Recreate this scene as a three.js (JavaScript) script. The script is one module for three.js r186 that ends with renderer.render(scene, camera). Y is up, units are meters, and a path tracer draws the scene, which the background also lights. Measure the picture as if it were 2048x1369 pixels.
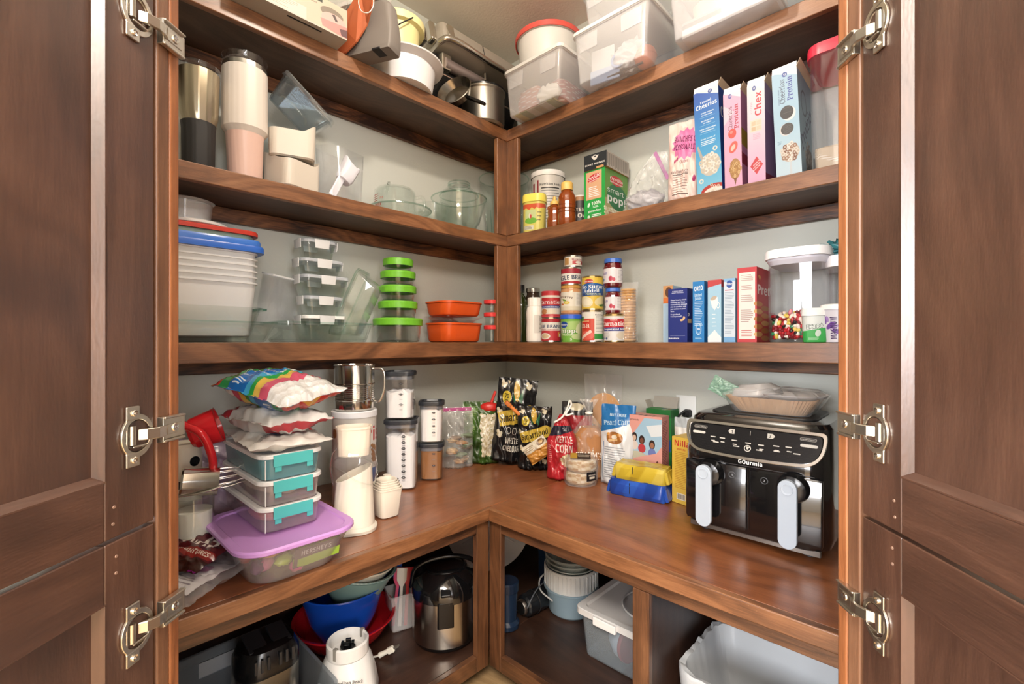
import * as THREE from 'three';
import { RoundedBoxGeometry } from 'three/addons/geometries/RoundedBoxGeometry.js';
import { RectAreaLightUniformsLib } from 'three/addons/lights/RectAreaLightUniformsLib.js';
import { mergeGeometries, toCreasedNormals } from 'three/addons/utils/BufferGeometryUtils.js';
import { createNoise2D, createNoise3D } from 'simplex-noise';

// ---------------------------------------------------------------- camera, light, exposure
const F = 931, CX = 1024, CY = 684.5;                       // focal length and centre in photo pixels (2048 x 1369)
const CAM = new THREE.Vector3(1.608, 1.05, 1.6445);         // room corner of the pantry is the origin, floor is y = 0
const FWD = new THREE.Vector2(-0.690, -0.7238), RGT = new THREE.Vector2(0.7238, -0.690);
const scene = new THREE.Scene();
const camera = new THREE.PerspectiveCamera(2 * Math.atan(CY / F) * 180 / Math.PI, 2048 / 1369, 0.05, 30);
camera.position.copy(CAM);
camera.lookAt(CAM.x + FWD.x, CAM.y, CAM.z + FWD.y);
const renderer = new THREE.WebGLRenderer({ antialias: true });
renderer.toneMapping = THREE.LinearToneMapping;
renderer.toneMappingExposure = 1.0;
renderer.shadowMap.enabled = true;
renderer.shadowMap.type = THREE.PCFSoftShadowMap;
scene.background = new THREE.Color(0.86, 0.93, 1.0);        // overcast daylight outside the kitchen window
scene.backgroundIntensity = 1.6;
RectAreaLightUniformsLib.init();
const CEIL = 2.41;
const LIGHTS = {
  pantry: { at: [0.98, 1.0], r: 0.12, power: 2.3, color: 0xfff1e0 },
  kitchen: [{ at: [2.35, 2.55], w: 0.9, power: 56, color: 0xfff4e6 }],
  window: { power: 40.0, color: 0xf3f3f6 },
};

// ---------------------------------------------------------------- helpers: seeded numbers, pixels to places
let seedState = 12345;
const rnd = () => { seedState = (seedState * 1664525 + 1013904223) >>> 0; return seedState / 4294967296; };
const reseed = (n) => { seedState = (n * 2654435761) >>> 0; };
const rr = (a, b) => a + (b - a) * rnd();
const mul = (s) => () => { s = (s * 1664525 + 1013904223) >>> 0; return s / 4294967296; };
const n2 = createNoise2D(mul(7)), n3 = createNoise3D(mul(11));
const dirOf = (px) => ({ x: FWD.x + (px - CX) / F * RGT.x, z: FWD.y + (px - CX) / F * RGT.y });
const cosOf = (px) => 1 / Math.hypot(1, (px - CX) / F);
const L = (px, off) => { const v = dirOf(px), d = (off - CAM.x) / v.x; return { x: off, z: CAM.z + d * v.z, d, c: cosOf(px) }; };   // column px meets the plane at distance off from the left wall
const R = (px, off) => { const v = dirOf(px), d = (off - CAM.z) / v.z; return { x: CAM.x + d * v.x, z: off, d, c: cosOf(px) }; };   // ... from the right wall
const D = (px, d) => { const v = dirOf(px); return { x: CAM.x + d * v.x, z: CAM.z + d * v.z, d, c: cosOf(px) }; };
const C = (px, py, y) => D(px, (CAM.y - y) * F / (py - CY));                          // a pixel on a level surface
const Y = (py, d) => CAM.y + (CY - py) * d / F;
const W = (a, b, d) => (b - a) * d / F;
const behind = (px, py, y, back) => D(px, C(px, py, y).d + back);                     // that pixel's column, a little further from the camera
const facing = (p) => Math.atan2(CAM.x - p.x, CAM.z - p.z);
const PI = Math.PI;

// ---------------------------------------------------------------- helpers: scene objects
const used = new Map();
const numbered = (name) => { const n = used.get(name) || 0; used.set(name, n + 1); return n ? `${name}_${String(n).padStart(3, '0')}` : name; };
const shade = (o) => { o.castShadow = o.receiveShadow = true; return o; };
function thing(name, label, category, [x, y, z] = [0, 0, 0], turn = 0, group) {
  const o = new THREE.Group(); o.name = numbered(name); scene.add(o);
  o.position.set(x, y, z); o.rotation.y = turn; o.userData = { label, category };
  if (group) o.userData.group = group;
  return o;
}
function part(name, geometry, material, parent, [x, y, z] = [0, 0, 0], rot) {
  const o = shade(new THREE.Mesh(geometry, material)); o.name = name; o.position.set(x, y, z);
  if (rot) o.rotation.set(...rot);
  parent.add(o); return o;
}
function solo(name, label, category, geometry, material, pos = [0, 0, 0], turn = 0, group) {   // a thing of a single mesh
  const o = part(numbered(name), geometry, material, scene, pos); o.rotation.y = turn;
  o.userData = { label, category }; if (group) o.userData.group = group;
  return o;
}
function struct(name, geometry, material, pos = [0, 0, 0], rot, label) {
  const o = part(name, geometry, material, scene, pos, rot); o.userData = { kind: 'structure' };
  if (label) { o.userData.label = label[0]; o.userData.category = label[1]; }
  return o;
}
function subgroup(name, parent, [x, y, z] = [0, 0, 0], rot) {
  const o = new THREE.Group(); o.name = name; o.position.set(x, y, z); if (rot) o.rotation.set(...rot); parent.add(o); return o;
}
function copyOf(root, name, pos, turn, label, group) {
  const r = root.clone(); r.name = numbered(name); scene.add(r); r.position.set(...pos); if (turn !== undefined) r.rotation.y = turn;
  r.userData = { ...root.userData }; if (label) r.userData.label = label; if (group) r.userData.group = group;
  return r;
}

// ---------------------------------------------------------------- helpers: geometry
const mg = (list) => mergeGeometries(list.map((g) => {
  const q = g.index ? g.toNonIndexed() : g;
  for (const k of Object.keys(q.attributes)) if (!['position', 'normal', 'uv'].includes(k)) q.deleteAttribute(k);
  return q;
}));
const mv = (g, x = 0, y = 0, z = 0) => g.translate(x, y, z);
const rot = (g, x = 0, y = 0, z = 0) => { if (x) g.rotateX(x); if (y) g.rotateY(y); if (z) g.rotateZ(z); return g; };
const crease = (g, a = 0.6) => toCreasedNormals(g, a);
const box = (w, h, d, r = 0.002) => r > 0 ? new RoundedBoxGeometry(w, h, d, 1, Math.min(r, w * 0.49, h * 0.49, d * 0.49)) : new THREE.BoxGeometry(w, h, d);
const boxAt = (x0, x1, y0, y1, z0, z1, r = 0.002) => mv(box(x1 - x0, y1 - y0, z1 - z0, r), (x0 + x1) / 2, (y0 + y1) / 2, (z0 + z1) / 2);
const cyl = (r0, r1, h, seg = 28, open = false) => new THREE.CylinderGeometry(r0, r1, h, seg, 1, open);   // r0 on top
const lathe = (pts, seg = 40, a = 0.5) => crease(new THREE.LatheGeometry(pts.map(([r, y]) => new THREE.Vector2(Math.max(r, 0.00001), y)), seg), a);
const tube = (pts, r, seg = 40, rad = 8, closed = false) => new THREE.TubeGeometry(new THREE.CatmullRomCurve3(pts.map((p) => new THREE.Vector3(...p)), closed), seg, r, rad, closed);
function gridUV(g, axis, s = 1, ou = 0, ov = 0) {       // box-project uv in metres; u runs along the given grain axis
  const q = g.index ? g.toNonIndexed() : g, p = q.attributes.position, n = q.attributes.normal, uv = new Float32Array(p.count * 2);
  for (let i = 0; i < p.count; i += 3) {
    let nx = 0, ny = 0, nz = 0;
    for (let k = 0; k < 3; k++) { nx += Math.abs(n.getX(i + k)); ny += Math.abs(n.getY(i + k)); nz += Math.abs(n.getZ(i + k)); }
    for (let k = 0; k < 3; k++) {
      const c = [p.getX(i + k), p.getY(i + k), p.getZ(i + k)], m = nx > ny && nx > nz ? 0 : ny > nz ? 1 : 2;
      const a = axis === m ? (axis + 1) % 3 : axis, b = 3 - m - a;
      uv[2 * (i + k)] = c[a] * s + ou; uv[2 * (i + k) + 1] = c[b] * s + ov + m * 0.37;
    }
  }
  q.setAttribute('uv', new THREE.BufferAttribute(uv, 2)); return q;
}
// rounded-rectangle rings joined from section to section; sections are {y, w, d, r, x, z}
function loft(secs, { k = 5, e = 1, bottom = true, top = true, a = 0.5, wob } = {}) {
  const pos = [], uv = [], idx = [], N = 4 * (k + e);
  let len = 0; const vs = secs.map((s, i) => (i ? len += Math.hypot(s.y - secs[i - 1].y, (s.w - secs[i - 1].w) / 2) : 0));
  secs.forEach((s, j) => {
    const r = Math.min(s.r ?? 0.01, s.w / 2, s.d / 2), hw = s.w / 2 - r, hd = s.d / 2 - r;
    const ring = [];
    for (let q = 0; q < 4; q++) for (let i = 0; i <= k; i++) {
      const ang = q * PI / 2 + i / k * PI / 2;          // 0 at +x towards +z
      ring.push([(q === 0 || q === 3 ? hw : -hw) + Math.cos(ang) * r, (q === 0 || q === 1 ? hd : -hd) + Math.sin(ang) * r]);
      if (i === k) for (let m = 1; m < e; m++) { const l = ring[ring.length - 1]; ring.push(q === 0 ? [l[0] + (-2 * hw) / e, l[1]] : q === 2 ? [l[0] + 2 * hw / e, l[1]] : q === 1 ? [l[0], l[1] - 2 * hd / e] : [l[0], l[1] + 2 * hd / e]); }
    }
    let per = 0; const ls = ring.map((p, i) => (i ? per += Math.hypot(p[0] - ring[i - 1][0], p[1] - ring[i - 1][1]) : 0));
    per += Math.hypot(ring[0][0] - ring[N - 1][0], ring[0][1] - ring[N - 1][1]);
    for (let i = 0; i <= N; i++) {
      const p = ring[i % N]; let x = p[0] + (s.x || 0), y = s.y, z = p[1] + (s.z || 0);
      if (wob) [x, y, z] = wob(x, y, z, j, i % N);
      pos.push(x, y, z); uv.push(1 - (i === N ? 1 : ls[i] / per), vs[j] / (len || 1));
    }
  });
  const M = N + 1;
  for (let j = 0; j + 1 < secs.length; j++) for (let i = 0; i < N; i++) { const a0 = j * M + i, b0 = a0 + M; idx.push(a0, b0, a0 + 1, a0 + 1, b0, b0 + 1); }
  const cap = (j, up) => {
    const s = secs[j], c = pos.length / 3; let y = 0; for (let i = 0; i < N; i++) y += pos[(j * M + i) * 3 + 1] / N;
    pos.push(s.x || 0, y, s.z || 0); uv.push(0.5, vs[j] / (len || 1));
    for (let i = 0; i < N; i++) { const a0 = j * M + i; up ? idx.push(c, a0 + 1, a0) : idx.push(c, a0, a0 + 1); }
  };
  if (bottom) cap(0, false); if (top) cap(secs.length - 1, true);
  const g = new THREE.BufferGeometry();
  g.setAttribute('position', new THREE.Float32BufferAttribute(pos, 3)); g.setAttribute('uv', new THREE.Float32BufferAttribute(uv, 2)); g.setIndex(idx);
  g.computeVertexNormals(); return crease(g, a);
}
// open container with walls of thickness t; widths at foot (w0, d0) and rim (w1, d1)
function tub(w0, d0, w1, d1, h, r, { t = 0.0015, lip = 0, lipH = 0.004, foot = 0.006, k = 5, r1 } = {}) {
  const rt = r1 ?? r * 1.1, s = [
    { y: 0, w: w0 - foot * 2, d: d0 - foot * 2, r: Math.max(r - foot, 0.002) }, { y: foot * 0.3, w: w0 - foot * 0.6, d: d0 - foot * 0.6, r }, { y: foot, w: w0, d: d0, r },
    { y: h - lipH, w: w1, d: d1, r: rt }];
  if (lip) s.push({ y: h - lipH, w: w1 + 2 * lip, d: d1 + 2 * lip, r: rt + lip }, { y: h, w: w1 + 2 * lip, d: d1 + 2 * lip, r: rt + lip });
  else s.push({ y: h, w: w1, d: d1, r: rt });
  s.push({ y: h, w: w1 - 2 * t, d: d1 - 2 * t, r: Math.max(rt - t, 0.001) }, { y: foot, w: w0 - 2 * t, d: d0 - 2 * t, r: Math.max(r - t, 0.001) }, { y: t, w: w0 - foot * 2, d: d0 - foot * 2, r: Math.max(r - foot, 0.002) });
  return loft(s, { k });
}
// box with six faces laid out in an atlas: regions {front, back, left, right, top, bottom} = [u0, v0, u1, v1] in 0..1, v up
function carton(w, h, d, reg = {}, r = 0) {
  const g = new THREE.BoxGeometry(w, h, d).translate(0, h / 2, 0), uv = g.attributes.uv;
  ['right', 'left', 'top', 'bottom', 'front', 'back'].forEach((f, i) => {
    const q = reg[f] || reg.all || [0, 0, 1, 1];
    for (let k = 0; k < 4; k++) { const j = i * 4 + k; uv.setXY(j, q[0] + (q[2] - q[0]) * uv.getX(j), q[1] + (q[3] - q[1]) * uv.getY(j)); }
  });
  return g;
}
// pillow pouch standing on its lower seal, front towards +z; uv covers the front face (and mirrored the back)
function pouch(w, h, t, { seed = 1, nx = 22, ny = 26, crinkle = 0.12, seal = 0.05, low = 0.5, belly = 0.42, flat = 0.55, lean = 0, tight = 0.06, gusset = 0 } = {}) {
  const pos = [], uv = [], idx = [];
  for (const side of [1, -1]) {
    const b0 = pos.length / 3;
    for (let j = 0; j <= ny; j++) for (let i = 0; i <= nx; i++) {
      const u = i / nx, v = j / ny, sv = Math.min(1, Math.max(0, (v - seal * (gusset ? 0 : 1)) / (1 - seal * 2)));
      const fu = Math.pow(Math.sin(PI * u), flat), vv = Math.pow(sv, low < 0.5 ? 0.7 : 1);
      let fv = gusset && v < 0.5 ? 1 : Math.pow(Math.sin(PI * Math.pow(sv, Math.log(0.5) / Math.log(belly))), flat);
      let f = fu * fv;
      const amp = crinkle * t * (0.25 + 0.75 * f);
      const nz = n3(u * 3.1 + seed * 9.7, v * 4.2, side * 3.3) * 0.6 + n3(u * 8 + seed * 3.1, v * 9, side * 5) * 0.4 - Math.abs(n3(u * 5 + seed, v * 6.5, side + 4)) * 0.5;
      const edge = n2(v * 9 + seed * 5, i === 0 ? 2 : i === nx ? 9 : 5) * 0.012 * w;
      const pinch = 1 - tight * fv;
      pos.push((u - 0.5) * w * pinch + edge * (Math.abs(u - 0.5) * 2), v * h + (v > 0.98 || v < 0.02 ? n2(u * 5 + seed, 3 + v) * 0.01 * h : 0) * (v < 0.02 ? 0.0 : 1), side * (t / 2 * f + 0.0006) + amp * nz * (fu > 0 ? 1 : 0) + (1 - f) * n2(u * 4 + seed, v * 3) * 0.02 * w + lean * v * v * h);
      uv.push(side > 0 ? u : 1 - u, v);
    }
    for (let j = 0; j < ny; j++) for (let i = 0; i < nx; i++) { const a = b0 + j * (nx + 1) + i, b = a + nx + 1; side > 0 ? idx.push(a, a + 1, b, a + 1, b + 1, b) : idx.push(a, b, a + 1, a + 1, b, b + 1); }
  }
  const n1 = (nx + 1) * (ny + 1);                                   // close the rim
  const rim = [];
  for (let i = 0; i < nx; i++) rim.push(i); for (let j = 0; j < ny; j++) rim.push(j * (nx + 1) + nx);
  for (let i = nx; i > 0; i--) rim.push(ny * (nx + 1) + i); for (let j = ny; j > 0; j--) rim.push(j * (nx + 1));
  rim.forEach((a, i) => { const b = rim[(i + 1) % rim.length]; idx.push(a, a + n1, b, b, a + n1, b + n1); });
  const g = new THREE.BufferGeometry();
  g.setAttribute('position', new THREE.Float32BufferAttribute(pos, 3)); g.setAttribute('uv', new THREE.Float32BufferAttribute(uv, 2)); g.setIndex(idx);
  g.computeVertexNormals(); return g;
}
// lumpy closed blob from a sphere
function blob(rx, ry, rz, { seed = 1, amp = 0.15, freq = 2, seg = 20, flatten = 0, pow = 1 } = {}) {
  const g = new THREE.SphereGeometry(1, seg, Math.round(seg * 0.7)), p = g.attributes.position;
  for (let i = 0; i < p.count; i++) {
    let x = p.getX(i), y = p.getY(i), z = p.getZ(i);
    const k = 1 + amp * n3(x * freq + seed * 7.3, y * freq, z * freq + seed);
    const sg = (v) => Math.sign(v) * Math.pow(Math.abs(v), pow);
    y = sg(y) * k; if (flatten && y < 0) y = Math.max(y, -flatten);
    p.setXYZ(i, sg(x) * k * rx, y * ry, sg(z) * k * rz);
  }
  g.computeVertexNormals(); return g;
}

// ---------------------------------------------------------------- helpers: materials and printed textures
const std = (color, roughness = 0.5, o = {}) => new THREE.MeshStandardMaterial({ color, roughness, side: THREE.DoubleSide, ...o });
const phys = (o) => new THREE.MeshPhysicalMaterial({ side: THREE.DoubleSide, ...o });
function tex(w, h, paint) {
  const c = document.createElement('canvas'); c.width = w; c.height = h;
  const x = c.getContext('2d'); paint(x, w, h);
  const t = new THREE.CanvasTexture(c); t.colorSpace = THREE.SRGBColorSpace; t.magFilter = THREE.LinearFilter; return t;
}
const print = (w, h, paint, roughness = 0.45, o = {}) => std(0xdcdcdc, roughness, { map: tex(w, h, paint), ...o });
const fillR = (x, c, a, b, w, h) => { x.fillStyle = c; x.fillRect(a, b, w, h); };
function txt(x, s, px, py, size, color, { font = 'sans-serif', weight = 'bold', align = 'center', turn = 0, sx = 1, stroke } = {}) {
  x.save(); x.translate(px, py); x.rotate(turn); x.scale(sx, 1); x.font = `${weight} ${size}px ${font}`; x.textAlign = align; x.textBaseline = 'middle';
  if (stroke) { x.strokeStyle = stroke[0]; x.lineWidth = stroke[1]; x.strokeText(s, 0, 0); }
  x.fillStyle = color; x.fillText(s, 0, 0); x.restore();
}
const ell = (x, c, px, py, a, b, t = 0) => { x.fillStyle = c; x.beginPath(); x.ellipse(px, py, a, b, t, 0, 2 * PI); x.fill(); };
const poly = (x, c, pts) => { x.fillStyle = c; x.beginPath(); pts.forEach((p, i) => i ? x.lineTo(p[0], p[1]) : x.moveTo(p[0], p[1])); x.closePath(); x.fill(); };
function lines(x, c, a, b, w, n, step, th = 2) { x.fillStyle = c; for (let i = 0; i < n; i++) x.fillRect(a, b + i * step, w * (0.62 + 0.38 * Math.abs(Math.sin(i * 2.7 + a))), th); }   // small print too fine to read
const ring = (x, c, px, py, r, lw) => { x.strokeStyle = c; x.lineWidth = lw; x.beginPath(); x.ellipse(px, py, r, r, 0, 0, 2 * PI); x.stroke(); };
function cereal(x, px, py, r, n, cols) { for (let i = 0; i < n; i++) { const a = i * 2.4, q = r * Math.sqrt(i / n); ring(x, cols[i % cols.length], px + Math.cos(a) * q, py + Math.sin(a) * q, r * 0.17, r * 0.12); } }

function dataTex(w, h, fn, srgb) {
  const a = new Uint8Array(w * h * 4);
  for (let j = 0; j < h; j++) for (let i = 0; i < w; i++) { const c = fn(i / w, j / h), k = (j * w + i) * 4; a[k] = c[0]; a[k + 1] = c[1]; a[k + 2] = c[2]; a[k + 3] = 255; }
  const t = new THREE.DataTexture(a, w, h); t.wrapS = t.wrapT = THREE.MirroredRepeatWrapping; t.magFilter = THREE.LinearFilter; t.minFilter = THREE.LinearMipmapLinearFilter;
  if (srgb) t.colorSpace = THREE.SRGBColorSpace; t.needsUpdate = true; return t;
}
const mixc = (a, b, t) => a.map((v, i) => v + (b[i] - v) * t);
function woodTex(dark, mid, light, contrast, seed, specks = 0) {
  return dataTex(1024, 512, (u, v) => {               // one repeat = 1.2 m along the grain, 0.6 m across
    const wv = v * 0.6, wu = u * 1.2, warp = n2(wu * 2.2 + seed, wv * 5) * 0.03 + n2(wu * 0.9, wv * 2 + seed) * 0.05;
    const bands = n2(seed + wu * 1.1, (wv + warp) * 24) * 0.5 + n2(seed * 2 + wu * 2.5, (wv + warp) * 70) * 0.3;
    const pores = n2(seed + wu * 26, wv * 420) * 0.22 + n2(wu * 9 + seed, wv * 190) * 0.25;
    const blotch = n2(wu * 5 + seed, wv * 7) * 0.45 + n2(wu * 14, wv * 18 + seed) * 0.2;
    const t = 0.5 + contrast * (bands * 0.55 + pores * 0.55 + blotch * 0.5);
    const c = t < 0.5 ? mixc(dark, mid, Math.max(0, t * 2)) : mixc(mid, light, Math.min(1, t * 2 - 1));
    if (specks) { const s = n2(u * 410 + seed, v * 205) * 0.6 + n2(u * 190, v * 95 + seed) * 0.4; if (s > 0.74) return mixc(c, [196, 160, 128], specks * Math.min(1, (s - 0.74) * 9)); if (s < -0.8) return mixc(c, dark, 0.6); }   // dust, crumbs and small dents
    return c;
  }, true);
}
const grainBump = dataTex(512, 512, (u, v) => { const g = 128 + 70 * (n2(u * 22, v * 260) * 0.6 + n2(u * 60, v * 500) * 0.4); return [g, g, g]; });
const WOOD = {};
function wood(dark, mid, light, roughness, contrast, seed, coat = 0.3, specks = 0) {
  const map = woodTex(dark, mid, light, contrast, seed, specks); map.repeat.set(1 / 1.2, 1 / 0.6);
  const b = grainBump.clone(); b.repeat.set(2.2, 2.2); b.needsUpdate = true;
  return phys({ map, roughness, bumpMap: b, bumpScale: 0.0003, clearcoat: coat, clearcoatRoughness: 0.28 });
}
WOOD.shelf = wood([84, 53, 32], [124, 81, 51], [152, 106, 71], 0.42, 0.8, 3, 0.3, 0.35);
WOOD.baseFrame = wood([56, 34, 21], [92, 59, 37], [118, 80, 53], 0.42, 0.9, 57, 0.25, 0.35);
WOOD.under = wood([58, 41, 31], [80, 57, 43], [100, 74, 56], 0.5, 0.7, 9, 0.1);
WOOD.cleat = wood([44, 24, 14], [96, 58, 34], [132, 86, 52], 0.5, 1.5, 15, 0.1);
WOOD.counter = wood([96, 53, 29], [132, 78, 46], [156, 98, 61], 0.32, 0.7, 21, 0.5, 0.55);
WOOD.door = wood([54, 36, 28], [74, 50, 39], [94, 66, 52], 0.36, 0.7, 27, 0.5);
WOOD.stile = wood([84, 56, 40], [110, 76, 54], [130, 94, 70], 0.45, 0.7, 45, 0.2);
WOOD.frame = wood([106, 62, 34], [142, 88, 52], [164, 108, 68], 0.45, 0.8, 33, 0.2);
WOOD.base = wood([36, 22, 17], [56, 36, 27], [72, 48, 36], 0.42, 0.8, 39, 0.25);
const plank = (x0, x1, y0, y1, z0, z1, axis, r = 0.0025) => gridUV(boxAt(x0, x1, y0, y1, z0, z1, r), axis, 1, rr(0, 3), rr(0, 3));

const wallBump = dataTex(512, 512, (u, v) => { const g = 128 + 60 * n2(u * 40, v * 40) + 40 * n2(u * 90, v * 90); return [g, g, g]; });
const paint = (color, rough = 0.75) => { const b = wallBump.clone(); b.repeat.set(1.6, 1.6); b.needsUpdate = true; return std(color, rough, { bumpMap: b, bumpScale: 0.0005 }); };
const M = {
  wall: paint(0xc3c5bd), ceiling: paint(0xe4ddd2, 0.9), kitchenWall: paint(0xf0ede6), floor: null,
  chrome: std(0xd8d4cc, 0.22, { metalness: 1 }), nickel: std(0xcfc9bd, 0.3, { metalness: 1 }), steel: std(0xc9c6c0, 0.28, { metalness: 1 }), darkMetal: std(0x55524e, 0.35, { metalness: 1 }),
  black: std(0x0c0c0e, 0.25), blackMatte: std(0x17171a, 0.6), white: std(0xf1f0ec, 0.35), whiteMatte: std(0xeeede9, 0.7), cream: std(0xeadfca, 0.35),
  glass: phys({ color: 0xfafcfb, transmission: 1, thickness: 0, roughness: 0.02, ior: 1.5, specularIntensity: 1 }),
  glassTeal: phys({ color: 0xeaf4f0, transmission: 1, thickness: 0, roughness: 0.02, ior: 1.52 }),
  clear: phys({ color: 0xfdfdfe, transmission: 1, thickness: 0, roughness: 0.06, ior: 1.46 }),
  film: phys({ color: 0xffffff, transmission: 0.88, thickness: 0, roughness: 0.14, ior: 1.5 }),
  frost: phys({ color: 0xeef1f2, transmission: 0.62, thickness: 0, roughness: 0.35, ior: 1.45 }),
  frostLid: phys({ color: 0xf3f4f4, transmission: 0.3, thickness: 0, roughness: 0.4 }),
  lidGrey: phys({ color: 0xe3e8ee, transmission: 0.5, thickness: 0, roughness: 0.35 }),
};

// ================================================================ THE SETTING
const S1 = 1.946, S2 = 1.498, S3 = 1.049, SB = 0.11, CT = 0.55;             // tops of the shelves, the base shelf and the counter
const SD = 0.236, CL = 0.60, CR = 0.6875, LEN = 1.95, ROOM = 5;
{ // floor, ceiling and walls of the pantry and of the kitchen it opens to
  const fm = wood([150, 120, 84], [178, 147, 107], [196, 166, 126], 0.5, 0.7, 51, 0.1);
  struct('floor', gridUV(boxAt(-0.1, ROOM + 0.1, -0.1, 0, -0.1, ROOM + 0.1, 0), 0), fm);
  struct('ceiling', gridUV(boxAt(-0.1, ROOM + 0.1, CEIL, CEIL + 0.1, -0.1, ROOM + 0.1, 0), 0), M.ceiling);
  struct('wall_left', gridUV(boxAt(-0.1, 0, 0, CEIL, -0.1, ROOM + 0.1, 0), 2), M.wall);
  struct('wall_right', gridUV(boxAt(0, ROOM + 0.1, 0, CEIL, -0.1, 0, 0), 0), M.wall);
  const wx0 = 0.6, wx1 = 2.6, wy0 = 0.95, wy1 = 2.1;                       // window opening in the kitchen wall behind the camera
  struct('wall_back', mg([boxAt(0, wx0, 0, CEIL, ROOM, ROOM + 0.1, 0), boxAt(wx1, ROOM, 0, CEIL, ROOM, ROOM + 0.1, 0), boxAt(wx0, wx1, 0, wy0, ROOM, ROOM + 0.1, 0), boxAt(wx0, wx1, wy1, CEIL, ROOM, ROOM + 0.1, 0)].map((g) => gridUV(g, 0))), M.kitchenWall);
  const win = struct('window_1', mg([boxAt(wx0, wx1, wy0, wy0 + 0.04, ROOM + 0.02, ROOM + 0.06), boxAt(wx0, wx1, wy1 - 0.04, wy1, ROOM + 0.02, ROOM + 0.06), boxAt(wx0, wx0 + 0.04, wy0, wy1, ROOM + 0.02, ROOM + 0.06), boxAt(wx1 - 0.04, wx1, wy0, wy1, ROOM + 0.02, ROOM + 0.06), boxAt((wx0 + wx1) / 2 - 0.02, (wx0 + wx1) / 2 + 0.02, wy0, wy1, ROOM + 0.02, ROOM + 0.06)]), M.white);
  for (const k of [0, 1]) part('pane', mv(new THREE.PlaneGeometry((wx1 - wx0) / 2 - 0.06, wy1 - wy0 - 0.08), wx0 + (wx1 - wx0) * (0.25 + 0.5 * k), (wy0 + wy1) / 2, ROOM + 0.04), M.glass, win);
  const day = new THREE.RectAreaLight(LIGHTS.window.color, LIGHTS.window.power, wx1 - wx0, wy1 - wy0);
  day.position.set((wx0 + wx1) / 2, (wy0 + wy1) / 2, ROOM - 0.01); day.lookAt((wx0 + wx1) / 2, (wy0 + wy1) / 2, 0); scene.add(day);
  const sz0 = 2.1, sz1 = 2.9;                                                // second kitchen window in the side wall
  struct('wall_side', mg([boxAt(ROOM, ROOM + 0.1, 0, CEIL, 0, sz0, 0), boxAt(ROOM, ROOM + 0.1, 0, CEIL, sz1, ROOM + 0.1, 0), boxAt(ROOM, ROOM + 0.1, 0, wy0, sz0, sz1, 0), boxAt(ROOM, ROOM + 0.1, wy1, CEIL, sz0, sz1, 0)].map((g) => gridUV(g, 2))), M.kitchenWall);
  const win2 = struct('window_2', mg([boxAt(ROOM + 0.02, ROOM + 0.06, wy0, wy0 + 0.04, sz0, sz1), boxAt(ROOM + 0.02, ROOM + 0.06, wy1 - 0.04, wy1, sz0, sz1), boxAt(ROOM + 0.02, ROOM + 0.06, wy0, wy1, sz0, sz0 + 0.04), boxAt(ROOM + 0.02, ROOM + 0.06, wy0, wy1, sz1 - 0.04, sz1), boxAt(ROOM + 0.02, ROOM + 0.06, wy0, wy1, (sz0 + sz1) / 2 - 0.02, (sz0 + sz1) / 2 + 0.02)]), M.white);
  for (const k of [0, 1]) part('pane', new THREE.PlaneGeometry((sz1 - sz0) / 2 - 0.06, wy1 - wy0 - 0.08).rotateY(PI / 2).translate(ROOM + 0.04, (wy0 + wy1) / 2, sz0 + (sz1 - sz0) * (0.25 + 0.5 * k)), M.glass, win2);
  const day2 = new THREE.RectAreaLight(LIGHTS.window.color, LIGHTS.window.power * 0.6, sz1 - sz0, wy1 - wy0);
  day2.position.set(ROOM - 0.01, (wy0 + wy1) / 2, (sz0 + sz1) / 2); day2.lookAt(0, (wy0 + wy1) / 2, (sz0 + sz1) / 2); scene.add(day2);
  // returns of the pantry walls
  struct('wall_return_left', gridUV(boxAt(0, 0.583, 0, CEIL, LEN, LEN + 0.06, 0), 0), M.wall);
  struct('wall_return_right', gridUV(boxAt(LEN, LEN + 0.06, 0, CEIL, 0, 0.583, 0), 2), M.wall);
}
function ceilingLight(name, label, [x, z], w, power, color, round) {
  const t = thing(name, label, 'light', [x, CEIL, z]);
  const glow = std(0xffffff, 0.6, { emissive: color, emissiveIntensity: 2.2 });
  if (round) { part('trim_ring', lathe([[w, -0.001], [w + 0.016, -0.001], [w + 0.014, -0.009], [w, -0.006]], 40), M.white, t); part('diffuser', mv(cyl(w, w, 0.004, 40), 0, -0.004, 0), glow, t); }
  else { part('frame', mg([boxAt(-w / 2 - 0.02, w / 2 + 0.02, -0.03, 0, -w / 2 - 0.02, -w / 2), boxAt(-w / 2 - 0.02, w / 2 + 0.02, -0.03, 0, w / 2, w / 2 + 0.02), boxAt(-w / 2 - 0.02, -w / 2, -0.03, 0, -w / 2, w / 2), boxAt(w / 2, w / 2 + 0.02, -0.03, 0, -w / 2, w / 2)]), M.white, t); part('diffuser', boxAt(-w / 2, w / 2, -0.025, -0.004, -w / 2, w / 2, 0), glow, t); }
  const s = round ? w * 1.77 : w, l = new THREE.RectAreaLight(color, power, s, s);
  l.position.set(x, CEIL - 0.032, z); l.lookAt(x, 0, z); scene.add(l);
  return t;
}
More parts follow.
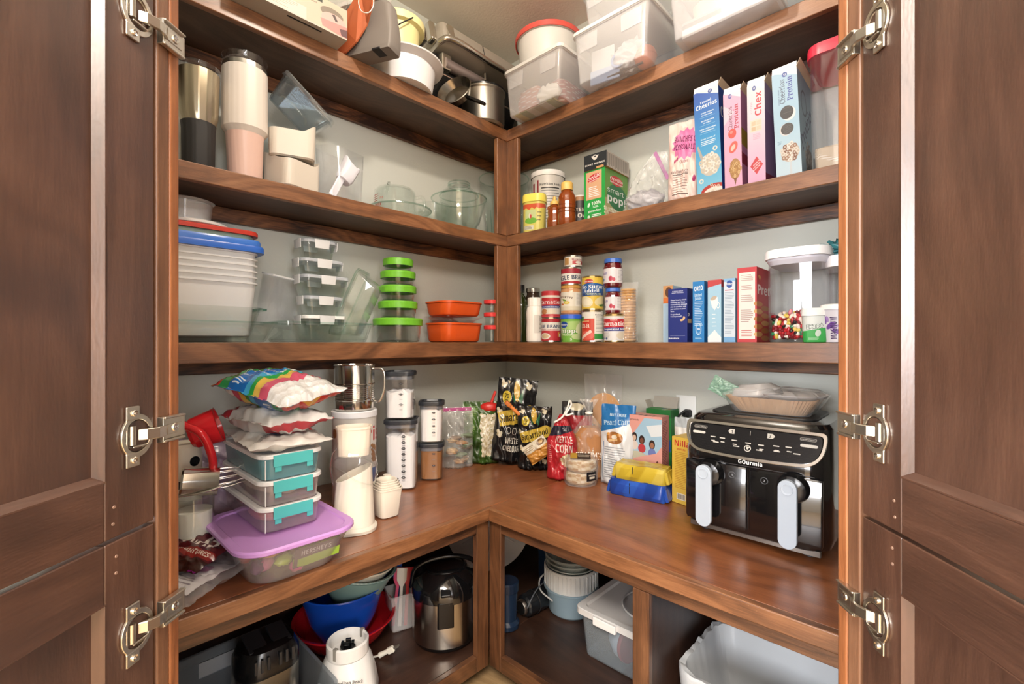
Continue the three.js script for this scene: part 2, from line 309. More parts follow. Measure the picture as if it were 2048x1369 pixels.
{ // flush dome light on the pantry ceiling
  const [x, z] = LIGHTS.pantry.at, r = LIGHTS.pantry.r, t = thing('dome_light', 'round white dome light on the pantry ceiling', 'light', [x, CEIL, z]);
  part('base_ring', lathe([[0, -0.001], [r + 0.01, -0.001], [r + 0.01, -0.018], [r, -0.02]], 40), M.white, t);
  part('globe', lathe([[r, -0.02], [r * 0.97, -0.05], [r * 0.75, -0.085], [r * 0.4, -0.102], [0, -0.107]], 40), std(0xffffff, 0.5, { emissive: LIGHTS.pantry.color, emissiveIntensity: 2.5 }), t);
  const l = new THREE.PointLight(LIGHTS.pantry.color, LIGHTS.pantry.power, 0, 2); l.position.set(x, CEIL - 0.065, z); l.castShadow = true; l.shadow.radius = 1.8; scene.add(l);
}
LIGHTS.kitchen.forEach((k) => ceilingLight('ceiling_panel_light', 'square white panel light on the kitchen ceiling behind the open doors', k.at, k.w, k.power, k.color, false));

// ---------------------------------------------------------------- shelves, corner post, counter and base cabinets
reseed(5);
function shelfRun(left, top, thick, label) {
  const len = LEN - 0.002, o = thing('wall_shelf', label, 'shelf', [0, top, 0]);
  const a = left ? 2 : 0, P = (s0, s1, y0, y1, o0, o1, r) => left ? plank(o0, o1, y0, y1, s0, s1, a, r) : plank(s0, s1, y0, y1, o0, o1, a, r);
  const start = left ? 0.002 : SD - 0.02 + 0.0005;                            // the left run takes the corner
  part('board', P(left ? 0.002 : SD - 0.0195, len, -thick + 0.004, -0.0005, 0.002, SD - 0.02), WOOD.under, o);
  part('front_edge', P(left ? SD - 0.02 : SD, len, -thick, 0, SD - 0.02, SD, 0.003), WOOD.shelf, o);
  part('wall_cleat', P(left ? 0.002 : 0.024, len, -thick - 0.040, -thick + 0.003, 0.001, 0.02), WOOD.cleat, o);
  return o;
}
for (const [y, th, h] of [[S1, 0.049, 'highest'], [S2, 0.046, 'middle'], [S3, 0.054, 'lowest']]) {
  shelfRun(true, y, th, `${h} brown wooden wall shelf on the left pantry wall`);
  shelfRun(false, y, th, `${h} brown wooden wall shelf on the right pantry wall`);
}
{
  const o = thing('corner_post', 'brown wooden post joining the wall shelves at their inner corner', 'post', [0, S3, 0]);
  for (const [y0, y1] of [[0.0005, S2 - 0.047 - S3], [S2 - S3 + 0.0005, S1 - 0.05 - S3]]) {
    part('stile', plank(SD - 0.02, SD, y0, y1, SD, SD + 0.058, 1, 0.003), WOOD.shelf, o);
    part('stile', plank(SD + 0.0005, SD + 0.062, y0, y1, SD - 0.02, SD, 1, 0.003), WOOD.shelf, o);
    part('stile', plank(SD - 0.018, SD + 0.0003, y0, y1, SD - 0.019, SD - 0.0003, 1, 0.001), WOOD.shelf, o);
  }
}
{
  const o = thing('countertop', 'glossy brown wooden L-shaped counter running along both pantry walls', 'counter', [0, CT, 0]), e = 1.8, eL = 1.85;
  part('slab', plank(0.002, CL - 0.02, -0.03, -0.0004, 0.002, eL, 2), WOOD.counter, o);
  part('slab', plank(CL - 0.0195, e, -0.03, -0.0004, 0.002, CR - 0.02, 0), WOOD.counter, o);
  part('front_edge', plank(CL - 0.02, CL, -0.035, 0.0004, CR - 0.02, eL, 2, 0.003), WOOD.shelf, o);
  part('front_edge', plank(CL + 0.0005, e, -0.035, 0.0004, CR - 0.02, CR, 0, 0.003), WOOD.shelf, o);
}
const FL = CL - 0.022, FR = CR - 0.022;                                        // face frames of the base cabinets stand a little behind the counter edge
{
  const o = thing('base_cabinet', 'open dark brown base cabinet under the left counter', 'cabinet', [0, 0, 0]), e = 1.85, t = CT - 0.0352;
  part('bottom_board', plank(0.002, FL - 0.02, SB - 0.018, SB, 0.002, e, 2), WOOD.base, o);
  part('top_rail', plank(FL - 0.019, FL, t - 0.036, t, FR + 0.05, e, 2), WOOD.baseFrame, o);
  part('bottom_rail', plank(FL - 0.019, FL, SB - 0.045, SB + 0.002, FR + 0.05, e, 2), WOOD.baseFrame, o);
  part('stile', plank(FL - 0.019, FL, SB - 0.045, t, FR - 0.0, FR + 0.0495, 1), WOOD.baseFrame, o);
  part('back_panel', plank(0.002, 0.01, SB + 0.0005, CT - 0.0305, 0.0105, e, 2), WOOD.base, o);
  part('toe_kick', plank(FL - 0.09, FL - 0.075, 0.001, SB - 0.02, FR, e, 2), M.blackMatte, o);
}
{
  const o = thing('base_cabinet', 'open dark brown base cabinet with a partition under the right counter', 'cabinet', [0, 0, 0]), e = 1.8, t = CT - 0.0352;
  const p = R(1281, FR).x;
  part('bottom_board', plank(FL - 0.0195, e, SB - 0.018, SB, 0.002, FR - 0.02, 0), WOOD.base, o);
  part('top_rail', plank(FL + 0.05, e, t - 0.036, t, FR - 0.019, FR, 0), WOOD.baseFrame, o);
  part('bottom_rail', plank(FL + 0.05, e, SB - 0.045, SB + 0.002, FR - 0.019, FR, 0), WOOD.baseFrame, o);
  part('stile', plank(FL + 0.0005, FL + 0.0495, SB - 0.045, t, FR - 0.019, FR, 1), WOOD.baseFrame, o);
  part('stile', plank(p - 0.021, p + 0.021, SB + 0.0025, t - 0.0365, FR - 0.019, FR, 1), WOOD.baseFrame, o);
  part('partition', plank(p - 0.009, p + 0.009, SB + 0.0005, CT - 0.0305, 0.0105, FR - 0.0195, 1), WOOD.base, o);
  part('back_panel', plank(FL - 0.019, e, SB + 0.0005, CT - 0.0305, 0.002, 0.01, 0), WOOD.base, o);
  part('toe_kick', plank(FL, e, 0.001, SB - 0.02, FR - 0.09, FR - 0.075, 0), M.blackMatte, o);
}

// ---------------------------------------------------------------- diagonal face frame with two pairs of doors
const SUM = 2.534, MID = [1.2595, 1.2745], OPEN = 0.3835, HEAD = 2.12;
const frameSpace = (name, label) => { const o = new THREE.Group(); o.name = name; o.position.set(MID[0], 0, MID[1]); o.rotation.y = PI / 4; o.userData = { kind: 'structure' }; scene.add(o); return o; };
{
  const o = frameSpace('trim_1');
  part('stile', plank(-0.50, -OPEN, 0, HEAD, -0.0185, 0, 1), WOOD.stile, o);
  part('stile', plank(OPEN, 0.50, 0, HEAD, -0.0185, 0, 1), WOOD.stile, o);
  part('side_strip', plank(-0.45, -OPEN + 0.0005, 0, HEAD, -0.034, -0.019, 1), WOOD.frame, o);
  part('side_strip', plank(OPEN - 0.0005, 0.45, 0, HEAD, -0.034, -0.019, 1), WOOD.frame, o);
  part('head_rail', plank(-0.50, 0.50, HEAD, HEAD + 0.06, -0.034, 0, 0), WOOD.frame, o);
  for (const [n, a, b, y] of [['wall_diagonal_left', -0.958, -0.5, 0], ['wall_diagonal_right', 0.5, 0.978, 0], ['wall_diagonal_head', -0.4995, 0.4995, HEAD + 0.0605]]) struct(n, boxAt(a, b, y, CEIL, -0.06, 0, 0), M.wall, [MID[0], 0, MID[1]], [0, PI / 4, 0]);
}
function hingeOn(door, s, y) {             // s = -1 on the left door (door spans -x), 1 on the right
  const h = subgroup('hinge', door, [0, y, 0]);
  const X = (a, b) => s > 0 ? [a, b] : [-b, -a], bx = (a, b, y0, y1, z0, z1, r = 0.0012) => { const [p, q] = X(a, b); return boxAt(p, q, y0, y1, z0, z1, r); };
  const cup = new THREE.LatheGeometry([[0.0155, 0.0016], [0.0155, -0.004], [0.004, -0.0075], [0.00001, -0.0075]].map(([r, q]) => new THREE.Vector2(r, q)), 28);
  cup.rotateX(PI / 2); 
  const lens = new THREE.Shape(); lens.absellipse(0, 0, 0.0185, 0.0215, 0, 2 * PI); const hole = new THREE.Path(); hole.absellipse(0, 0, 0.0152, 0.0168, 0, 2 * PI); lens.holes.push(hole);
  const flange = new THREE.ExtrudeGeometry(lens, { depth: 0.0016, bevelEnabled: true, bevelSize: 0.0005, bevelThickness: 0.0005, bevelSegments: 1, curveSegments: 20 });
  const cx = s * 0.0235;
  part('cup_plate', mg([mv(flange, cx, 0, 0.0006), bx(0.0215, 0.037, 0.0165, 0.0305, 0.0004, 0.0032), bx(0.0215, 0.037, -0.0305, -0.0165, 0.0004, 0.0032), bx(0.0345, 0.037, -0.018, 0.018, 0.0004, 0.0026)]), M.nickel, h);
  part('cup', mg([mv(cup, cx, 0, 0.0006), mv(new THREE.CylinderGeometry(0.0035, 0.0035, 0.019, 12), cx + s * 0.006, 0.001, 0.0014), bx(0.012, 0.03, -0.012, -0.0098, -0.004, 0.0038)]), M.nickel, h);
  for (const q of [0.0235, -0.0235]) part('screw', rot(lathe([[0.0001, 0.0022], [0.0012, 0.0012], [0.0028, 0.0019], [0.0034, 0.001], [0.0034, 0]], 14), PI / 2).translate(s * 0.029, q, 0.0032), M.chrome, h);
  const arm = new THREE.Shape(); [[0.020, 0.0005], [0.016, 0.006], [0.006, 0.0105], [-0.003, 0.0098], [-0.010, 0.0060], [-0.030, 0.0056], [-0.030, 0.0034], [-0.011, 0.0036], [-0.004, 0.0072], [0.004, 0.0078], [0.0135, 0.0040], [0.0175, -0.002]].forEach(([p, q], i) => i ? arm.lineTo(s * p, q) : arm.moveTo(s * p, q));
  const armG = new THREE.ExtrudeGeometry(arm, { depth: 0.010, bevelEnabled: true, bevelSize: 0.0005, bevelThickness: 0.0006, bevelSegments: 1 }); armG.rotateX(0);
  const ag = armG.toNonIndexed ? armG : armG, p = ag.attributes.position;                                 // extruded along z: turn it so that it runs along y
  for (let i = 0; i < p.count; i++) { const a = p.getX(i), b = p.getY(i), c = p.getZ(i); p.setXYZ(i, a, c - 0.005, b); } ag.computeVertexNormals();
  part('arm', ag, M.nickel, h);
  part('mounting_plate', mg([bx(-0.034, -0.004, -0.0105, 0.0125, 0.0012, 0.0052), bx(-0.034, -0.004, 0.0118, 0.0142, 0.0012, 0.0085), bx(-0.034, -0.004, -0.0135, -0.0105, 0.0012, 0.0078), bx(-0.036, -0.033, -0.0105, 0.0125, 0.0004, 0.0052), bx(-0.005, -0.003, -0.0135, 0.0142, -0.0006, 0.007)]), M.nickel, h);
  part('screw', rot(lathe([[0.0001, 0.002], [0.002, 0.0014], [0.004, 0.002], [0.0048, 0.001], [0.0048, 0]], 16), PI / 2).translate(s * -0.020, 0.001, 0.0056), M.chrome, h);
  return h;
}
function makeDoor(n, s, angle, y0, y1, hinges) {
  const o = new THREE.Group(); o.name = `door_${n}`; o.userData = { kind: 'structure' }; scene.add(o);
  const wx = s * OPEN, wz = 0.0035, c = Math.SQRT1_2;                          // hinge line in frame space -> world
  o.position.set(MID[0] + c * wx + c * wz, y0, MID[1] - c * wx + c * wz); o.rotation.y = PI / 4 + angle;
  const w = 0.378, h = y1 - y0, t = 0.02, sw = 0.057, px = (a, b, q0, q1, z0, z1, ax, r = 0.0015) => s > 0 ? plank(a, b, q0, q1, z0, z1, ax, r) : plank(-b, -a, q0, q1, z0, z1, ax, r);
  part('stile', px(0.001, sw, 0, h, -t, 0, 1), WOOD.door, o);
  part('stile', px(w - sw, w, 0, h, -t, 0, 1), WOOD.door, o);
  part('rail', px(sw + 0.0002, w - sw - 0.0002, 0, sw, -t, 0, 0), WOOD.door, o);
  part('rail', px(sw + 0.0002, w - sw - 0.0002, h - sw, h, -t, 0, 0), WOOD.door, o);
  part('panel', px(sw - 0.006, w - sw + 0.006, sw - 0.006, h - sw + 0.006, -t + 0.004, -0.0085, 1), WOOD.door, o);
  // bevelled moulding between frame and panel
  const bev = (len) => { const q = new THREE.Shape(); q.moveTo(0, 0); q.lineTo(0.0055, -0.0085); q.lineTo(-0.002, -0.0085); q.lineTo(-0.002, 0); const g = new THREE.ExtrudeGeometry(q, { depth: len, bevelEnabled: false }); g.translate(0, 0, -len / 2); return g; };
  const vert = (xx, dir) => { const g = bev(h - 2 * sw); const a = g.attributes.position; for (let i = 0; i < a.count; i++) { const u = a.getX(i), v = a.getY(i), z = a.getZ(i); a.setXYZ(i, s * (xx + dir * u), h / 2 + z, v); } g.computeVertexNormals(); return gridUV(g, 1); };
  const hori = (yy, dir) => { const g = bev(w - 2 * sw); const a = g.attributes.position; for (let i = 0; i < a.count; i++) { const u = a.getX(i), v = a.getY(i), z = a.getZ(i); a.setXYZ(i, s * (w / 2 + z), yy + dir * u, v); } g.computeVertexNormals(); return gridUV(g, 0); };
  part('moulding', vert(sw, 1), WOOD.door, o); part('moulding', vert(w - sw, -1), WOOD.door, o);
  part('moulding', hori(sw, 1), WOOD.door, o); part('moulding', hori(h - sw, -1), WOOD.door, o);
  for (const q of [0.014, 0.03, h - 0.015, h - 0.031]) part('nail_dot', rot(cyl(0.0014, 0.0016, 0.0006, 10), PI / 2).translate(s * (0.047 + 0.002 * Math.sin(q * 90)), q, 0.0003), std(0x8a6e5e, 0.6), o);
  for (const y of hinges) hingeOn(o, s, y - y0);
  return o;
}
const aL = PI / 2 - 4.6 * PI / 180, aR = -(PI / 2 + 5.9 * PI / 180);
makeDoor(1, -1, aL, 0.861, HEAD + 0.01, [0.955, 1.384, 1.9]);
makeDoor(2, 1, aR, 0.861, HEAD + 0.01, [0.955, 1.384, 1.9]);
makeDoor(3, -1, aL, 0.085, 0.8575, [0.757, 0.19]);
makeDoor(4, 1, aR, 0.085, 0.8575, [0.757, 0.19]);

// ================================================================ shared kinds
const rimRing = (r, t, y, seg = 48) => new THREE.TorusGeometry(r, t, 8, seg).rotateX(PI / 2).translate(0, y, 0);
const ovalLid = (w, d, h, r, k = 6) => loft([{ y: 0, w: w, d: d, r }, { y: h * 0.75, w: w, d: d, r }, { y: h, w: w - 0.004, d: d - 0.004, r: r - 0.002 }, { y: h, w: w - 0.02, d: d - 0.02, r: Math.max(r - 0.01, 0.003) }, { y: h * 0.6, w: w - 0.024, d: d - 0.024, r: Math.max(r - 0.012, 0.002) }], { k });
const wedgeR = (a, b, c, top, zf, base) => {            // a carton on the right-hand side, from its photo columns: spine a..b at distance zf from the wall, far edge c
  const p = R(a, zf), q = R(b, zf), zb = L(c, q.x).z, h = Y(top, q.d) - base;
  return { w: q.x - p.x, h, d: Math.max(0.02, zf - zb), at: [(p.x + q.x) / 2, base, (zf + zb) / 2] };
};
const tiltView = (o, a) => { const q = new THREE.Quaternion().setFromAxisAngle(new THREE.Vector3(FWD.x, 0, FWD.y).normalize(), a); o.quaternion.premultiply(q); return o; };
// tin can: body of metal with two beads, printed label
function can(name, label, p, y, r, h, mat, group, top = M.steel, turn = 0) {
  const t = thing(name, label, 'can', [p.x, y, p.z], facing(p) + turn, group);
  part('tin', lathe([[0, 0.002], [r * 0.9, 0.002], [r * 0.95, 0], [r, 0.0015], [r, 0.004], [r * 0.975, 0.006], [r * 0.975, h - 0.006], [r, h - 0.004], [r, h - 0.001], [r * 0.96, h], [r * 0.93, h - 0.003], [0, h - 0.003]], 36), top, t);
  part('label', mv(new THREE.CylinderGeometry(r * 0.985, r * 0.985, h - 0.012, 36, 1, true, PI), 0, h / 2, 0), mat, t);
  return t;
}
const UP1 = S1 + 0.0004, UP2 = S2 + 0.0004, UP3 = S3 + 0.0004, UPC = CT + 0.0008, UPB = SB + 0.0004;

// ================================================================ HIGHEST SHELF
{ // printed carton that sticks out over the shelf edge
  const m = print(512, 256, (x, w, h) => {
    fillR(x, '#d9cdbb', 0, 0, w, h); fillR(x, '#e9e4d8', 0, 150, 300, 106); fillR(x, '#26352b', 0, 0, 380, 44); txt(x, 'SANDWICH', 120, 22, 26, '#b9b38f');
    txt(x, 'to perfectly brown, broil or finish food', 190, 66, 19, '#4a4036', { weight: 'normal' }); lines(x, '#6b6154', 20, 90, 250, 4, 14, 4); lines(x, '#a39c8e', 30, 160, 230, 6, 13, 3);
    ell(x, '#8d8274', 430, 96, 60, 46); ell(x, '#e5c3bf', 440, 150, 66, 60); poly(x, '#d99a98', [[370, 170], [512, 150], [512, 256], [380, 230]]); poly(x, '#6d4a52', [[470, 190], [512, 170], [512, 240], [480, 240]]); poly(x, '#564a48', [[430, 100], [444, 92], [462, 140], [448, 146]]);
    fillR(x, '#d6d1c8', 0, 246, w, 10);
  }, 0.5, { color: 0xd2ccc4 });
  const t = thing('printed_carton', 'flat cream printed carton overhanging the highest shelf, with a slot in its underside', 'box', [0.152, UP1, 1.126], PI / 2);
  part('box', carton(0.29, 0.088, 0.294, { front: [0, 0, 1, 1], right: [0, 0.1, 0.4, 0.5], left: [0, 0.1, 0.4, 0.5], top: [0, 0.06, 0.3, 0.2], bottom: [0.01, 0.005, 0.02, 0.03], back: [0, 0.1, 0.5, 0.4] }), m, t);
  part('slot', boxAt(-0.02, 0.075, -0.0008, 0.0006, 0.127, 0.132, 0), M.blackMatte, t);
  const g = thing('glass_casserole', 'clear glass casserole dish lying on the cream printed carton', 'dish', [0.16, UP1 + 0.0885, 1.08], PI / 2);
  part('dish', tub(0.24, 0.2, 0.27, 0.23, 0.062, 0.035, { t: 0.005, lip: 0.006, lipH: 0.008 }), M.glass, g);
  part('food_wrap', mv(tub(0.2, 0.16, 0.22, 0.18, 0.03, 0.03, { t: 0.002 }), 0, 0.006, 0), std(0xd9c9b2, 0.6), g);
}
{ // grey case with an orange leather flap
  const t = thing('grey_case', 'grey hard case with an orange leather flap and white cord', 'case', [0.215, UP1, 0.915], 0.42);
  part('case', loft([{ y: 0, w: 0.3, d: 0.062, r: 0.006 }, { y: 0.012, w: 0.31, d: 0.066, r: 0.01 }, { y: 0.06, w: 0.31, d: 0.066, r: 0.014, z: -0.004 }, { y: 0.15, w: 0.28, d: 0.058, r: 0.02, z: -0.012 }, { y: 0.17, w: 0.25, d: 0.04, r: 0.02, z: -0.014 }]), std(0x77706a, 0.6), t);
  part('latch', boxAt(0.09, 0.12, -0.0004, 0.006, -0.01, 0.0335), M.blackMatte, t);
  const s = new THREE.Shape(); [[-0.05, 0.001], [0.01, 0.001], [0.05, 0.022], [0.082, 0.075], [0.115, 0.105], [0.122, 0.135], [0.1, 0.165], [0.07, 0.17], [0.04, 0.145], [-0.01, 0.09], [-0.05, 0.06]].forEach(([a, b], i) => i ? s.lineTo(a, b) : s.moveTo(a, b));
  const f = new THREE.ExtrudeGeometry(s, { depth: 0.004, bevelEnabled: true, bevelSize: 0.0012, bevelThickness: 0.0012, bevelSegments: 2 }), p = f.attributes.position;
  for (let i = 0; i < p.count; i++) { const a = p.getX(i), b = p.getY(i); p.setZ(i, p.getZ(i) + 0.042 + 0.012 * Math.sin(a * 40 + b * 30) + 0.02 * Math.max(0, a - 0.03) * 6); }
  f.computeVertexNormals();
  part('leather_flap', f, std(0xb9623a, 0.55), t);
  part('cord', tube([[0.085, 0.14, 0.082], [0.09, 0.10, 0.094], [0.108, 0.068, 0.1], [0.128, 0.062, 0.098], [0.138, 0.085, 0.09], [0.132, 0.125, 0.084], [0.12, 0.15, 0.08]], 0.0014, 30, 6), std(0xe7e2da, 0.6), t);
  const w = thing('folded_towel', 'white folded towel on top of the grey case', 'towel', [0.205, UP1 + 0.1705, 0.905], 0.42);
  part('cloth', loft([0, 1, 2, 3, 4].map((k) => ({ y: 0.012 * k, w: 0.24 - 0.01 * Math.abs(k - 2), d: 0.06, r: 0.01 })), { wob: (x, y, z) => [x + 0.004 * n3(x * 20, y * 60, z * 20), y + 0.006 * n2(x * 12, z * 30), z + 0.004 * n3(x * 20, y * 70, 4)] }), std(0xded8d2, 0.9), w);
}
{ // white wash bowl with a yellow tub standing in it
  const p = L(803, 0.163);
  const b = thing('mixing_bowl', 'large white plastic bowl with a wide rim on the highest shelf', 'bowl', [p.x, UP1, p.z]);
  part('bowl', lathe([[0, 0.003], [0.098, 0.003], [0.1, 0], [0.108, 0.001], [0.116, 0.045], [0.12, 0.078], [0.148, 0.09], [0.15, 0.094], [0.147, 0.096], [0.119, 0.084], [0.113, 0.05], [0.104, 0.006], [0, 0.006]], 56), std(0xe9e9ec, 0.35), b);
  const q = L(794, 0.15);
  const y = thing('yellow_tub', 'pale yellow plastic tub with a flared rim standing in the white bowl', 'tub', [q.x, UP1 + 0.0065, q.z]);
  part('tub', lathe([[0, 0], [0.066, 0], [0.07, 0.004], [0.078, 0.2], [0.082, 0.21], [0.097, 0.212], [0.099, 0.235], [0.096, 0.238], [0.08, 0.225], [0.074, 0.2], [0.066, 0.006], [0, 0.005]], 44), std(0xeee3a6, 0.4), y);
  part('handle', tube([[0.1, 0.22, 0.0], [0.085, 0.16, 0.062], [0.075, 0.11, 0.072]], 0.0022, 16, 6), M.blackMatte, y);
}
{ // chrome and black electric grill along the wall
  const t = thing('electric_grill', 'chrome and black electric grill standing on the highest shelf in the corner', 'appliance', [0.078, UP1, 0.305], PI / 2);
  // local x runs towards the corner (world -z), local z points into the pantry
  part('body', loft([{ y: 0, w: 0.5, d: 0.07, r: 0.02, z: -0.025 }, { y: 0.1, w: 0.5, d: 0.09, r: 0.02, z: -0.018 }, { y: 0.17, w: 0.49, d: 0.13, r: 0.02 }, { y: 0.235, w: 0.48, d: 0.12, r: 0.02 }]), std(0x161515, 0.3), t);
  const lid = subgroup('lid', t, [0, 0.29, 0.035], [-0.25, 0, 0]);
  part('cover', loft([{ y: -0.045, w: 0.46, d: 0.15, r: 0.02 }, { y: 0.0, w: 0.47, d: 0.155, r: 0.02 }, { y: 0.04, w: 0.46, d: 0.14, r: 0.02 }, { y: 0.065, w: 0.43, d: 0.09, r: 0.02 }]), std(0xcfcac0, 0.42, { metalness: 0.65 }), lid);
  part('edge_trim', tube([[-0.24, -0.05, 0.05], [-0.225, -0.048, 0.082], [0, -0.047, 0.086], [0.23, -0.048, 0.082]], 0.012, 30, 8), M.chrome, lid);
  part('seam', boxAt(-0.02, -0.018, -0.02, 0.03, 0.0762, 0.0785, 0), M.blackMatte, lid);
  for (const q of [[-0.262, -0.232, -0.03, 0.055, 0.0, 0.04, 0.01], [-0.215, -0.185, -0.03, 0.02, 0.075, 0.088, 0.004], [-0.275, -0.25, -0.01, 0.05, -0.05, 0.0, 0.002]]) part('bracket', boxAt(...q), M.chrome, lid);
  part('roller', mv(rot(cyl(0.022, 0.022, 0.2, 20), 0, 0, PI / 2), -0.1, 0.2, 0.075), std(0x9a8e8c, 0.35, { metalness: 0.6 }), t);
  for (const q of [[-0.215, -0.17, 0.175, 0.235, 0.05, 0.085, 0.004], [0.0, 0.012, 0.17, 0.24, 0.05, 0.095, 0.003]]) part('roller_mount', boxAt(...q), M.nickel, t);
  for (let k = 0; k < 6; k++) part('side_rib', boxAt(-0.258, -0.249, 0.06 + k * 0.026, 0.068 + k * 0.026, -0.06, 0.05, 0.001), M.darkMetal, t);
  part('chrome_band', boxAt(-0.24, 0.2, 0.148, 0.153, 0.076, 0.082, 0.001), M.nickel, t);
}
{ // stainless pot with a black lid, and a lid rim leaning in front
  const p = L(966, 0.165);
  const t = thing('cooking_pot', 'small stainless steel pot with a black lid near the shelf corner', 'pot', [p.x, UP1, p.z]);
  part('pot', lathe([[0, 0.002], [0.08, 0], [0.088, 0.008], [0.09, 0.02], [0.09, 0.135], [0.094, 0.142], [0.094, 0.146], [0.086, 0.146], [0.086, 0.02], [0, 0.006]], 40), std(0xa9a49c, 0.34, { metalness: 1 }), t);
  part('lid', lathe([[0.094, 0.1465], [0.095, 0.153], [0.07, 0.165], [0.03, 0.172], [0, 0.173]], 40), std(0x1b1a1a, 0.2), t);
  part('knob', lathe([[0.012, 0.172], [0.01, 0.182], [0.022, 0.192], [0.02, 0.2], [0, 0.202]], 24), M.black, t);
  const q = L(915, 0.19);
  const b = thing('frying_pan', 'dark steel frying pan leaning on its edge beside the stainless pot', 'pan', [q.x, UP1, q.z], facing(q) - 0.5);
  part('pan', lathe([[0, 0], [0.055, 0.0], [0.07, 0.03], [0.073, 0.032], [0.07, 0.034], [0.053, 0.004], [0, 0.003]], 36).rotateX(1.15).translate(0, 0.068, 0), std(0x8a857d, 0.25, { metalness: 1 }), b);
  part('handle', rot(box(0.1, 0.012, 0.02, 0.004), 0, 0, -0.5).translate(0.085, 0.03, 0.02), M.black, b);
}
// clear storage bins with white lids
function storageBin(label, x0, x1, zf, h, y, opts = {}) {
  const w = x1 - x0, d = opts.d || 0.29, t = thing('storage_bin', label, 'bin', [(x0 + x1) / 2, y, zf - d / 2], 0, 'clear storage bins with white lids');
  part('tub', tub(w, d, w + 0.03, d + 0.012, h, 0.016, { t: 0.0018, lip: 0.004, foot: 0.005 }), M.binClear, t);
  part('lid', mv(loft([{ y: 0, w: w + 0.044, d: d + 0.026, r: 0.022 }, { y: 0.011, w: w + 0.044, d: d + 0.026, r: 0.022 }, { y: 0.014, w: w + 0.038, d: d + 0.02, r: 0.02 }, { y: 0.0142, w: w + 0.01, d: d - 0.01, r: 0.016 }, { y: 0.008, w: w, d: d - 0.02, r: 0.014 }]), 0, h + 0.0003, 0), M.binLid, t);
  for (const s of [-1, 1]) part('grip_panel', loft([{ y: h * 0.62, w: 0.07, d: 0.0012, r: 0.0005 }, { y: h - 0.012, w: 0.075, d: 0.0012, r: 0.0005 }]).translate(s * w * 0.32, 0, d / 2 + 0.0055), M.binClear, t);
  return t;
}
M.binClear = phys({ color: 0xfcfcfd, transmission: 0.78, thickness: 0, roughness: 0.16, ior: 1.46 });
M.binLid = phys({ color: 0xf6f5f3, transmission: 0.22, thickness: 0, roughness: 0.4 });
storageBin('clear storage bin with red dotted cloths beside the shelf corner', 0.316, 0.566, 0.309, 0.168, UP1);
storageBin('clear storage bin holding a blue-handled tool and an orange ball', 0.653, 0.908, 0.309, 0.168, UP1);
storageBin('wide clear storage bin holding flat grey and peach packages', 0.998, 1.282, 0.309, 0.175, UP1);
storageBin('pale clear storage bin stacked on the bin with the orange ball', 0.68, 0.90, 0.29, 0.12, UP1 + 0.183, { d: 0.25 });
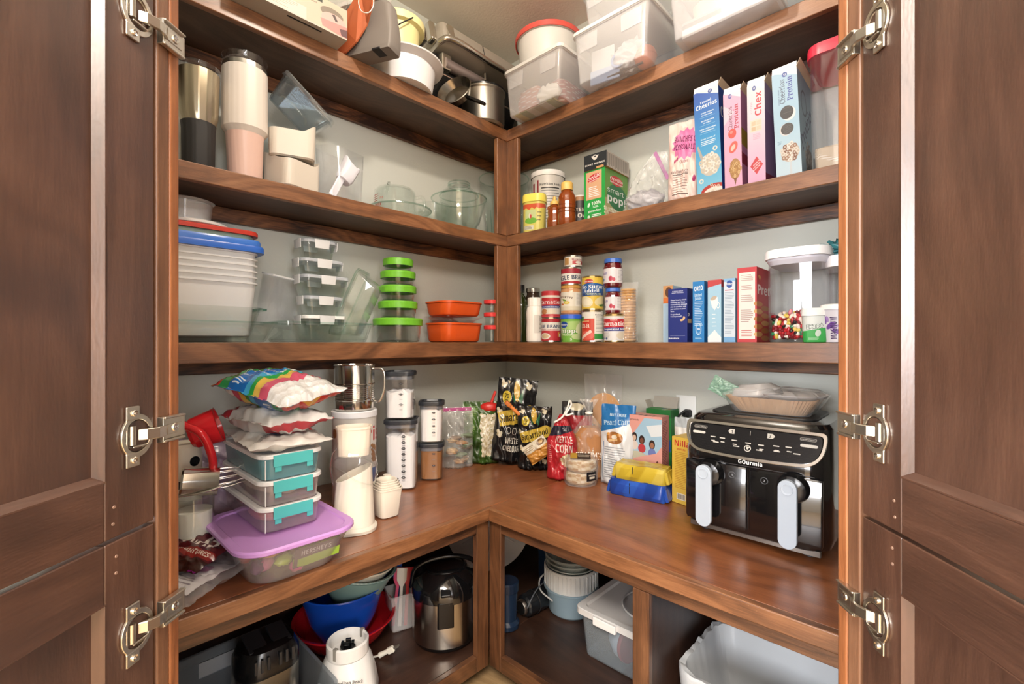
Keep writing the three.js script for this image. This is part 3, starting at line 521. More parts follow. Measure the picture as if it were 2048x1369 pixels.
{ // things kept in the bins
  const dots = (bg, fg) => print(256, 256, (x, w, h) => { fillR(x, bg, 0, 0, w, h); for (let j = 0; j < 11; j++) for (let i = 0; i < 11; i++) ell(x, fg, 12 + i * 23 + (j % 2) * 11, 12 + j * 23, 6, 6); }, 0.9);
  const red = dots('#c97f78', '#f3e3df'), dark = dots('#b0403c', '#eedfd8');
  solo('dotted_cloth', 'folded pale red cloth with white dots in a clear bin', 'cloth', loft([{ y: 0, w: 0.11, d: 0.2, r: 0.015 }, { y: 0.05, w: 0.12, d: 0.21, r: 0.02 }, { y: 0.09, w: 0.1, d: 0.2, r: 0.02 }, { y: 0.1, w: 0.06, d: 0.16, r: 0.02 }]), red, [0.385, UP1 + 0.012, 0.17]);
  solo('dotted_cloth', 'rolled deep red cloth with white dots in a clear bin', 'cloth', loft([{ y: 0, w: 0.09, d: 0.2, r: 0.03 }, { y: 0.04, w: 0.105, d: 0.21, r: 0.04 }, { y: 0.085, w: 0.08, d: 0.2, r: 0.03 }, { y: 0.1, w: 0.04, d: 0.17, r: 0.02 }]), dark, [0.5, UP1 + 0.012, 0.15]);
  solo('paper_packet', 'crumpled white paper packet in the bin of dotted cloths', 'packet', blob(0.05, 0.03, 0.03, { seed: 4, amp: 0.3, freq: 3 }), M.whiteMatte, [0.49, UP1 + 0.046, 0.268]);
  solo('flat_card', 'yellow and green striped card under the dotted cloths', 'card', boxAt(-0.1, 0.1, 0, 0.003, -0.11, 0.11, 0), print(128, 64, (x, w, h) => { ['#d9cf62', '#7f9a55', '#e3ded0', '#c9b9a0', '#e8e4dc', '#8a9a6a'].forEach((c, i) => fillR(x, c, i * 21, 0, 21, h)); }, 0.7), [0.43, UP1 + 0.0065, 0.18]);
  const k = thing('spatula_pack', 'blue and clear pack with a round blue finger loop in a bin', 'tool pack', [0.72, UP1 + 0.008, 0.25], 0.15);
  part('pouch', boxAt(-0.05, 0.06, 0.001, 0.05, -0.004, 0.004, 0.003), std(0xa9c1e4, 0.4), k);
  part('backing', boxAt(-0.045, 0.04, 0.05, 0.12, -0.002, 0.002, 0.001), M.frostLid, k);
  part('loop', mv(new THREE.TorusGeometry(0.021, 0.0045, 8, 28), 0.055, 0.055, 0.008), std(0x7f9dd2, 0.35), k);
  const o = thing('orange_ball', 'orange rubber ball in a clear bin', 'ball', [0.865, UP1 + 0.046, 0.225]); part('ball', blob(0.036, 0.038, 0.036, { amp: 0.03 }), std(0xe08a68, 0.5), o); part('seam', rimRing(0.0365, 0.0008, 0), std(0xc97454, 0.5), o);
  solo('crumpled_film', 'crumpled clear wrapper in the bin with the orange ball', 'wrapper', blob(0.06, 0.045, 0.04, { seed: 9, amp: 0.4, freq: 3.4, seg: 28 }), M.frostLid, [0.805, UP1 + 0.075, 0.22]);
  solo('dark_utensils', 'dark tangled utensils lying at the bottom of a clear bin', 'utensils', mg([tube([[-0.09, 0, 0.02], [0, 0.004, 0.03], [0.09, 0, 0.01]], 0.005, 16, 6), tube([[-0.08, 0.004, -0.02], [0.02, 0.01, 0], [0.08, 0.002, 0.04]], 0.006, 16, 6), tube([[-0.06, 0.006, 0.05], [0.03, 0.008, 0.045], [0.1, 0.004, 0.05]], 0.004, 16, 6)]), std(0x4d4744, 0.4), [0.77, UP1 + 0.013, 0.2]);
  solo('grey_booklet', 'thick grey and white package lying in the wide clear bin', 'package', loft([{ y: 0, w: 0.25, d: 0.25, r: 0.008 }, { y: 0.045, w: 0.25, d: 0.25, r: 0.008 }]), print(256, 128, (x, w, h) => { fillR(x, '#b5b0a9', 0, 0, w, h); fillR(x, '#efece6', 0, 60, w, 68); fillR(x, '#6f6a68', 130, 20, 90, 36); txt(x, 'SWEET', 90, 92, 22, '#8d8680'); }, 0.6), [1.14, UP1 + 0.0065, 0.165]);
  solo('peach_package', 'peach coloured package lying in the wide clear bin on the grey one', 'package', loft([{ y: 0, w: 0.2, d: 0.2, r: 0.03 }, { y: 0.05, w: 0.22, d: 0.22, r: 0.04 }, { y: 0.09, w: 0.16, d: 0.16, r: 0.04 }]), std(0xe3b9a6, 0.6), [1.14, UP1 + 0.053, 0.165]);
  // round tub with red lid standing on the first bin
  const q = R(1097, 0.17), y = UP1 + 0.1835;
  const t = thing('round_tub', 'round white tub with a coral red lid standing on a clear bin', 'tub', [q.x, y, q.z]);
  part('tub', lathe([[0, 0.002], [0.104, 0.002], [0.106, 0], [0.112, 0.004], [0.124, 0.125], [0.13, 0.127], [0.13, 0.133], [0.121, 0.133], [0.108, 0.006], [0, 0.005]], 52), M.frostTub = phys({ color: 0xf4f3f0, transmission: 0.25, thickness: 0, roughness: 0.35 }), t);
  part('lid', lathe([[0.131, 0.124], [0.135, 0.124], [0.136, 0.142], [0.132, 0.146], [0.12, 0.146], [0.115, 0.14], [0, 0.14]], 52), std(0xd9584f, 0.4), t);
}

// ================================================================ MIDDLE SHELF, LEFT WALL
{ const p = L(397, 0.185), h = 0.262;
  const t = thing('steel_tumbler', 'brushed steel tumbler with a black grip sleeve and clear lid', 'tumbler', [p.x, UP2, p.z]);
  part('cup', lathe([[0.035, 0.105], [0.0365, 0.11], [0.044, 0.135], [0.0475, 0.245], [0.0475, 0.247], [0.044, 0.247]], 48), std(0xbdb29a, 0.28, { metalness: 1 }), t);
  part('sleeve', lathe([[0, 0], [0.034, 0], [0.0362, 0.004], [0.0375, 0.1], [0.0392, 0.116], [0.036, 0.117]], 48), std(0x2c2b2a, 0.6), t);
  part('lid', lathe([[0.0465, 0.2475], [0.049, 0.248], [0.049, 0.262], [0.046, 0.264], [0.044, 0.256], [0, 0.255]], 48), M.clear, t);
  part('slider', boxAt(-0.012, 0.012, 0.2565, 0.264, 0.012, 0.034), M.clear, t);
}
{ const p = L(490, 0.178);
  const t = thing('insulated_tumbler', 'tall cream and pink insulated tumbler with a clear lid', 'tumbler', [p.x, UP2, p.z]);
  part('cup', lathe([[0.0465, 0.122], [0.0565, 0.136], [0.0565, 0.298], [0.055, 0.3], [0.052, 0.3]], 52), std(0xded4c9, 0.4), t);
  part('lower_cup', lathe([[0, 0.002], [0.038, 0], [0.042, 0.003], [0.0465, 0.118], [0.0475, 0.1225], [0.045, 0.1225]], 52), std(0xdcb9ab, 0.4), t);
  part('steel_band', lathe([[0.0545, 0.3003], [0.0545, 0.312], [0.053, 0.313]], 52), M.steel, t);
  part('lid', lathe([[0.0535, 0.313], [0.057, 0.314], [0.057, 0.333], [0.0545, 0.336], [0.052, 0.328], [0.05, 0.322], [0, 0.322]], 52), M.clear, t);
  part('spout', mv(loft([{ y: 0, w: 0.026, d: 0.02, r: 0.008 }, { y: 0.012, w: 0.024, d: 0.018, r: 0.008 }]), 0.036, 0.3225, 0.02), M.clear, t);
}
{ // two stacked beige bins with dipped fronts
  const p = L(584, 0.165), mat = std(0xd5ccbe, 0.32);
  const g = () => { const w = 0.128, d = 0.118, h = 0.108, T = 0.003, sm = (v) => { v = Math.min(1, Math.max(0, v)); return v * v * (3 - 2 * v); }, dip = (x, y, z) => [x, y > 0.06 ? y - 0.03 * sm((z + 0.055) / 0.1) * sm((0.075 - x) / 0.05) : y, z];
    return loft([{ y: 0, w: w - 0.016, d: d - 0.016, r: 0.02 }, { y: 0.004, w: w - 0.006, d: d - 0.006, r: 0.022 }, { y: 0.055, w: w - 0.002, d: d - 0.002, r: 0.024 }, { y: h, w, d, r: 0.026 }, { y: h, w: w - 2 * T, d: d - 2 * T, r: 0.023 }, { y: 0.055, w: w - 0.002 - 2 * T, d: d - 0.002 - 2 * T, r: 0.021 }, { y: 0.005, w: w - 0.02, d: d - 0.02, r: 0.018 }], { k: 6, e: 10, wob: dip }); };
  const a = solo('stacking_bin', 'beige plastic bin with dipped front, lower of two stacked ones', 'bin', g(), mat, [p.x, UP2, p.z], PI / 2 + 0.35, 'stacked beige bins');
  const b = copyOf(a, 'stacking_bin', [p.x, UP2 + 0.089, p.z], PI / 2 + 0.35, 'beige plastic bin with dipped front, upper of two stacked ones');
}
{ // glass loaf dish lying tilted on the bins
  const p = L(592, 0.15), t = thing('glass_loaf_dish', 'smoky glass loaf dish lying tilted on the beige bins', 'dish', [p.x, Y(226, p.d), p.z]);
  t.rotation.y = facing(p) ; tiltView(t, 0.82);
  part('dish', mv(tub(0.14, 0.09, 0.165, 0.115, 0.085, 0.022, { t: 0.004, lip: 0.006, lipH: 0.006 }), 0, -0.03, 0), phys({ color: 0xdde3e6, transmission: 0.95, thickness: 0, roughness: 0.03, ior: 1.52 }), t);
  part('lid', mv(ovalLid(0.172, 0.122, 0.012, 0.024), 0, 0.0555, 0), phys({ color: 0xe6eaec, transmission: 0.92, thickness: 0, roughness: 0.04 }), t);
  part('handle', tube([[-0.045, -0.004, 0.054], [-0.04, 0.006, 0.064], [0.04, 0.006, 0.064], [0.045, -0.004, 0.054]], 0.0035, 20, 8), M.glass, t);
}
{ // clear canister with a white scoop
  const p = L(680, 0.155), t = thing('clear_canister', 'open clear plastic canister holding a white scoop', 'canister', [p.x, UP2, p.z], PI / 2 + 0.25);
  part('body', loft([{ y: 0, w: 0.098, d: 0.098, r: 0.016 }, { y: 0.004, w: 0.106, d: 0.106, r: 0.018 }, { y: 0.172, w: 0.118, d: 0.118, r: 0.024 }, { y: 0.18, w: 0.124, d: 0.124, r: 0.026 }, { y: 0.18, w: 0.119, d: 0.119, r: 0.024 }, { y: 0.006, w: 0.1, d: 0.1, r: 0.016 }], { k: 7, wob: (x, y, z) => [x, y > 0.15 ? y - 0.02 * Math.max(0, z / 0.06) : y, z] }), M.clear, t);
  const s = thing('plastic_scoop', 'white plastic scoop leaning inside the clear canister', 'scoop', [p.x + 0.018, UP2 + 0.014, p.z + 0.004], PI / 2 + 0.25);
  const bowl = loft([{ y: 0, w: 0.046, d: 0.03, r: 0.012 }, { y: 0.012, w: 0.054, d: 0.042, r: 0.016 }, { y: 0.085, w: 0.06, d: 0.05, r: 0.02 }, { y: 0.088, w: 0.055, d: 0.046, r: 0.018 }, { y: 0.014, w: 0.048, d: 0.038, r: 0.014 }], { k: 6, wob: (x, y, z) => [x, y > 0.05 ? y - 0.03 * Math.max(0, z / 0.025) : y, z] });
  part('scoop_bowl', rot(bowl, 0, 0, -0.5).translate(0.0, 0.056, 0.008), std(0xf2f1f5, 0.35), s);
  part('handle', rot(box(0.026, 0.085, 0.008, 0.004), 0, 0, -0.5).translate(-0.024, 0.032, 0.008), std(0xf2f1f5, 0.35), s);
}
{ // pie plate with an upturned measuring cup
  const p = L(800, 0.118), t = thing('glass_pie_plate', 'clear glass pie plate under the upturned measuring cup', 'dish', [p.x, UP2, p.z]);
  part('plate', lathe([[0, 0.001], [0.085, 0], [0.09, 0.004], [0.108, 0.036], [0.116, 0.037], [0.116, 0.041], [0.106, 0.04], [0.087, 0.006], [0, 0.005]], 56), M.glass, t);
  part('rim', rimRing(0.114, 0.003, 0.039), M.glassTeal, t);
  const q = L(790, 0.125), m = thing('measuring_cup', 'clear glass measuring cup with red markings, turned upside down', 'measuring cup', [q.x, UP2 + 0.0065, q.z], facing(q) + 0.2);
  part('cup', lathe([[0.079, 0], [0.081, 0.003], [0.074, 0.09], [0.066, 0.1], [0, 0.101], [0, 0.096], [0.064, 0.095], [0.07, 0.088], [0.076, 0.002]], 48), M.glass, m);
  part('handle', tube([[0.076, 0.08, 0], [0.098, 0.084, 0.008], [0.106, 0.06, 0.012], [0.102, 0.03, 0.01], [0.079, 0.022, 0]], 0.0068, 24, 10), M.glass, m);
  part('spout', tube([[-0.03, 0.105, 0.055], [-0.03, 0.112, 0.03], [-0.036, 0.098, 0.062], [-0.045, 0.06, 0.066]], 0.0055, 24, 8), M.glass, m);
  const mk = tex(256, 128, (x, w, h) => { x.clearRect(0, 0, w, h); x.save(); x.translate(0, h); x.scale(1, -1); txt(x, 'PYREX', 64, 30, 34, '#c4523f'); lines(x, '#c4523f', 18, 60, 60, 4, 16, 5); txt(x, '1/2', 110, 80, 24, '#c4523f'); x.restore(); });
  part('markings', mv(new THREE.CylinderGeometry(0.0755, 0.079, 0.06, 20, 1, true, -1.5, 1.5), 0, 0.045, 0), std(0xffffff, 0.5, { map: mk, transparent: true, alphaTest: 0.4 }), m);
}
{ // nested glass bowls with a glass jar
  const p = L(918, 0.13), t = thing('glass_bowl', 'clear glass mixing bowl holding an upturned glass jar', 'bowl', [p.x, UP2, p.z]);
  part('bowl', lathe([[0, 0.002], [0.055, 0], [0.06, 0.004], [0.085, 0.04], [0.104, 0.11], [0.112, 0.134], [0.115, 0.138], [0.112, 0.141], [0.1, 0.11], [0.082, 0.042], [0.057, 0.007], [0, 0.006]], 52), M.glass, t);
  part('rim', rimRing(0.1125, 0.0032, 0.138), M.glassTeal, t);
  const j = thing('glass_jar', 'upturned glass jar with a threaded neck in the glass bowl', 'jar', [p.x, UP2 + 0.0125, p.z]);
  part('jar', lathe([[0.055, 0], [0.072, 0.006], [0.08, 0.05], [0.08, 0.12], [0.074, 0.15], [0.05, 0.17], [0.043, 0.175], [0.043, 0.192], [0.04, 0.195], [0.038, 0.175], [0.07, 0.145], [0.076, 0.05], [0.053, 0.005]], 48), M.glass, j);
  part('neck_ring', rimRing(0.0445, 0.0025, 0.178), M.glassTeal, j); part('neck_ring', rimRing(0.0445, 0.002, 0.188), M.glassTeal, j);
  part('shoulder_ring', rimRing(0.079, 0.0028, 0.138), M.glassTeal, j);
  const q = L(866, 0.075), s = thing('small_glass_bowl', 'small clear glass bowl behind the glass mixing bowl', 'bowl', [q.x, UP2, q.z]);
  part('bowl', lathe([[0, 0.002], [0.035, 0], [0.058, 0.05], [0.066, 0.1], [0.069, 0.102], [0.062, 0.1], [0.054, 0.05], [0, 0.005]], 36), M.glass, s);
  const c = D(1008, 2.13), b = thing('glass_batter_bowl', 'tall clear glass batter bowl standing in the shelf corner', 'bowl', [c.x, UP2, c.z]);
  part('bowl', lathe([[0, 0.002], [0.07, 0], [0.075, 0.01], [0.085, 0.14], [0.108, 0.24], [0.112, 0.29], [0.116, 0.293], [0.113, 0.297], [0.104, 0.24], [0.081, 0.14], [0.071, 0.012], [0, 0.007]], 48), M.glass, b);
  part('rim', rimRing(0.1135, 0.003, 0.294), M.glassTeal, b);
  for (let k = 0; k < 12; k++) { const a = k * PI / 6; part('flute', tube([[0.074 * Math.cos(a), 0.01, 0.074 * Math.sin(a)], [0.0855 * Math.cos(a), 0.138, 0.0855 * Math.sin(a)]], 0.0022, 6, 6), M.glassTeal, b); }
}

// ================================================================ MIDDLE SHELF, RIGHT WALL
{ // tall canister
  const p = R(1096, 0.085), m = print(512, 256, (x, w, h) => {
    fillR(x, '#e6e2dd', 0, 0, w, h); fillR(x, '#9b2f38', 168, 30, 14, 190); fillR(x, '#9b2f38', 200, 20, 8, 190); txt(x, 'Nutrition Facts', 268, 40, 15, '#222'); fillR(x, '#222', 222, 54, 92, 5); lines(x, '#777', 222, 66, 92, 12, 12, 3); txt(x, 'OLD FASH', 372, 44, 15, '#333'); fillR(x, '#23232b', 330, 95, 70, 120); txt(x, 'Steel', 362, 130, 20, '#e8d9b0'); lines(x, '#8a3038', 100, 30, 50, 10, 18, 6);
  });
  const t = thing('oats_canister', 'tall white cardboard canister with nutrition panel behind the honey', 'canister', [p.x, UP2, p.z], facing(p));
  part('body', mv(new THREE.CylinderGeometry(0.071, 0.071, 0.25, 40, 1, false, PI), 0, 0.125, 0), m, t);
  part('lid', lathe([[0.0735, 0.25], [0.0745, 0.252], [0.0745, 0.27], [0.072, 0.272], [0.066, 0.272], [0.064, 0.267], [0, 0.267]], 40), std(0xeeeceb, 0.4), t);
}
{ // yellow drink powder tub
  const p = R(1069, 0.185), m = print(256, 256, (x, w, h) => {
    fillR(x, '#eadf73', 0, 0, w, h); poly(x, '#e4623a', [[0, 20], [256, 20], [256, 50], [210, 64], [190, 50], [160, 66], [130, 48], [100, 68], [60, 52], [30, 60], [0, 48]]); fillR(x, '#d8e8a8', 52, 70, 130, 90); ell(x, '#7cc242', 118, 160, 72, 26); ell(x, '#f3ece0', 108, 120, 15, 22); ell(x, '#d8423a', 118, 124, 9, 18); lines(x, '#6f6a3a', 196, 90, 40, 3, 32, 7); fillR(x, '#f1efe2', 30, 200, 120, 34); lines(x, '#8a8a6a', 40, 206, 90, 3, 9, 4);
  });
  const t = thing('drink_powder_tub', 'yellow drink powder tub with a yellow lid beside the shelf post', 'tub', [p.x, UP2, p.z], 0.35);
  const s = loft([{ y: 0, w: 0.088, d: 0.062, r: 0.028 }, { y: 0.003, w: 0.092, d: 0.066, r: 0.03 }, { y: 0.125, w: 0.094, d: 0.068, r: 0.03 }], { k: 7 });
  const ps = s.attributes.position, uv = s.attributes.uv; for (let i = 0; i < ps.count; i++) uv.setXY(i, ps.getX(i) / 0.094 + 0.5, ps.getY(i) / 0.125);
  part('tub', s, m, t);
  part('lid', mv(ovalLid(0.1, 0.074, 0.032, 0.034), 0, 0.1252, 0), std(0xf0e063, 0.4), t);
}
{ // honey bear and honey bottle
  const honey = phys({ color: 0x9a4a1c, roughness: 0.12, transmission: 0.25, thickness: 0, clearcoat: 0.8 }), cap = std(0xe2b964, 0.4);
  const p = R(1109, 0.175), b = thing('honey_bear', 'small squeeze bottle of dark honey with waisted sides', 'bottle', [p.x, UP2, p.z], facing(p));
  part('bottle', lathe([[0, 0], [0.027, 0], [0.03, 0.006], [0.031, 0.04], [0.026, 0.056], [0.028, 0.07], [0.026, 0.085], [0.018, 0.094], [0.016, 0.1], [0, 0.1]], 30), honey, b); part('cap', lathe([[0.018, 0.1], [0.0185, 0.1], [0.017, 0.114], [0.008, 0.12], [0.006, 0.134], [0, 0.134]], 24), cap, b);
  for (const s of [-1, 1]) part('ear', blob(0.008, 0.01, 0.006, { amp: 0 }).translate(s * 0.021, 0.088, 0), honey, b);
  const q = R(1134, 0.185), t = thing('honey_bottle', 'amber honey squeeze bottle with a yellow cap', 'bottle', [q.x, UP2, q.z], facing(q));
  part('bottle', lathe([[0, 0], [0.031, 0], [0.034, 0.005], [0.036, 0.03], [0.033, 0.06], [0.0355, 0.09], [0.034, 0.115], [0.025, 0.134], [0.02, 0.14], [0, 0.14]], 36), honey, t); part('cap', lathe([[0.0205, 0.14], [0.0235, 0.14], [0.0235, 0.166], [0.021, 0.171], [0.012, 0.176], [0, 0.177]], 30), cap, t);
  for (let k = 0; k < 5; k++) part('rib', rimRing(0.0342 + 0.001 * Math.sin(k), 0.0012, 0.04 + k * 0.014, 36), honey, t);
}
can('oats_can', 'dark label can of cut oats between honey and popcorn carton', R(1160, 0.115), UP2, 0.044, 0.125, print(256, 128, (x, w, h) => { fillR(x, '#2a2526', 0, 0, w, h); fillR(x, '#b07a48', 0, 0, w, 18); txt(x, 'STEEL CUT', 150, 56, 20, '#d9d2c4'); txt(x, 'OATS', 150, 84, 26, '#efe8da'); txt(x, 'STEEL CUT', 40, 56, 20, '#d9d2c4'); }), undefined, std(0xd9d6d0, 0.4));
{ // popcorn carton with the dark carton on it
  const q = wedgeR(1168, 1210, 1255, 333, 0.19, UP2);
  const m = print(512, 512, (x, w, h) => {
    fillR(x, '#2fae4e', 0, 0, 256, h); fillR(x, '#e9b992', 26, 14, 190, 280); ell(x, '#d5363a', 121, 80, 78, 36, -0.25); txt(x, 'Orville', 121, 72, 44, '#fff', { font: 'serif', turn: -0.2 }); txt(x, 'REDENBACHER', 121, 104, 16, '#fff', { turn: -0.2 }); lines(x, '#fff', 60, 168, 130, 6, 18, 8);
    txt(x, '100%', 150, 336, 46, '#fff'); lines(x, '#eafff0', 110, 362, 90, 2, 12, 6); ell(x, '#eafff0', 60, 345, 14, 24, 0.4); txt(x, 'gluten-free', 130, 410, 28, '#fff'); ell(x, '#eafff0', 60, 465, 16, 16); lines(x, '#fff', 96, 446, 120, 4, 15, 8);
    const g = x.createLinearGradient(256, 0, 512, 512); fillR(x, '#6ba045', 256, 0, 256, h); poly(x, '#b8b07c', [[256, 300], [512, 240], [512, 512], [256, 512]]); for (let i = 0; i < 160; i++) ell(x, ['#e8dfbf', '#d8c99a', '#f4eedb'][i % 3], 256 + (i * 83) % 256, 390 + (i * 57) % 122, 14, 11);
    ell(x, '#1e7a48', 392, 260, 112, 130); ell(x, '#d5363a', 384, 96, 72, 50); txt(x, 'Orville', 384, 84, 42, '#fff', { font: 'serif' }); txt(x, 'Redenbacher', 384, 120, 22, '#fff', { font: 'serif' });
    txt(x, 'smart', 374, 206, 72, '#fff', { weight: 'normal' }); txt(x, 'pop!', 384, 286, 104, '#fff'); fillR(x, '#a8403c', 300, 430, 180, 50); fillR(x, '#ddd2b4', 306, 436, 168, 38); txt(x, 'MINI BAGS', 390, 456, 32, '#a33'); 
  });
  const t = solo('popcorn_carton', 'green popcorn carton with a round dark green badge', 'box', carton(q.w, q.h, q.d, { front: [0, 0, 0.5, 1], right: [0.5, 0, 1, 1], top: [0.02, 0.45, 0.04, 0.5], left: [0, 0, 0.5, 1], back: [0.5, 0, 1, 1], bottom: [0.02, 0.45, 0.04, 0.5] }), m, q.at);
  const y = UP2 + q.h + 0.0004, dm = print(256, 128, (x, w, h) => { fillR(x, '#262b30', 0, 0, 128, h); ell(x, '#e9e6df', 62, 32, 13, 22); poly(x, '#e9e6df', [[40, 18], [84, 18], [72, 46], [52, 46]]); fillR(x, '#262b30', 56, 20, 12, 10); txt(x, 'BARE BONES', 62, 84, 19, '#f1eee8', { weight: 'bold' }); fillR(x, '#c9bfb6', 128, 0, 128, h); for (let i = 0; i < 22; i++) fillR(x, '#5d5651', 132 + i * 5.5, 12, 2, 90 + (i * 7) % 20); poly(x, '#d9a66c', [[70, 112], [110, 108], [112, 128], [70, 128]]); });
  solo('broth_carton', 'small dark carton with white emblem lying on the popcorn carton', 'box', carton(q.w * 1.05, 0.057, q.d * 1.05, { front: [0, 0, 0.5, 1], right: [0.5, 0, 1, 1], top: [0.02, 0.02, 0.05, 0.05], bottom: [0.27, 0, 0.42, 0.12], left: [0.5, 0, 1, 1], back: [0, 0, 0.5, 1] }), dm, [q.at[0] + 0.004, y, q.at[2]], 0.03);
}
{ // zip bag
  const p = R(1292, 0.16), t = thing('zip_bag', 'crumpled clear zip bag with a purple slider strip', 'bag', [p.x, UP2, p.z], 0.25);
  const g = pouch(0.17, 0.2, 0.085, { seed: 3, crinkle: 0.55, belly: 0.3, nx: 30, ny: 30, gusset: 1 }), a = g.attributes.position;
  for (let i = 0; i < a.count; i++) { const v = a.getY(i) / 0.2, x = a.getX(i); a.setX(i, x * (1 - 0.75 * v * v) + 0.05 * v * v); a.setZ(i, a.getZ(i) * (1 - 0.4 * v)); if (a.getY(i) < 0.012) a.setY(i, 0.0005); }
  g.computeVertexNormals(); part('bag', g, M.film, t);
  part('zip_strip', rot(box(0.012, 0.11, 0.003, 0.001), 0, 0, 0.42).translate(0.052, 0.152, 0.0), std(0x9a5a8c, 0.4), t);
  part('contents', blob(0.06, 0.035, 0.03, { seed: 6, amp: 0.3, freq: 3 }).translate(-0.005, 0.04, 0), phys({ color: 0xcfccd0, transmission: 0.5, thickness: 0, roughness: 0.3 }), t);
}
{ // pink bag
  const p = R(1366, 0.185), m = print(256, 384, (x, w, h) => {
    fillR(x, '#f0d3c8', 0, 0, w, h); const pts = []; for (let i = 0; i < 28; i++) { const a = i / 28 * 2 * PI, r = i % 2 ? 1 : 0.8; pts.push([150 + Math.cos(a) * 118 * r, 118 + Math.sin(a) * 84 * r]); } poly(x, '#e07db0', pts); txt(x, 'BUNCHES OF', 152, 96, 40, '#6d1e4c', { turn: 0.08, sx: 0.85 }); txt(x, 'PERSONALITY', 156, 138, 40, '#6d1e4c', { turn: 0.08, sx: 0.8 });
    ell(x, '#b0356a', 66, 196, 10, 10); ell(x, '#b0356a', 86, 190, 10, 10); txt(x, 'Clusters', 146, 204, 18, '#7a4a55'); txt(x, 'Nutrition Facts', 110, 248, 20, '#5a4a48'); fillR(x, '#5a4a48', 50, 260, 130, 4); lines(x, '#8a7570', 50, 270, 130, 7, 12, 3); fillR(x, '#5a4a48', 50, 352, 130, 4); ell(x, '#b0356a', 226, 288, 12, 16);
  });
  const t = thing('cereal_bag', 'pale pink snack bag with a magenta starburst panel', 'bag', [p.x, UP2, p.z], 0.15);
  const hb = Y(236, p.d) - UP2;
  part('bag', pouch(0.1, hb, 0.05, { seed: 8, crinkle: 0.25, gusset: 1, belly: 0.35, lean: -0.1 }), m, t);
}
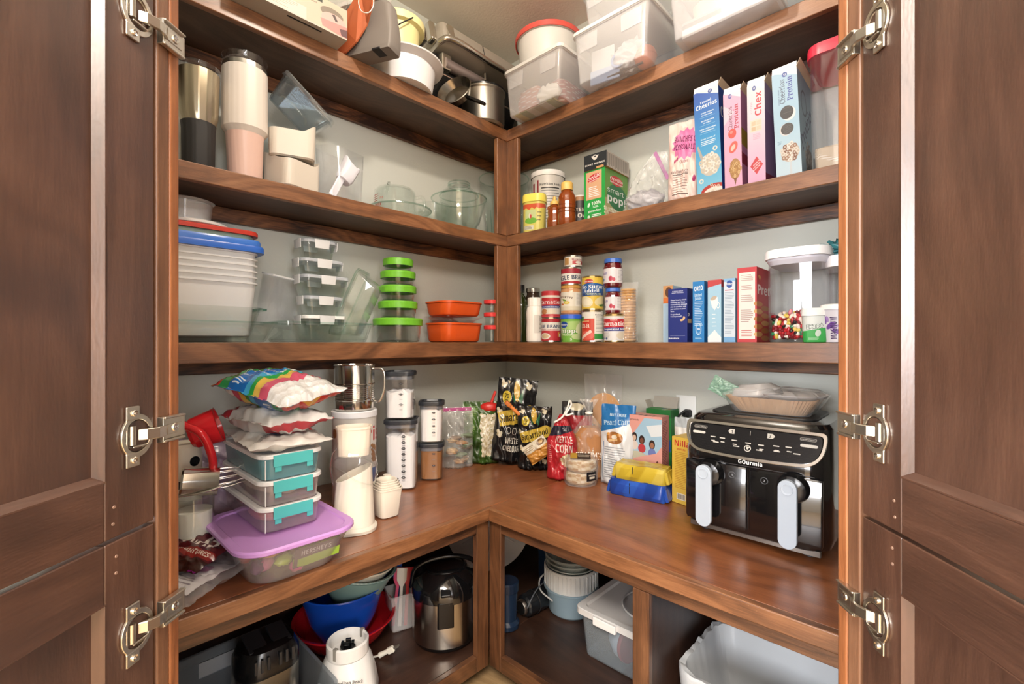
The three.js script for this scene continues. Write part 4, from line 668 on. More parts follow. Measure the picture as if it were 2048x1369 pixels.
{ // four cereal cartons
  const flaps = (t, w, h, d, mat) => {               // open top flaps
    const f = (g) => part('flap', g, mat, t);
    f(rot(boxAt(-w / 2, w / 2, 0, 0.0008, 0, 0.04, 0), -0.5).translate(0, h, -d / 2 + 0.002)); f(rot(boxAt(0, 0.001, 0, 0.02, -d / 2, d / 2 - 0.01, 0), 0, 0, -0.9).translate(-w / 2 + 0.001, h, 0)); f(rot(boxAt(-0.001, 0, 0, 0.022, -d / 2, d / 2, 0), 0, 0, -0.5).translate(w / 2 - 0.001, h, 0));
  };
  const mk = (a, b, c, top, lean, label, paint, grp) => {
    const q = wedgeR(a, b, c, top, 0.222, UP2); q.d = Math.max(q.d, 0.18); q.w -= 0.006; q.at[2] = 0.222 - q.d / 2;
    const t = thing('cereal_carton', label, 'box', q.at, 0); t.rotation.z = lean;
    const m = print(512, 512, paint, 0.45, { color: 0xc6c6c6 });
    part('box', carton(q.w, q.h, q.d, { front: [0, 0, 0.25, 1], right: [0.25, 0, 0.98, 1], left: [0.25, 0, 0.98, 1], back: [0, 0, 0.25, 1], top: [0.99, 0, 1, 0.02], bottom: [0.99, 0, 1, 0.02] }), m, t);
    flaps(t, q.w, q.h, q.d, std(0xb9a48c, 0.8)); 
    part('flap_front', rot(carton(q.w * 0.98, 0.02, 0.0008, { front: [0.99, 0.97, 1, 1] }), -0.35).translate(0, q.h, q.d / 2 - 0.001), std(0xe9e6e6, 0.5), t);
  };
  const corner = (x, w) => poly(x, '#e6e9f0', [[w * 0.12, 0], [128, 0], [128, 40]]);
  mk(1393, 1447, 1457, 166, 0.04, 'bright blue cereal carton with a spoonful of rings', (x, w, h) => {
    const g = x.createLinearGradient(0, 0, 0, h); g.addColorStop(0, '#1c55b8'); g.addColorStop(0.45, '#3a9fdc'); g.addColorStop(1, '#8ed3ee'); x.fillStyle = g; x.fillRect(0, 0, w, h); corner(x, 128); ell(x, '#2b4a9a', 86, 14, 11, 10); txt(x, '12', 86, 14, 12, '#fff');
    txt(x, 'Frosted', 62, 56, 15, '#fff', { font: 'serif', turn: -0.06 }); txt(x, 'Cheerios', 64, 76, 29, '#fff', { turn: -0.06, sx: 0.9 }); [['GOOD SOURCE', 'OF CALCIUM'], ['GOOD SOURCE', 'OF FIBER'], ['WITH 12 VITAMINS', 'AND MINERALS']].forEach(([a, b], i) => { txt(x, '✓', 18, 116 + i * 40, 14, '#fff'); txt(x, a, 68, 111 + i * 40, 9.5, '#fff'); txt(x, b, 66, 122 + i * 40, 9.5, '#fff'); fillR(x, '#9fd4f2', 26, 133 + i * 40, 80, 1.5); });
    txt(x, 'Great Source of', 66, 242, 10, '#eaf6ff'); lines(x, '#dff1fb', 30, 252, 76, 3, 8, 4); ell(x, '#cfc9bf', 72, 372, 52, 56); cereal(x, 72, 370, 50, 26, ['#eee6d6', '#d9ccb4', '#f7f2e8']); poly(x, '#bcb7b0', [[6, 270], [16, 268], [40, 336], [26, 342]]); ring(x, '#f2ebdc', 100, 300, 9, 6); ring(x, '#f2ebdc', 24, 446, 9, 6); ell(x, '#c0392f', 90, 506, 70, 36); ell(x, '#f4efe6', 88, 512, 54, 26); cereal(x, 88, 500, 34, 10, ['#eee6d6', '#d9ccb4']);
    fillR(x, '#1d4fb0', 128, 0, 384, h); txt(x, 'Cheerios', 300, 120, 70, '#fff'); fillR(x, '#1d4fb0', 506, 0, 6, 512);
  });
  mk(1448, 1487, 1497, 176, 0.02, 'pink cereal carton with strawberries next to the blue one', (x, w, h) => {
    fillR(x, '#efb6d2', 0, 0, 128, h); poly(x, '#f6d3e2', [[0, 60], [80, 110], [0, 170]]); corner(x, 128); ell(x, '#5a4aa0', 50, 20, 13, 13); txt(x, '17', 50, 20, 13, '#fff'); txt(x, 'Cheerios', 48, 140, 44, '#6a4152', { turn: -PI / 2, weight: 'normal', font: 'serif', sx: 0.72 }); txt(x, 'Protein', 92, 136, 44, '#c0304a', { turn: -PI / 2, font: 'serif', sx: 0.8 });
    ell(x, '#e2574c', 62, 222, 30, 26); ell(x, '#ef8d86', 56, 214, 12, 8); ell(x, '#e9695c', 68, 296, 36, 26, -0.7); ell(x, '#f6cdbd', 66, 298, 20, 12, -0.7); ell(x, '#b98a56', 78, 414, 40, 56); cereal(x, 78, 412, 42, 22, ['#c99a58', '#e2bd83', '#b07f42']); poly(x, '#8d5c38', [[66, 462], [90, 462], [80, 500]]);
    fillR(x, '#d98fb8', 128, 0, 384, h); fillR(x, '#b99a2e', 128, 200, 384, 90); fillR(x, '#a93a4c', 128, 330, 384, 60); fillR(x, '#ecc0d6', 506, 0, 6, 512);
  });
  mk(1494, 1534, 1550, 160, 0.012, 'pale pink cereal carton with red lettering and red diamond', (x, w, h) => {
    const g = x.createLinearGradient(0, 0, 0, h); g.addColorStop(0, '#e9e3e6'); g.addColorStop(0.35, '#f0dbe6'); g.addColorStop(1, '#efb7d6'); x.fillStyle = g; x.fillRect(0, 0, w, h); corner(x, 128); ell(x, '#44589e', 52, 20, 13, 13); txt(x, '12', 52, 20, 13, '#fff'); txt(x, 'Chex', 80, 106, 66, '#cf2f3c', { turn: -PI / 2, sx: 0.8 }); lines(x, '#d9b9c8', 24, 90, 14, 7, 9, 4);
    fillR(x, '#efe0cc', 20, 184, 84, 62); fillR(x, '#e2c9a8', 30, 192, 30, 22); fillR(x, '#e8d3b8', 66, 192, 30, 22); fillR(x, '#dcc09c', 30, 220, 30, 20); fillR(x, '#e8d3b8', 66, 220, 30, 20); lines(x, '#e3bccf', 40, 258, 56, 4, 8, 5); poly(x, '#d8434a', [[64, 376], [110, 422], [64, 468], [18, 422]]); for (let i = 0; i < 3; i++) txt(x, 'GLUTEN FREE', 64, 408 + i * 14, 9, '#fff', { turn: -0.5 });
    fillR(x, '#b58fc4', 128, 0, 384, h); fillR(x, '#c7a8d2', 128, 0, 384, 140); poly(x, '#a3385c', [[128, 470], [512, 430], [512, 512], [128, 512]]); txt(x, 'Chex', 320, 484, 40, '#fff'); fillR(x, '#f0dbe6', 506, 0, 6, 512);
  });
  mk(1551, 1607, 1626, 128, 0.045, 'light blue cereal carton with two dark sandwich cookies', (x, w, h) => {
    const g = x.createLinearGradient(0, 0, 0, h); g.addColorStop(0, '#a9cbe2'); g.addColorStop(0.5, '#b6d8ea'); g.addColorStop(1, '#d3e8f2'); x.fillStyle = g; x.fillRect(0, 0, w, h); corner(x, 128); ell(x, '#3f59a4', 66, 18, 13, 12); txt(x, '12', 66, 18, 13, '#fff'); txt(x, 'COOKIES & CREME', 32, 122, 9, '#6c86a0', { turn: -PI / 2 }); txt(x, 'Cheerios', 50, 98, 37, '#3c4152', { turn: -PI / 2, weight: 'normal', font: 'serif', sx: 0.78 }); txt(x, 'Protein', 88, 92, 38, '#3a43a0', { turn: -PI / 2, font: 'serif', sx: 0.82 });
    ell(x, '#f1efec', 78, 212, 34, 34); ell(x, '#3a3635', 68, 204, 34, 32); for (let i = 0; i < 60; i++) ell(x, '#57514f', 46 + (i * 37) % 46, 182 + (i * 23) % 46, 1.6, 1.6); ell(x, '#e6e2de', 62, 286, 34, 30); ell(x, '#4a4543', 66, 284, 32, 28); for (let i = 0; i < 60; i++) ell(x, '#686260', 44 + (i * 31) % 44, 264 + (i * 19) % 42, 1.6, 1.6); lines(x, '#8fb2c8', 14, 336, 20, 3, 6, 3);
    ell(x, '#cfc0b0', 74, 400, 46, 46); cereal(x, 74, 398, 44, 26, ['#8a5a42', '#e9dccb', '#a87c60', '#f3ece0']); fillR(x, '#d7dde0', 70, 446, 10, 66);
    fillR(x, '#a3c2d4', 128, 0, 384, h); txt(x, 'Protein', 300, 250, 100, '#3a3f66', { font: 'serif', turn: -0.7 }); ell(x, '#7d6a5c', 330, 430, 90, 80); cereal(x, 330, 420, 90, 30, ['#6d5442', '#bfae9c', '#8a705c']); ring(x, '#4c5a68', 260, 140, 60, 10); fillR(x, '#c3dbe8', 506, 0, 6, 512);
  });
}
{ // cereal keeper with red lid
  const p = R(1618, 0.2), h = 0.30, w = 0.1, t = thing('cereal_keeper', 'clear cereal keeper with a red lid and pale cereal at the bottom', 'container', [p.x + w / 2, UP2, 0.115], 0);
  part('body', loft([{ y: 0, w: w - 0.02, d: 0.17, r: 0.02 }, { y: 0.006, w: w - 0.008, d: 0.182, r: 0.026 }, { y: h - 0.02, w, d: 0.2, r: 0.03 }, { y: h, w: w + 0.004, d: 0.204, r: 0.032 }, { y: h, w: w - 0.002, d: 0.198, r: 0.03 }, { y: 0.009, w: w - 0.014, d: 0.176, r: 0.022 }], { k: 6 }), M.clear, t);
  part('lid', mv(ovalLid(w + 0.012, 0.212, 0.03, 0.034), 0, h + 0.0005, 0), std(0xc92f45, 0.35), t);
  part('cereal', mv(loft([{ y: 0, w: w - 0.024, d: 0.168, r: 0.02 }, { y: 0.05, w: w - 0.018, d: 0.172, r: 0.022 }, { y: 0.056, w: w - 0.03, d: 0.15, r: 0.02 }], { wob: (x, y, z, j) => [x, y + (j ? 0.006 * n2(x * 60, z * 60) : 0), z] }), 0, 0.0095, 0), print(128, 128, (x, w, h) => { fillR(x, '#dccbb4', 0, 0, w, h); for (let i = 0; i < 420; i++) ell(x, ['#efe4d4', '#c9b498', '#e6d8c2', '#f4ece0'][i % 4], (i * 53) % 128, (i * 31) % 128, 4, 2.6, i); }, 0.9), t);
}

// ================================================================ LOWEST SHELF, LEFT WALL
{ // glass baking dishes with a stack of nested white tubs and lids
  const zr = L(553, 0.2).z, w = 0.36;                        // local x runs towards the corner
  const a = thing('baking_dish', 'long clear glass baking dish under the nested white tubs', 'dish', [0.128, UP3, zr + w / 2 - 0.004], PI / 2);
  part('dish', tub(w - 0.05, 0.17, w - 0.016, 0.2, 0.052, 0.03, { t: 0.005, lip: 0.007, lipH: 0.005, foot: 0.01, k: 7 }), M.glass, a);
  part('rim', mv(loft([{ y: 0, w: w, d: 0.212, r: 0.04 }, { y: 0.004, w: w, d: 0.212, r: 0.04 }, { y: 0.004, w: w - 0.014, d: 0.198, r: 0.034 }, { y: 0, w: w - 0.014, d: 0.198, r: 0.034 }], { k: 7, bottom: false, top: false }), 0, 0.0525, 0), M.glassTeal, a);
  const b = thing('baking_dish', 'teal-tinted glass baking dish nested in the longer clear one', 'dish', [0.128, UP3 + 0.0105, zr + w / 2 + 0.012], PI / 2);
  part('dish', tub(0.27, 0.13, 0.31, 0.165, 0.085, 0.03, { t: 0.004, lip: 0.006, lipH: 0.006, foot: 0.01, k: 7 }), M.glass, b);
  for (const s of [-1, 1]) part('handle', mv(loft([{ y: 0, w: 0.03, d: 0.1, r: 0.014 }, { y: 0.006, w: 0.032, d: 0.104, r: 0.014 }]), s * 0.162, 0.079, 0), phys({ color: 0xa9cfc4, transmission: 0.9, thickness: 0, roughness: 0.03 }), b);
  const ze = L(513, 0.17).z, cw = 0.24, zc = ze + cw / 2;
  const white = phys({ color: 0xf5f5f4, transmission: 0.3, thickness: 0, roughness: 0.35 });
  for (let k = 0; k < 6; k++) solo('nested_tub', `white plastic food tub, ${['lowest', 'second', 'third', 'fourth', 'fifth', 'topmost'][k]} of the nested stack under the blue lids`, 'tub', tub(cw - 0.035, 0.13, cw - 0.012, 0.152, 0.148, 0.028, { t: 0.0012, lip: 0.006, lipH: 0.004, k: 6 }), white, [0.128, UP3 + 0.016 + k * 0.0165, zc], PI / 2, 'nested white food tubs');
  let y = UP3 + 0.016 + 5 * 0.0165 + 0.1485; const blue = std(0x2f66c4, 0.3), lid = (n, l, m, h, dw, dz) => { const o = solo(n, l, 'lid', ovalLid(cw + dw, 0.165 + dw, h, 0.034), m, [0.128, y, zc - dz], PI / 2); y += h + 0.0004; return o; };
  lid('tub_lid', 'lower of two bright blue plastic tub lids on the nested white tubs', blue, 0.017, 0.016, 0.006); lid('tub_lid', 'upper of two bright blue plastic tub lids on the nested white tubs', std(0x3f76cf, 0.25), 0.016, 0.008, 0.002);
  lid('tub_lid', 'grey green plastic tub lid between the blue and red lids', std(0x7d9186, 0.4), 0.012, -0.01, -0.006); lid('tub_lid', 'red plastic tub lid on the grey green lid', std(0xc0392b, 0.35), 0.012, 0.0, 0.0);
  const zq = L(462, 0.15).z; solo('frosted_plate', 'round frosted white lid under the clear deli container', 'plate', lathe([[0, 0], [0.07, 0], [0.078, 0.004], [0.078, 0.01], [0.074, 0.012], [0, 0.011]], 44), phys({ color: 0xf2f0ee, transmission: 0.2, roughness: 0.4 }), [0.128, y, zq + 0.082]);
  solo('clear_container', 'clear deli container on top of the stacked lids', 'container', lathe([[0.066, 0.055], [0.06, 0.05], [0.055, 0.0], [0.05, 0.0], [0.056, 0.049]].map(([r, q]) => [r, q]), 44, 0.5), M.binClear, [0.128, y + 0.0125, zq + 0.1]);
}
{ // tilted acrylic bin
  const p = L(556, 0.07), t = thing('acrylic_bin', 'clear acrylic organiser bin standing tilted behind the baking dishes', 'bin', [p.x, UP3 + 0.125, p.z]); t.rotation.y = PI / 2 + 0.25; tiltView(t, 0.2);
  part('bin', mv(tub(0.1, 0.055, 0.104, 0.06, 0.16, 0.006, { t: 0.002, foot: 0.002 }), 0, -0.08, 0), M.clear, t);
  part('rim', mv(loft([{ y: 0, w: 0.107, d: 0.063, r: 0.007 }, { y: 0.004, w: 0.107, d: 0.063, r: 0.007 }, { y: 0.004, w: 0.102, d: 0.058, r: 0.006 }], { top: false, bottom: false }), 0, 0.078, 0), M.frostLid, t);
}
{ // flat glass tray with lock-lid containers stacked in it
  const z0 = L(755, 0.215).z, z1 = L(552, 0.2).z, w = z1 - z0, tz = (z0 + z1) / 2 - 0.01;
  const tray = thing('glass_tray', 'shallow rectangular glass tray under the lock-lid containers', 'dish', [0.13, UP3, tz + 0.012], PI / 2);
  part('tray', tub(w - 0.05, 0.16, w - 0.03, 0.18, 0.056, 0.02, { t: 0.005, lip: 0.008, lipH: 0.006, foot: 0.01, k: 6 }), M.glass, tray);
  part('rim', mv(loft([{ y: 0, w: w - 0.012, d: 0.198, r: 0.03 }, { y: 0.005, w: w - 0.012, d: 0.198, r: 0.03 }, { y: 0.005, w: w - 0.03, d: 0.18, r: 0.02 }, { y: 0, w: w - 0.03, d: 0.18, r: 0.02 }], { k: 6, top: false, bottom: false }), 0, 0.0562, 0), M.glassTeal, tray);
  const p = L(640, 0.12); let y = UP3 + 0.0055;
  [[0.135, 0.1, 0.068, 'lowest'], [0.12, 0.085, 0.05, 'second'], [0.15, 0.1, 0.054, 'third'], [0.135, 0.09, 0.04, 'fourth'], [0.11, 0.08, 0.05, 'topmost']].forEach(([cw, cd, h, n], i) => {
    const t = thing('lock_lid_container', `glass food container with a clip-on frosted lid, ${n} of its stack`, 'container', [p.x, y, p.z + [0, 0, -0.004, 0.006, 0.012][i]], PI / 2, 'stack of glass lock-lid containers');
    part('glass_box', tub(cw - 0.02, cd - 0.02, cw - 0.004, cd - 0.004, h, 0.02, { t: 0.003, foot: 0.006, k: 6 }), M.glass, t);
    part('lid', mv(ovalLid(cw + 0.004, cd + 0.004, 0.01, 0.024), 0, h + 0.0004, 0), i ? M.lidGrey : M.white, t);
    for (const [a, b, s] of [[0, 1, 0], [0, -1, PI], [1, 0, PI / 2], [-1, 0, -PI / 2]]) part('clip', rot(loft([{ y: -0.018, w: 0.044, d: 0.003, r: 0.0014 }, { y: 0.009, w: 0.05, d: 0.0036, r: 0.0016 }]), 0.06, s).translate(a * (cw / 2 + 0.004), h + 0.001, b * (cd / 2 + 0.004)), M.frostLid, t);
    y += h + 0.0112;
  });
  const q = L(722, 0.14), d = thing('glass_loaf_dish', 'clear glass loaf dish leaning on its end in the shallow tray', 'dish', [q.x, UP3 + 0.118, q.z]); d.rotation.y = facing(q) - 0.3; tiltView(d, 0.42);
  part('dish', rot(tub(0.19, 0.085, 0.225, 0.115, 0.07, 0.016, { t: 0.004, lip: 0.006, lipH: 0.006, k: 6 }), 0, 0, PI / 2).translate(0.03, 0, 0), M.glass, d);
  part('rim', rot(mv(loft([{ y: 0, w: 0.24, d: 0.13, r: 0.022 }, { y: 0.005, w: 0.24, d: 0.13, r: 0.022 }, { y: 0.005, w: 0.226, d: 0.116, r: 0.018 }, { y: 0, w: 0.226, d: 0.116, r: 0.018 }], { top: false, bottom: false }), 0, 0.0705, 0), 0, 0, PI / 2).translate(0.03, 0, 0), M.glassTeal, d);
}
{ // glass bowls with green lids
  const p = L(796, 0.125), green = std(0x6db52e, 0.4); let y = UP3;
  [[0.086, 0.078, 'lowest and widest'], [0.068, 0.053, 'second'], [0.064, 0.048, 'middle'], [0.061, 0.044, 'fourth'], [0.052, 0.038, 'topmost and smallest']].forEach(([r, h, n]) => {
    const t = thing('green_lid_bowl', `round glass bowl with a lime green lid, ${n} of its stack`, 'bowl', [p.x, y, p.z], 0, 'stack of glass bowls with green lids');
    part('bowl', lathe([[0, 0.001], [r * 0.8, 0], [r * 0.9, 0.006], [r * 0.96, h * 0.5], [r * 0.97, h], [r * 0.94, h], [r * 0.92, h * 0.4], [r * 0.84, 0.008], [0, 0.005]], 44), M.glass, t);
    part('base_ring', rimRing(r * 0.86, 0.002, 0.004, 40), M.glassTeal, t);
    part('lid', lathe([[r * 0.975, h - 0.017], [r * 1.03, h - 0.017], [r * 1.045, h + 0.003], [r * 1.0, h + 0.008], [r * 0.9, h + 0.008], [r * 0.88, h + 0.005], [0, h + 0.005]], 44), green, t);
    y += h + 0.0085;
  });
}
{ // orange roasters with a clear tray between them
  const p = L(908, 0.128), orange = std(0xd9561f, 0.3), inside = std(0xe8d8c4, 0.4);
  const dish = (y, h, label) => { const t = thing('orange_dish', label, 'dish', [p.x, y, p.z], PI / 2, 'orange baking dishes');
    part('dish', tub(0.19, 0.15, 0.202, 0.162, h, 0.045, { t: 0.006, foot: 0.012, k: 7 }), orange, t);
    part('rim', mv(loft([{ y: 0, w: 0.212, d: 0.172, r: 0.055 }, { y: 0.006, w: 0.212, d: 0.172, r: 0.055 }, { y: 0.006, w: 0.19, d: 0.15, r: 0.045 }, { y: 0.0, w: 0.19, d: 0.15, r: 0.045 }], { k: 7, top: false, bottom: false }), 0, h + 0.0002, 0), orange, t); return t; };
  dish(UP3, 0.07, 'glossy orange baking dish standing on the shelf under the clear tray');
  const c = solo('clear_tray', 'thin clear plastic tray between the two orange dishes', 'tray', tub(0.15, 0.11, 0.205, 0.165, 0.026, 0.03, { t: 0.0015 }), M.clear, [p.x, UP3 + 0.0772, p.z], PI / 2);
  dish(UP3 + 0.1045, 0.05, 'glossy orange baking dish on top of the clear tray');
}
{ // little jars with red lids
  const p = L(983, 0.195), red = std(0xd63a3a, 0.35); let y = UP3;
  for (const n of ['lowest', 'middle', 'topmost']) { const t = thing('red_lid_jar', `small glass jar with a red lid, ${n} of three beside the post`, 'jar', [p.x, y, p.z], 0, 'small jars with red lids'); const h = n === 'lowest' ? 0.062 : 0.044;
    part('jar', lathe([[0, 0.001], [0.024, 0], [0.028, 0.006], [0.029, h], [0.027, h], [0.025, 0.006], [0, 0.004]], 30), M.glass, t); part('lid', lathe([[0.0295, h - 0.008], [0.0325, h - 0.008], [0.033, h + 0.006], [0.03, h + 0.0085], [0, h + 0.0085]], 30), red, t); y += h + 0.009; }
}

// ================================================================ LOWEST SHELF, RIGHT WALL
{ const p = R(1042, 0.1), t = thing('oil_bottle', 'dark green glass oil bottle beside the shelf post', 'bottle', [p.x, UP3, p.z]);
  part('glass', lathe([[0, 0], [0.032, 0], [0.034, 0.006], [0.034, 0.16], [0.03, 0.185], [0.016, 0.21], [0.0145, 0.225], [0, 0.225]], 32), phys({ color: 0x2c3414, roughness: 0.08, clearcoat: 1 }), t); part('cap', lathe([[0.0155, 0.222], [0.0165, 0.222], [0.0165, 0.256], [0, 0.258]], 24), M.black, t);
  const q = R(1066, 0.06), j = thing('spice_jar', 'glass jar of dark spice with a steel lid behind the white bottle', 'jar', [q.x, UP3, q.z]); part('jar', lathe([[0, 0], [0.03, 0], [0.033, 0.005], [0.033, 0.2], [0.028, 0.215], [0.028, 0.225], [0, 0.225]], 30), std(0x3b2c22, 0.15), j); part('lid', lathe([[0.0305, 0.224], [0.031, 0.24], [0.029, 0.242], [0, 0.242]], 30), M.steel, j); part('label', mv(new THREE.CylinderGeometry(0.0335, 0.0335, 0.09, 30, 1, true), 0, 0.12, 0), M.whiteMatte, j);
  const b = R(1070, 0.17), w = thing('white_bottle', 'white plastic bottle with a ribbed white cap', 'bottle', [b.x, UP3, b.z], facing(b)); part('bottle', lathe([[0, 0], [0.032, 0], [0.036, 0.005], [0.037, 0.05], [0.035, 0.085], [0.037, 0.12], [0.033, 0.143], [0.029, 0.15], [0, 0.15]], 36), std(0xeae7e1, 0.4), w); part('cap', lathe([[0.03, 0.149], [0.031, 0.15], [0.0305, 0.182], [0.028, 0.185], [0, 0.185]], 36), M.white, w);
  part('label', mv(new THREE.CylinderGeometry(0.0376, 0.0376, 0.075, 24, 1, true, -0.1, 1.8), 0, 0.075, 0), print(128, 96, (x, W2, H) => { fillR(x, '#efece6', 0, 0, W2, H); lines(x, '#8c887f', 40, 8, 44, 12, 7, 2.5); }), w);
}
const lab = {
  carn: print(512, 256, (x, w, h) => { fillR(x, '#e9e3da', 0, 0, w, h); fillR(x, '#c8363f', 0, 0, w, 34); poly(x, '#c62f38', [[150, 60], [350, 60], [364, 140], [250, 160], [140, 140]]); txt(x, 'Carnation', 252, 108, 56, '#fff', { font: 'serif', sx: 0.8 }); poly(x, '#2f4a9a', [[150, 146], [350, 146], [336, 174], [166, 174]]); txt(x, 'EVAPORATED MILK', 250, 160, 18, '#fff'); ell(x, '#c98a5a', 190, 212, 34, 30); ell(x, '#efe3cc', 260, 216, 44, 26); fillR(x, '#c8363f', 0, 240, w, 16); lines(x, '#888', 400, 60, 80, 12, 13, 3); }),
  carnW: print(512, 256, (x, w, h) => { fillR(x, '#e7e6e6', 0, 0, w, h); fillR(x, '#c9b98a', 0, 0, w, 8); poly(x, '#c62f38', [[140, 34], [360, 34], [376, 118], [256, 138], [124, 118]]); txt(x, 'Carnation', 256, 84, 58, '#fff', { font: 'serif', sx: 0.82 }); txt(x, 'NESTLE', 250, 46, 16, '#fff'); poly(x, '#2b3f92', [[130, 122], [380, 122], [360, 158], [150, 158]]); txt(x, 'Evaporated Milk', 254, 140, 24, '#fff'); lines(x, '#a9a4a2', 150, 176, 70, 5, 13, 4); ell(x, '#e3d8c4', 320, 206, 50, 40); ell(x, '#5a7fb0', 150, 236, 12, 12); ell(x, '#5a6a90', 190, 236, 10, 12); lines(x, '#888', 410, 40, 80, 14, 14, 3); }),
  eagle: print(512, 256, (x, w, h) => { fillR(x, '#f0ede8', 0, 0, w, h); fillR(x, '#b92a36', 0, 0, w, 40); fillR(x, '#c93440', 0, 140, w, 116); txt(x, 'EAGLE BRAND', 220, 92, 50, '#27406e', { sx: 0.86 }); txt(x, 'SWEETENED CONDENSED', 220, 128, 18, '#a02a34'); ell(x, '#f3ece2', 200, 204, 50, 38); ell(x, '#e3c9a4', 200, 204, 36, 26); fillR(x, '#e7a84a', 320, 160, 50, 50); fillR(x, '#fff', 336, 176, 20, 34); lines(x, '#a9a29a', 410, 50, 80, 6, 13, 3); }),
  eagleTop: print(512, 128, (x, w, h) => { fillR(x, '#f0ede8', 0, 0, w, h); fillR(x, '#a8283a', 0, 0, w, 40); txt(x, 'EAGLE BRAND', 260, 76, 54, '#20395f', { turn: -0.05, sx: 0.86 }); fillR(x, '#b92a36', 0, 108, w, 20); }),
  small: print(512, 128, (x, w, h) => { fillR(x, '#efe9e0', 0, 0, w, h); fillR(x, '#c79a5e', 160, 10, 56, 104); txt(x, 'Dessert', 310, 40, 36, '#8d3040', { font: 'serif' }); fillR(x, '#c23c44', 250, 58, 120, 50); ell(x, '#f2ece4', 310, 82, 34, 20); fillR(x, '#a9743c', 380, 40, 80, 70); }),
  mayo: print(512, 256, (x, w, h) => { fillR(x, '#f0ecdf', 0, 0, w, h); fillR(x, '#e6dfc8', 0, 200, w, 56); txt(x, "MARZETTI", 190, 70, 34, '#5c3b2a', { turn: 0.2 }); ell(x, '#e2c93e', 220, 150, 26, 22); ell(x, '#f4e89a', 220, 150, 15, 13); ell(x, '#79a545', 196, 112, 22, 12, 0.6); ell(x, '#d97a40', 180, 170, 14, 12); fillR(x, '#f6f4ee', 290, 10, 120, 190); lines(x, '#8b8f9a', 300, 24, 96, 15, 11, 3); }),
  frosting: print(512, 256, (x, w, h) => { fillR(x, '#7fbf4e', 0, 0, w, h); poly(x, '#b5db86', [[0, 60], [512, 20], [512, 120], [0, 190]]); ell(x, '#1f4fa6', 190, 74, 40, 34); txt(x, 'Pillsbury', 190, 74, 20, '#fff'); txt(x, 'Whipped', 230, 140, 58, '#fff', { font: 'serif', stroke: ['#3a8a3a', 6] }); txt(x, 'FROSTING', 230, 180, 26, '#f2ffe4'); ell(x, '#e3f0c0', 360, 110, 60, 70, 0.6); ell(x, '#cfe6a8', 330, 200, 70, 30); ell(x, '#4f9c3a', 140, 220, 40, 18, 0.5); txt(x, '5', 256, 226, 32, '#fff'); }),
  tomato: print(512, 256, (x, w, h) => { fillR(x, '#efece4', 0, 0, w, h); fillR(x, '#d4452f', 0, 60, 270, 196); fillR(x, '#4c8a3a', 120, 40, 60, 50); fillR(x, '#d23a30', 90, 84, 140, 70); fillR(x, '#e8d9a0', 90, 80, 140, 5); txt(x, 'Tina', 165, 118, 62, '#f7e8d8', { font: 'serif' }); ell(x, '#e5675a', 210, 210, 60, 40); poly(x, '#f4d8cc', [[120, 250], [240, 160], [256, 180], [150, 256]]); fillR(x, '#f4f2ea', 270, 14, 140, 170); txt(x, 'Nutrition Facts', 340, 26, 18, '#222'); lines(x, '#777', 280, 40, 118, 12, 12, 3); fillR(x, '#3d9a48', 270, 196, 140, 46); }),
  nosugar: print(512, 256, (x, w, h) => { fillR(x, '#e6c54a', 0, 0, w, h); ell(x, '#c0392f', 226, 34, 36, 20); txt(x, 'Del Monte', 226, 34, 14, '#fff'); poly(x, '#1f5fa8', [[130, 60], [250, 44], [370, 60], [380, 128], [130, 140]]); txt(x, 'No Sugar', 252, 76, 44, '#fff', { font: 'serif' }); txt(x, 'Added', 246, 112, 40, '#fff', { font: 'serif' }); poly(x, '#1c4a8c', [[140, 128], [392, 118], [392, 146], [140, 154]]); txt(x, 'PEAR HALVES', 264, 136, 20, '#eaf2c0'); ell(x, '#efe6c0', 200, 200, 60, 44, 0.3); ell(x, '#f6f0d8', 210, 204, 36, 26, 0.3); ell(x, '#e9dca8', 330, 196, 60, 38, -0.3); poly(x, '#4a7a2e', [[300, 226], [380, 214], [400, 232], [320, 240]]); }),
  jam: print(512, 128, (x, w, h) => { fillR(x, '#e9e4ea', 0, 0, w, h); txt(x, 'Jam', 170, 40, 34, '#5a4aa0', { font: 'serif' }); ell(x, '#3f78c0', 150, 96, 20, 14); ell(x, '#c23a52', 236, 90, 18, 22); ell(x, '#c23a52', 262, 98, 14, 16); fillR(x, '#f4f2f4', 290, 8, 130, 110); lines(x, '#9a94a2', 298, 18, 112, 9, 11, 3); }),
};
const steelGold = std(0xc8b27a, 0.3, { metalness: 1 });
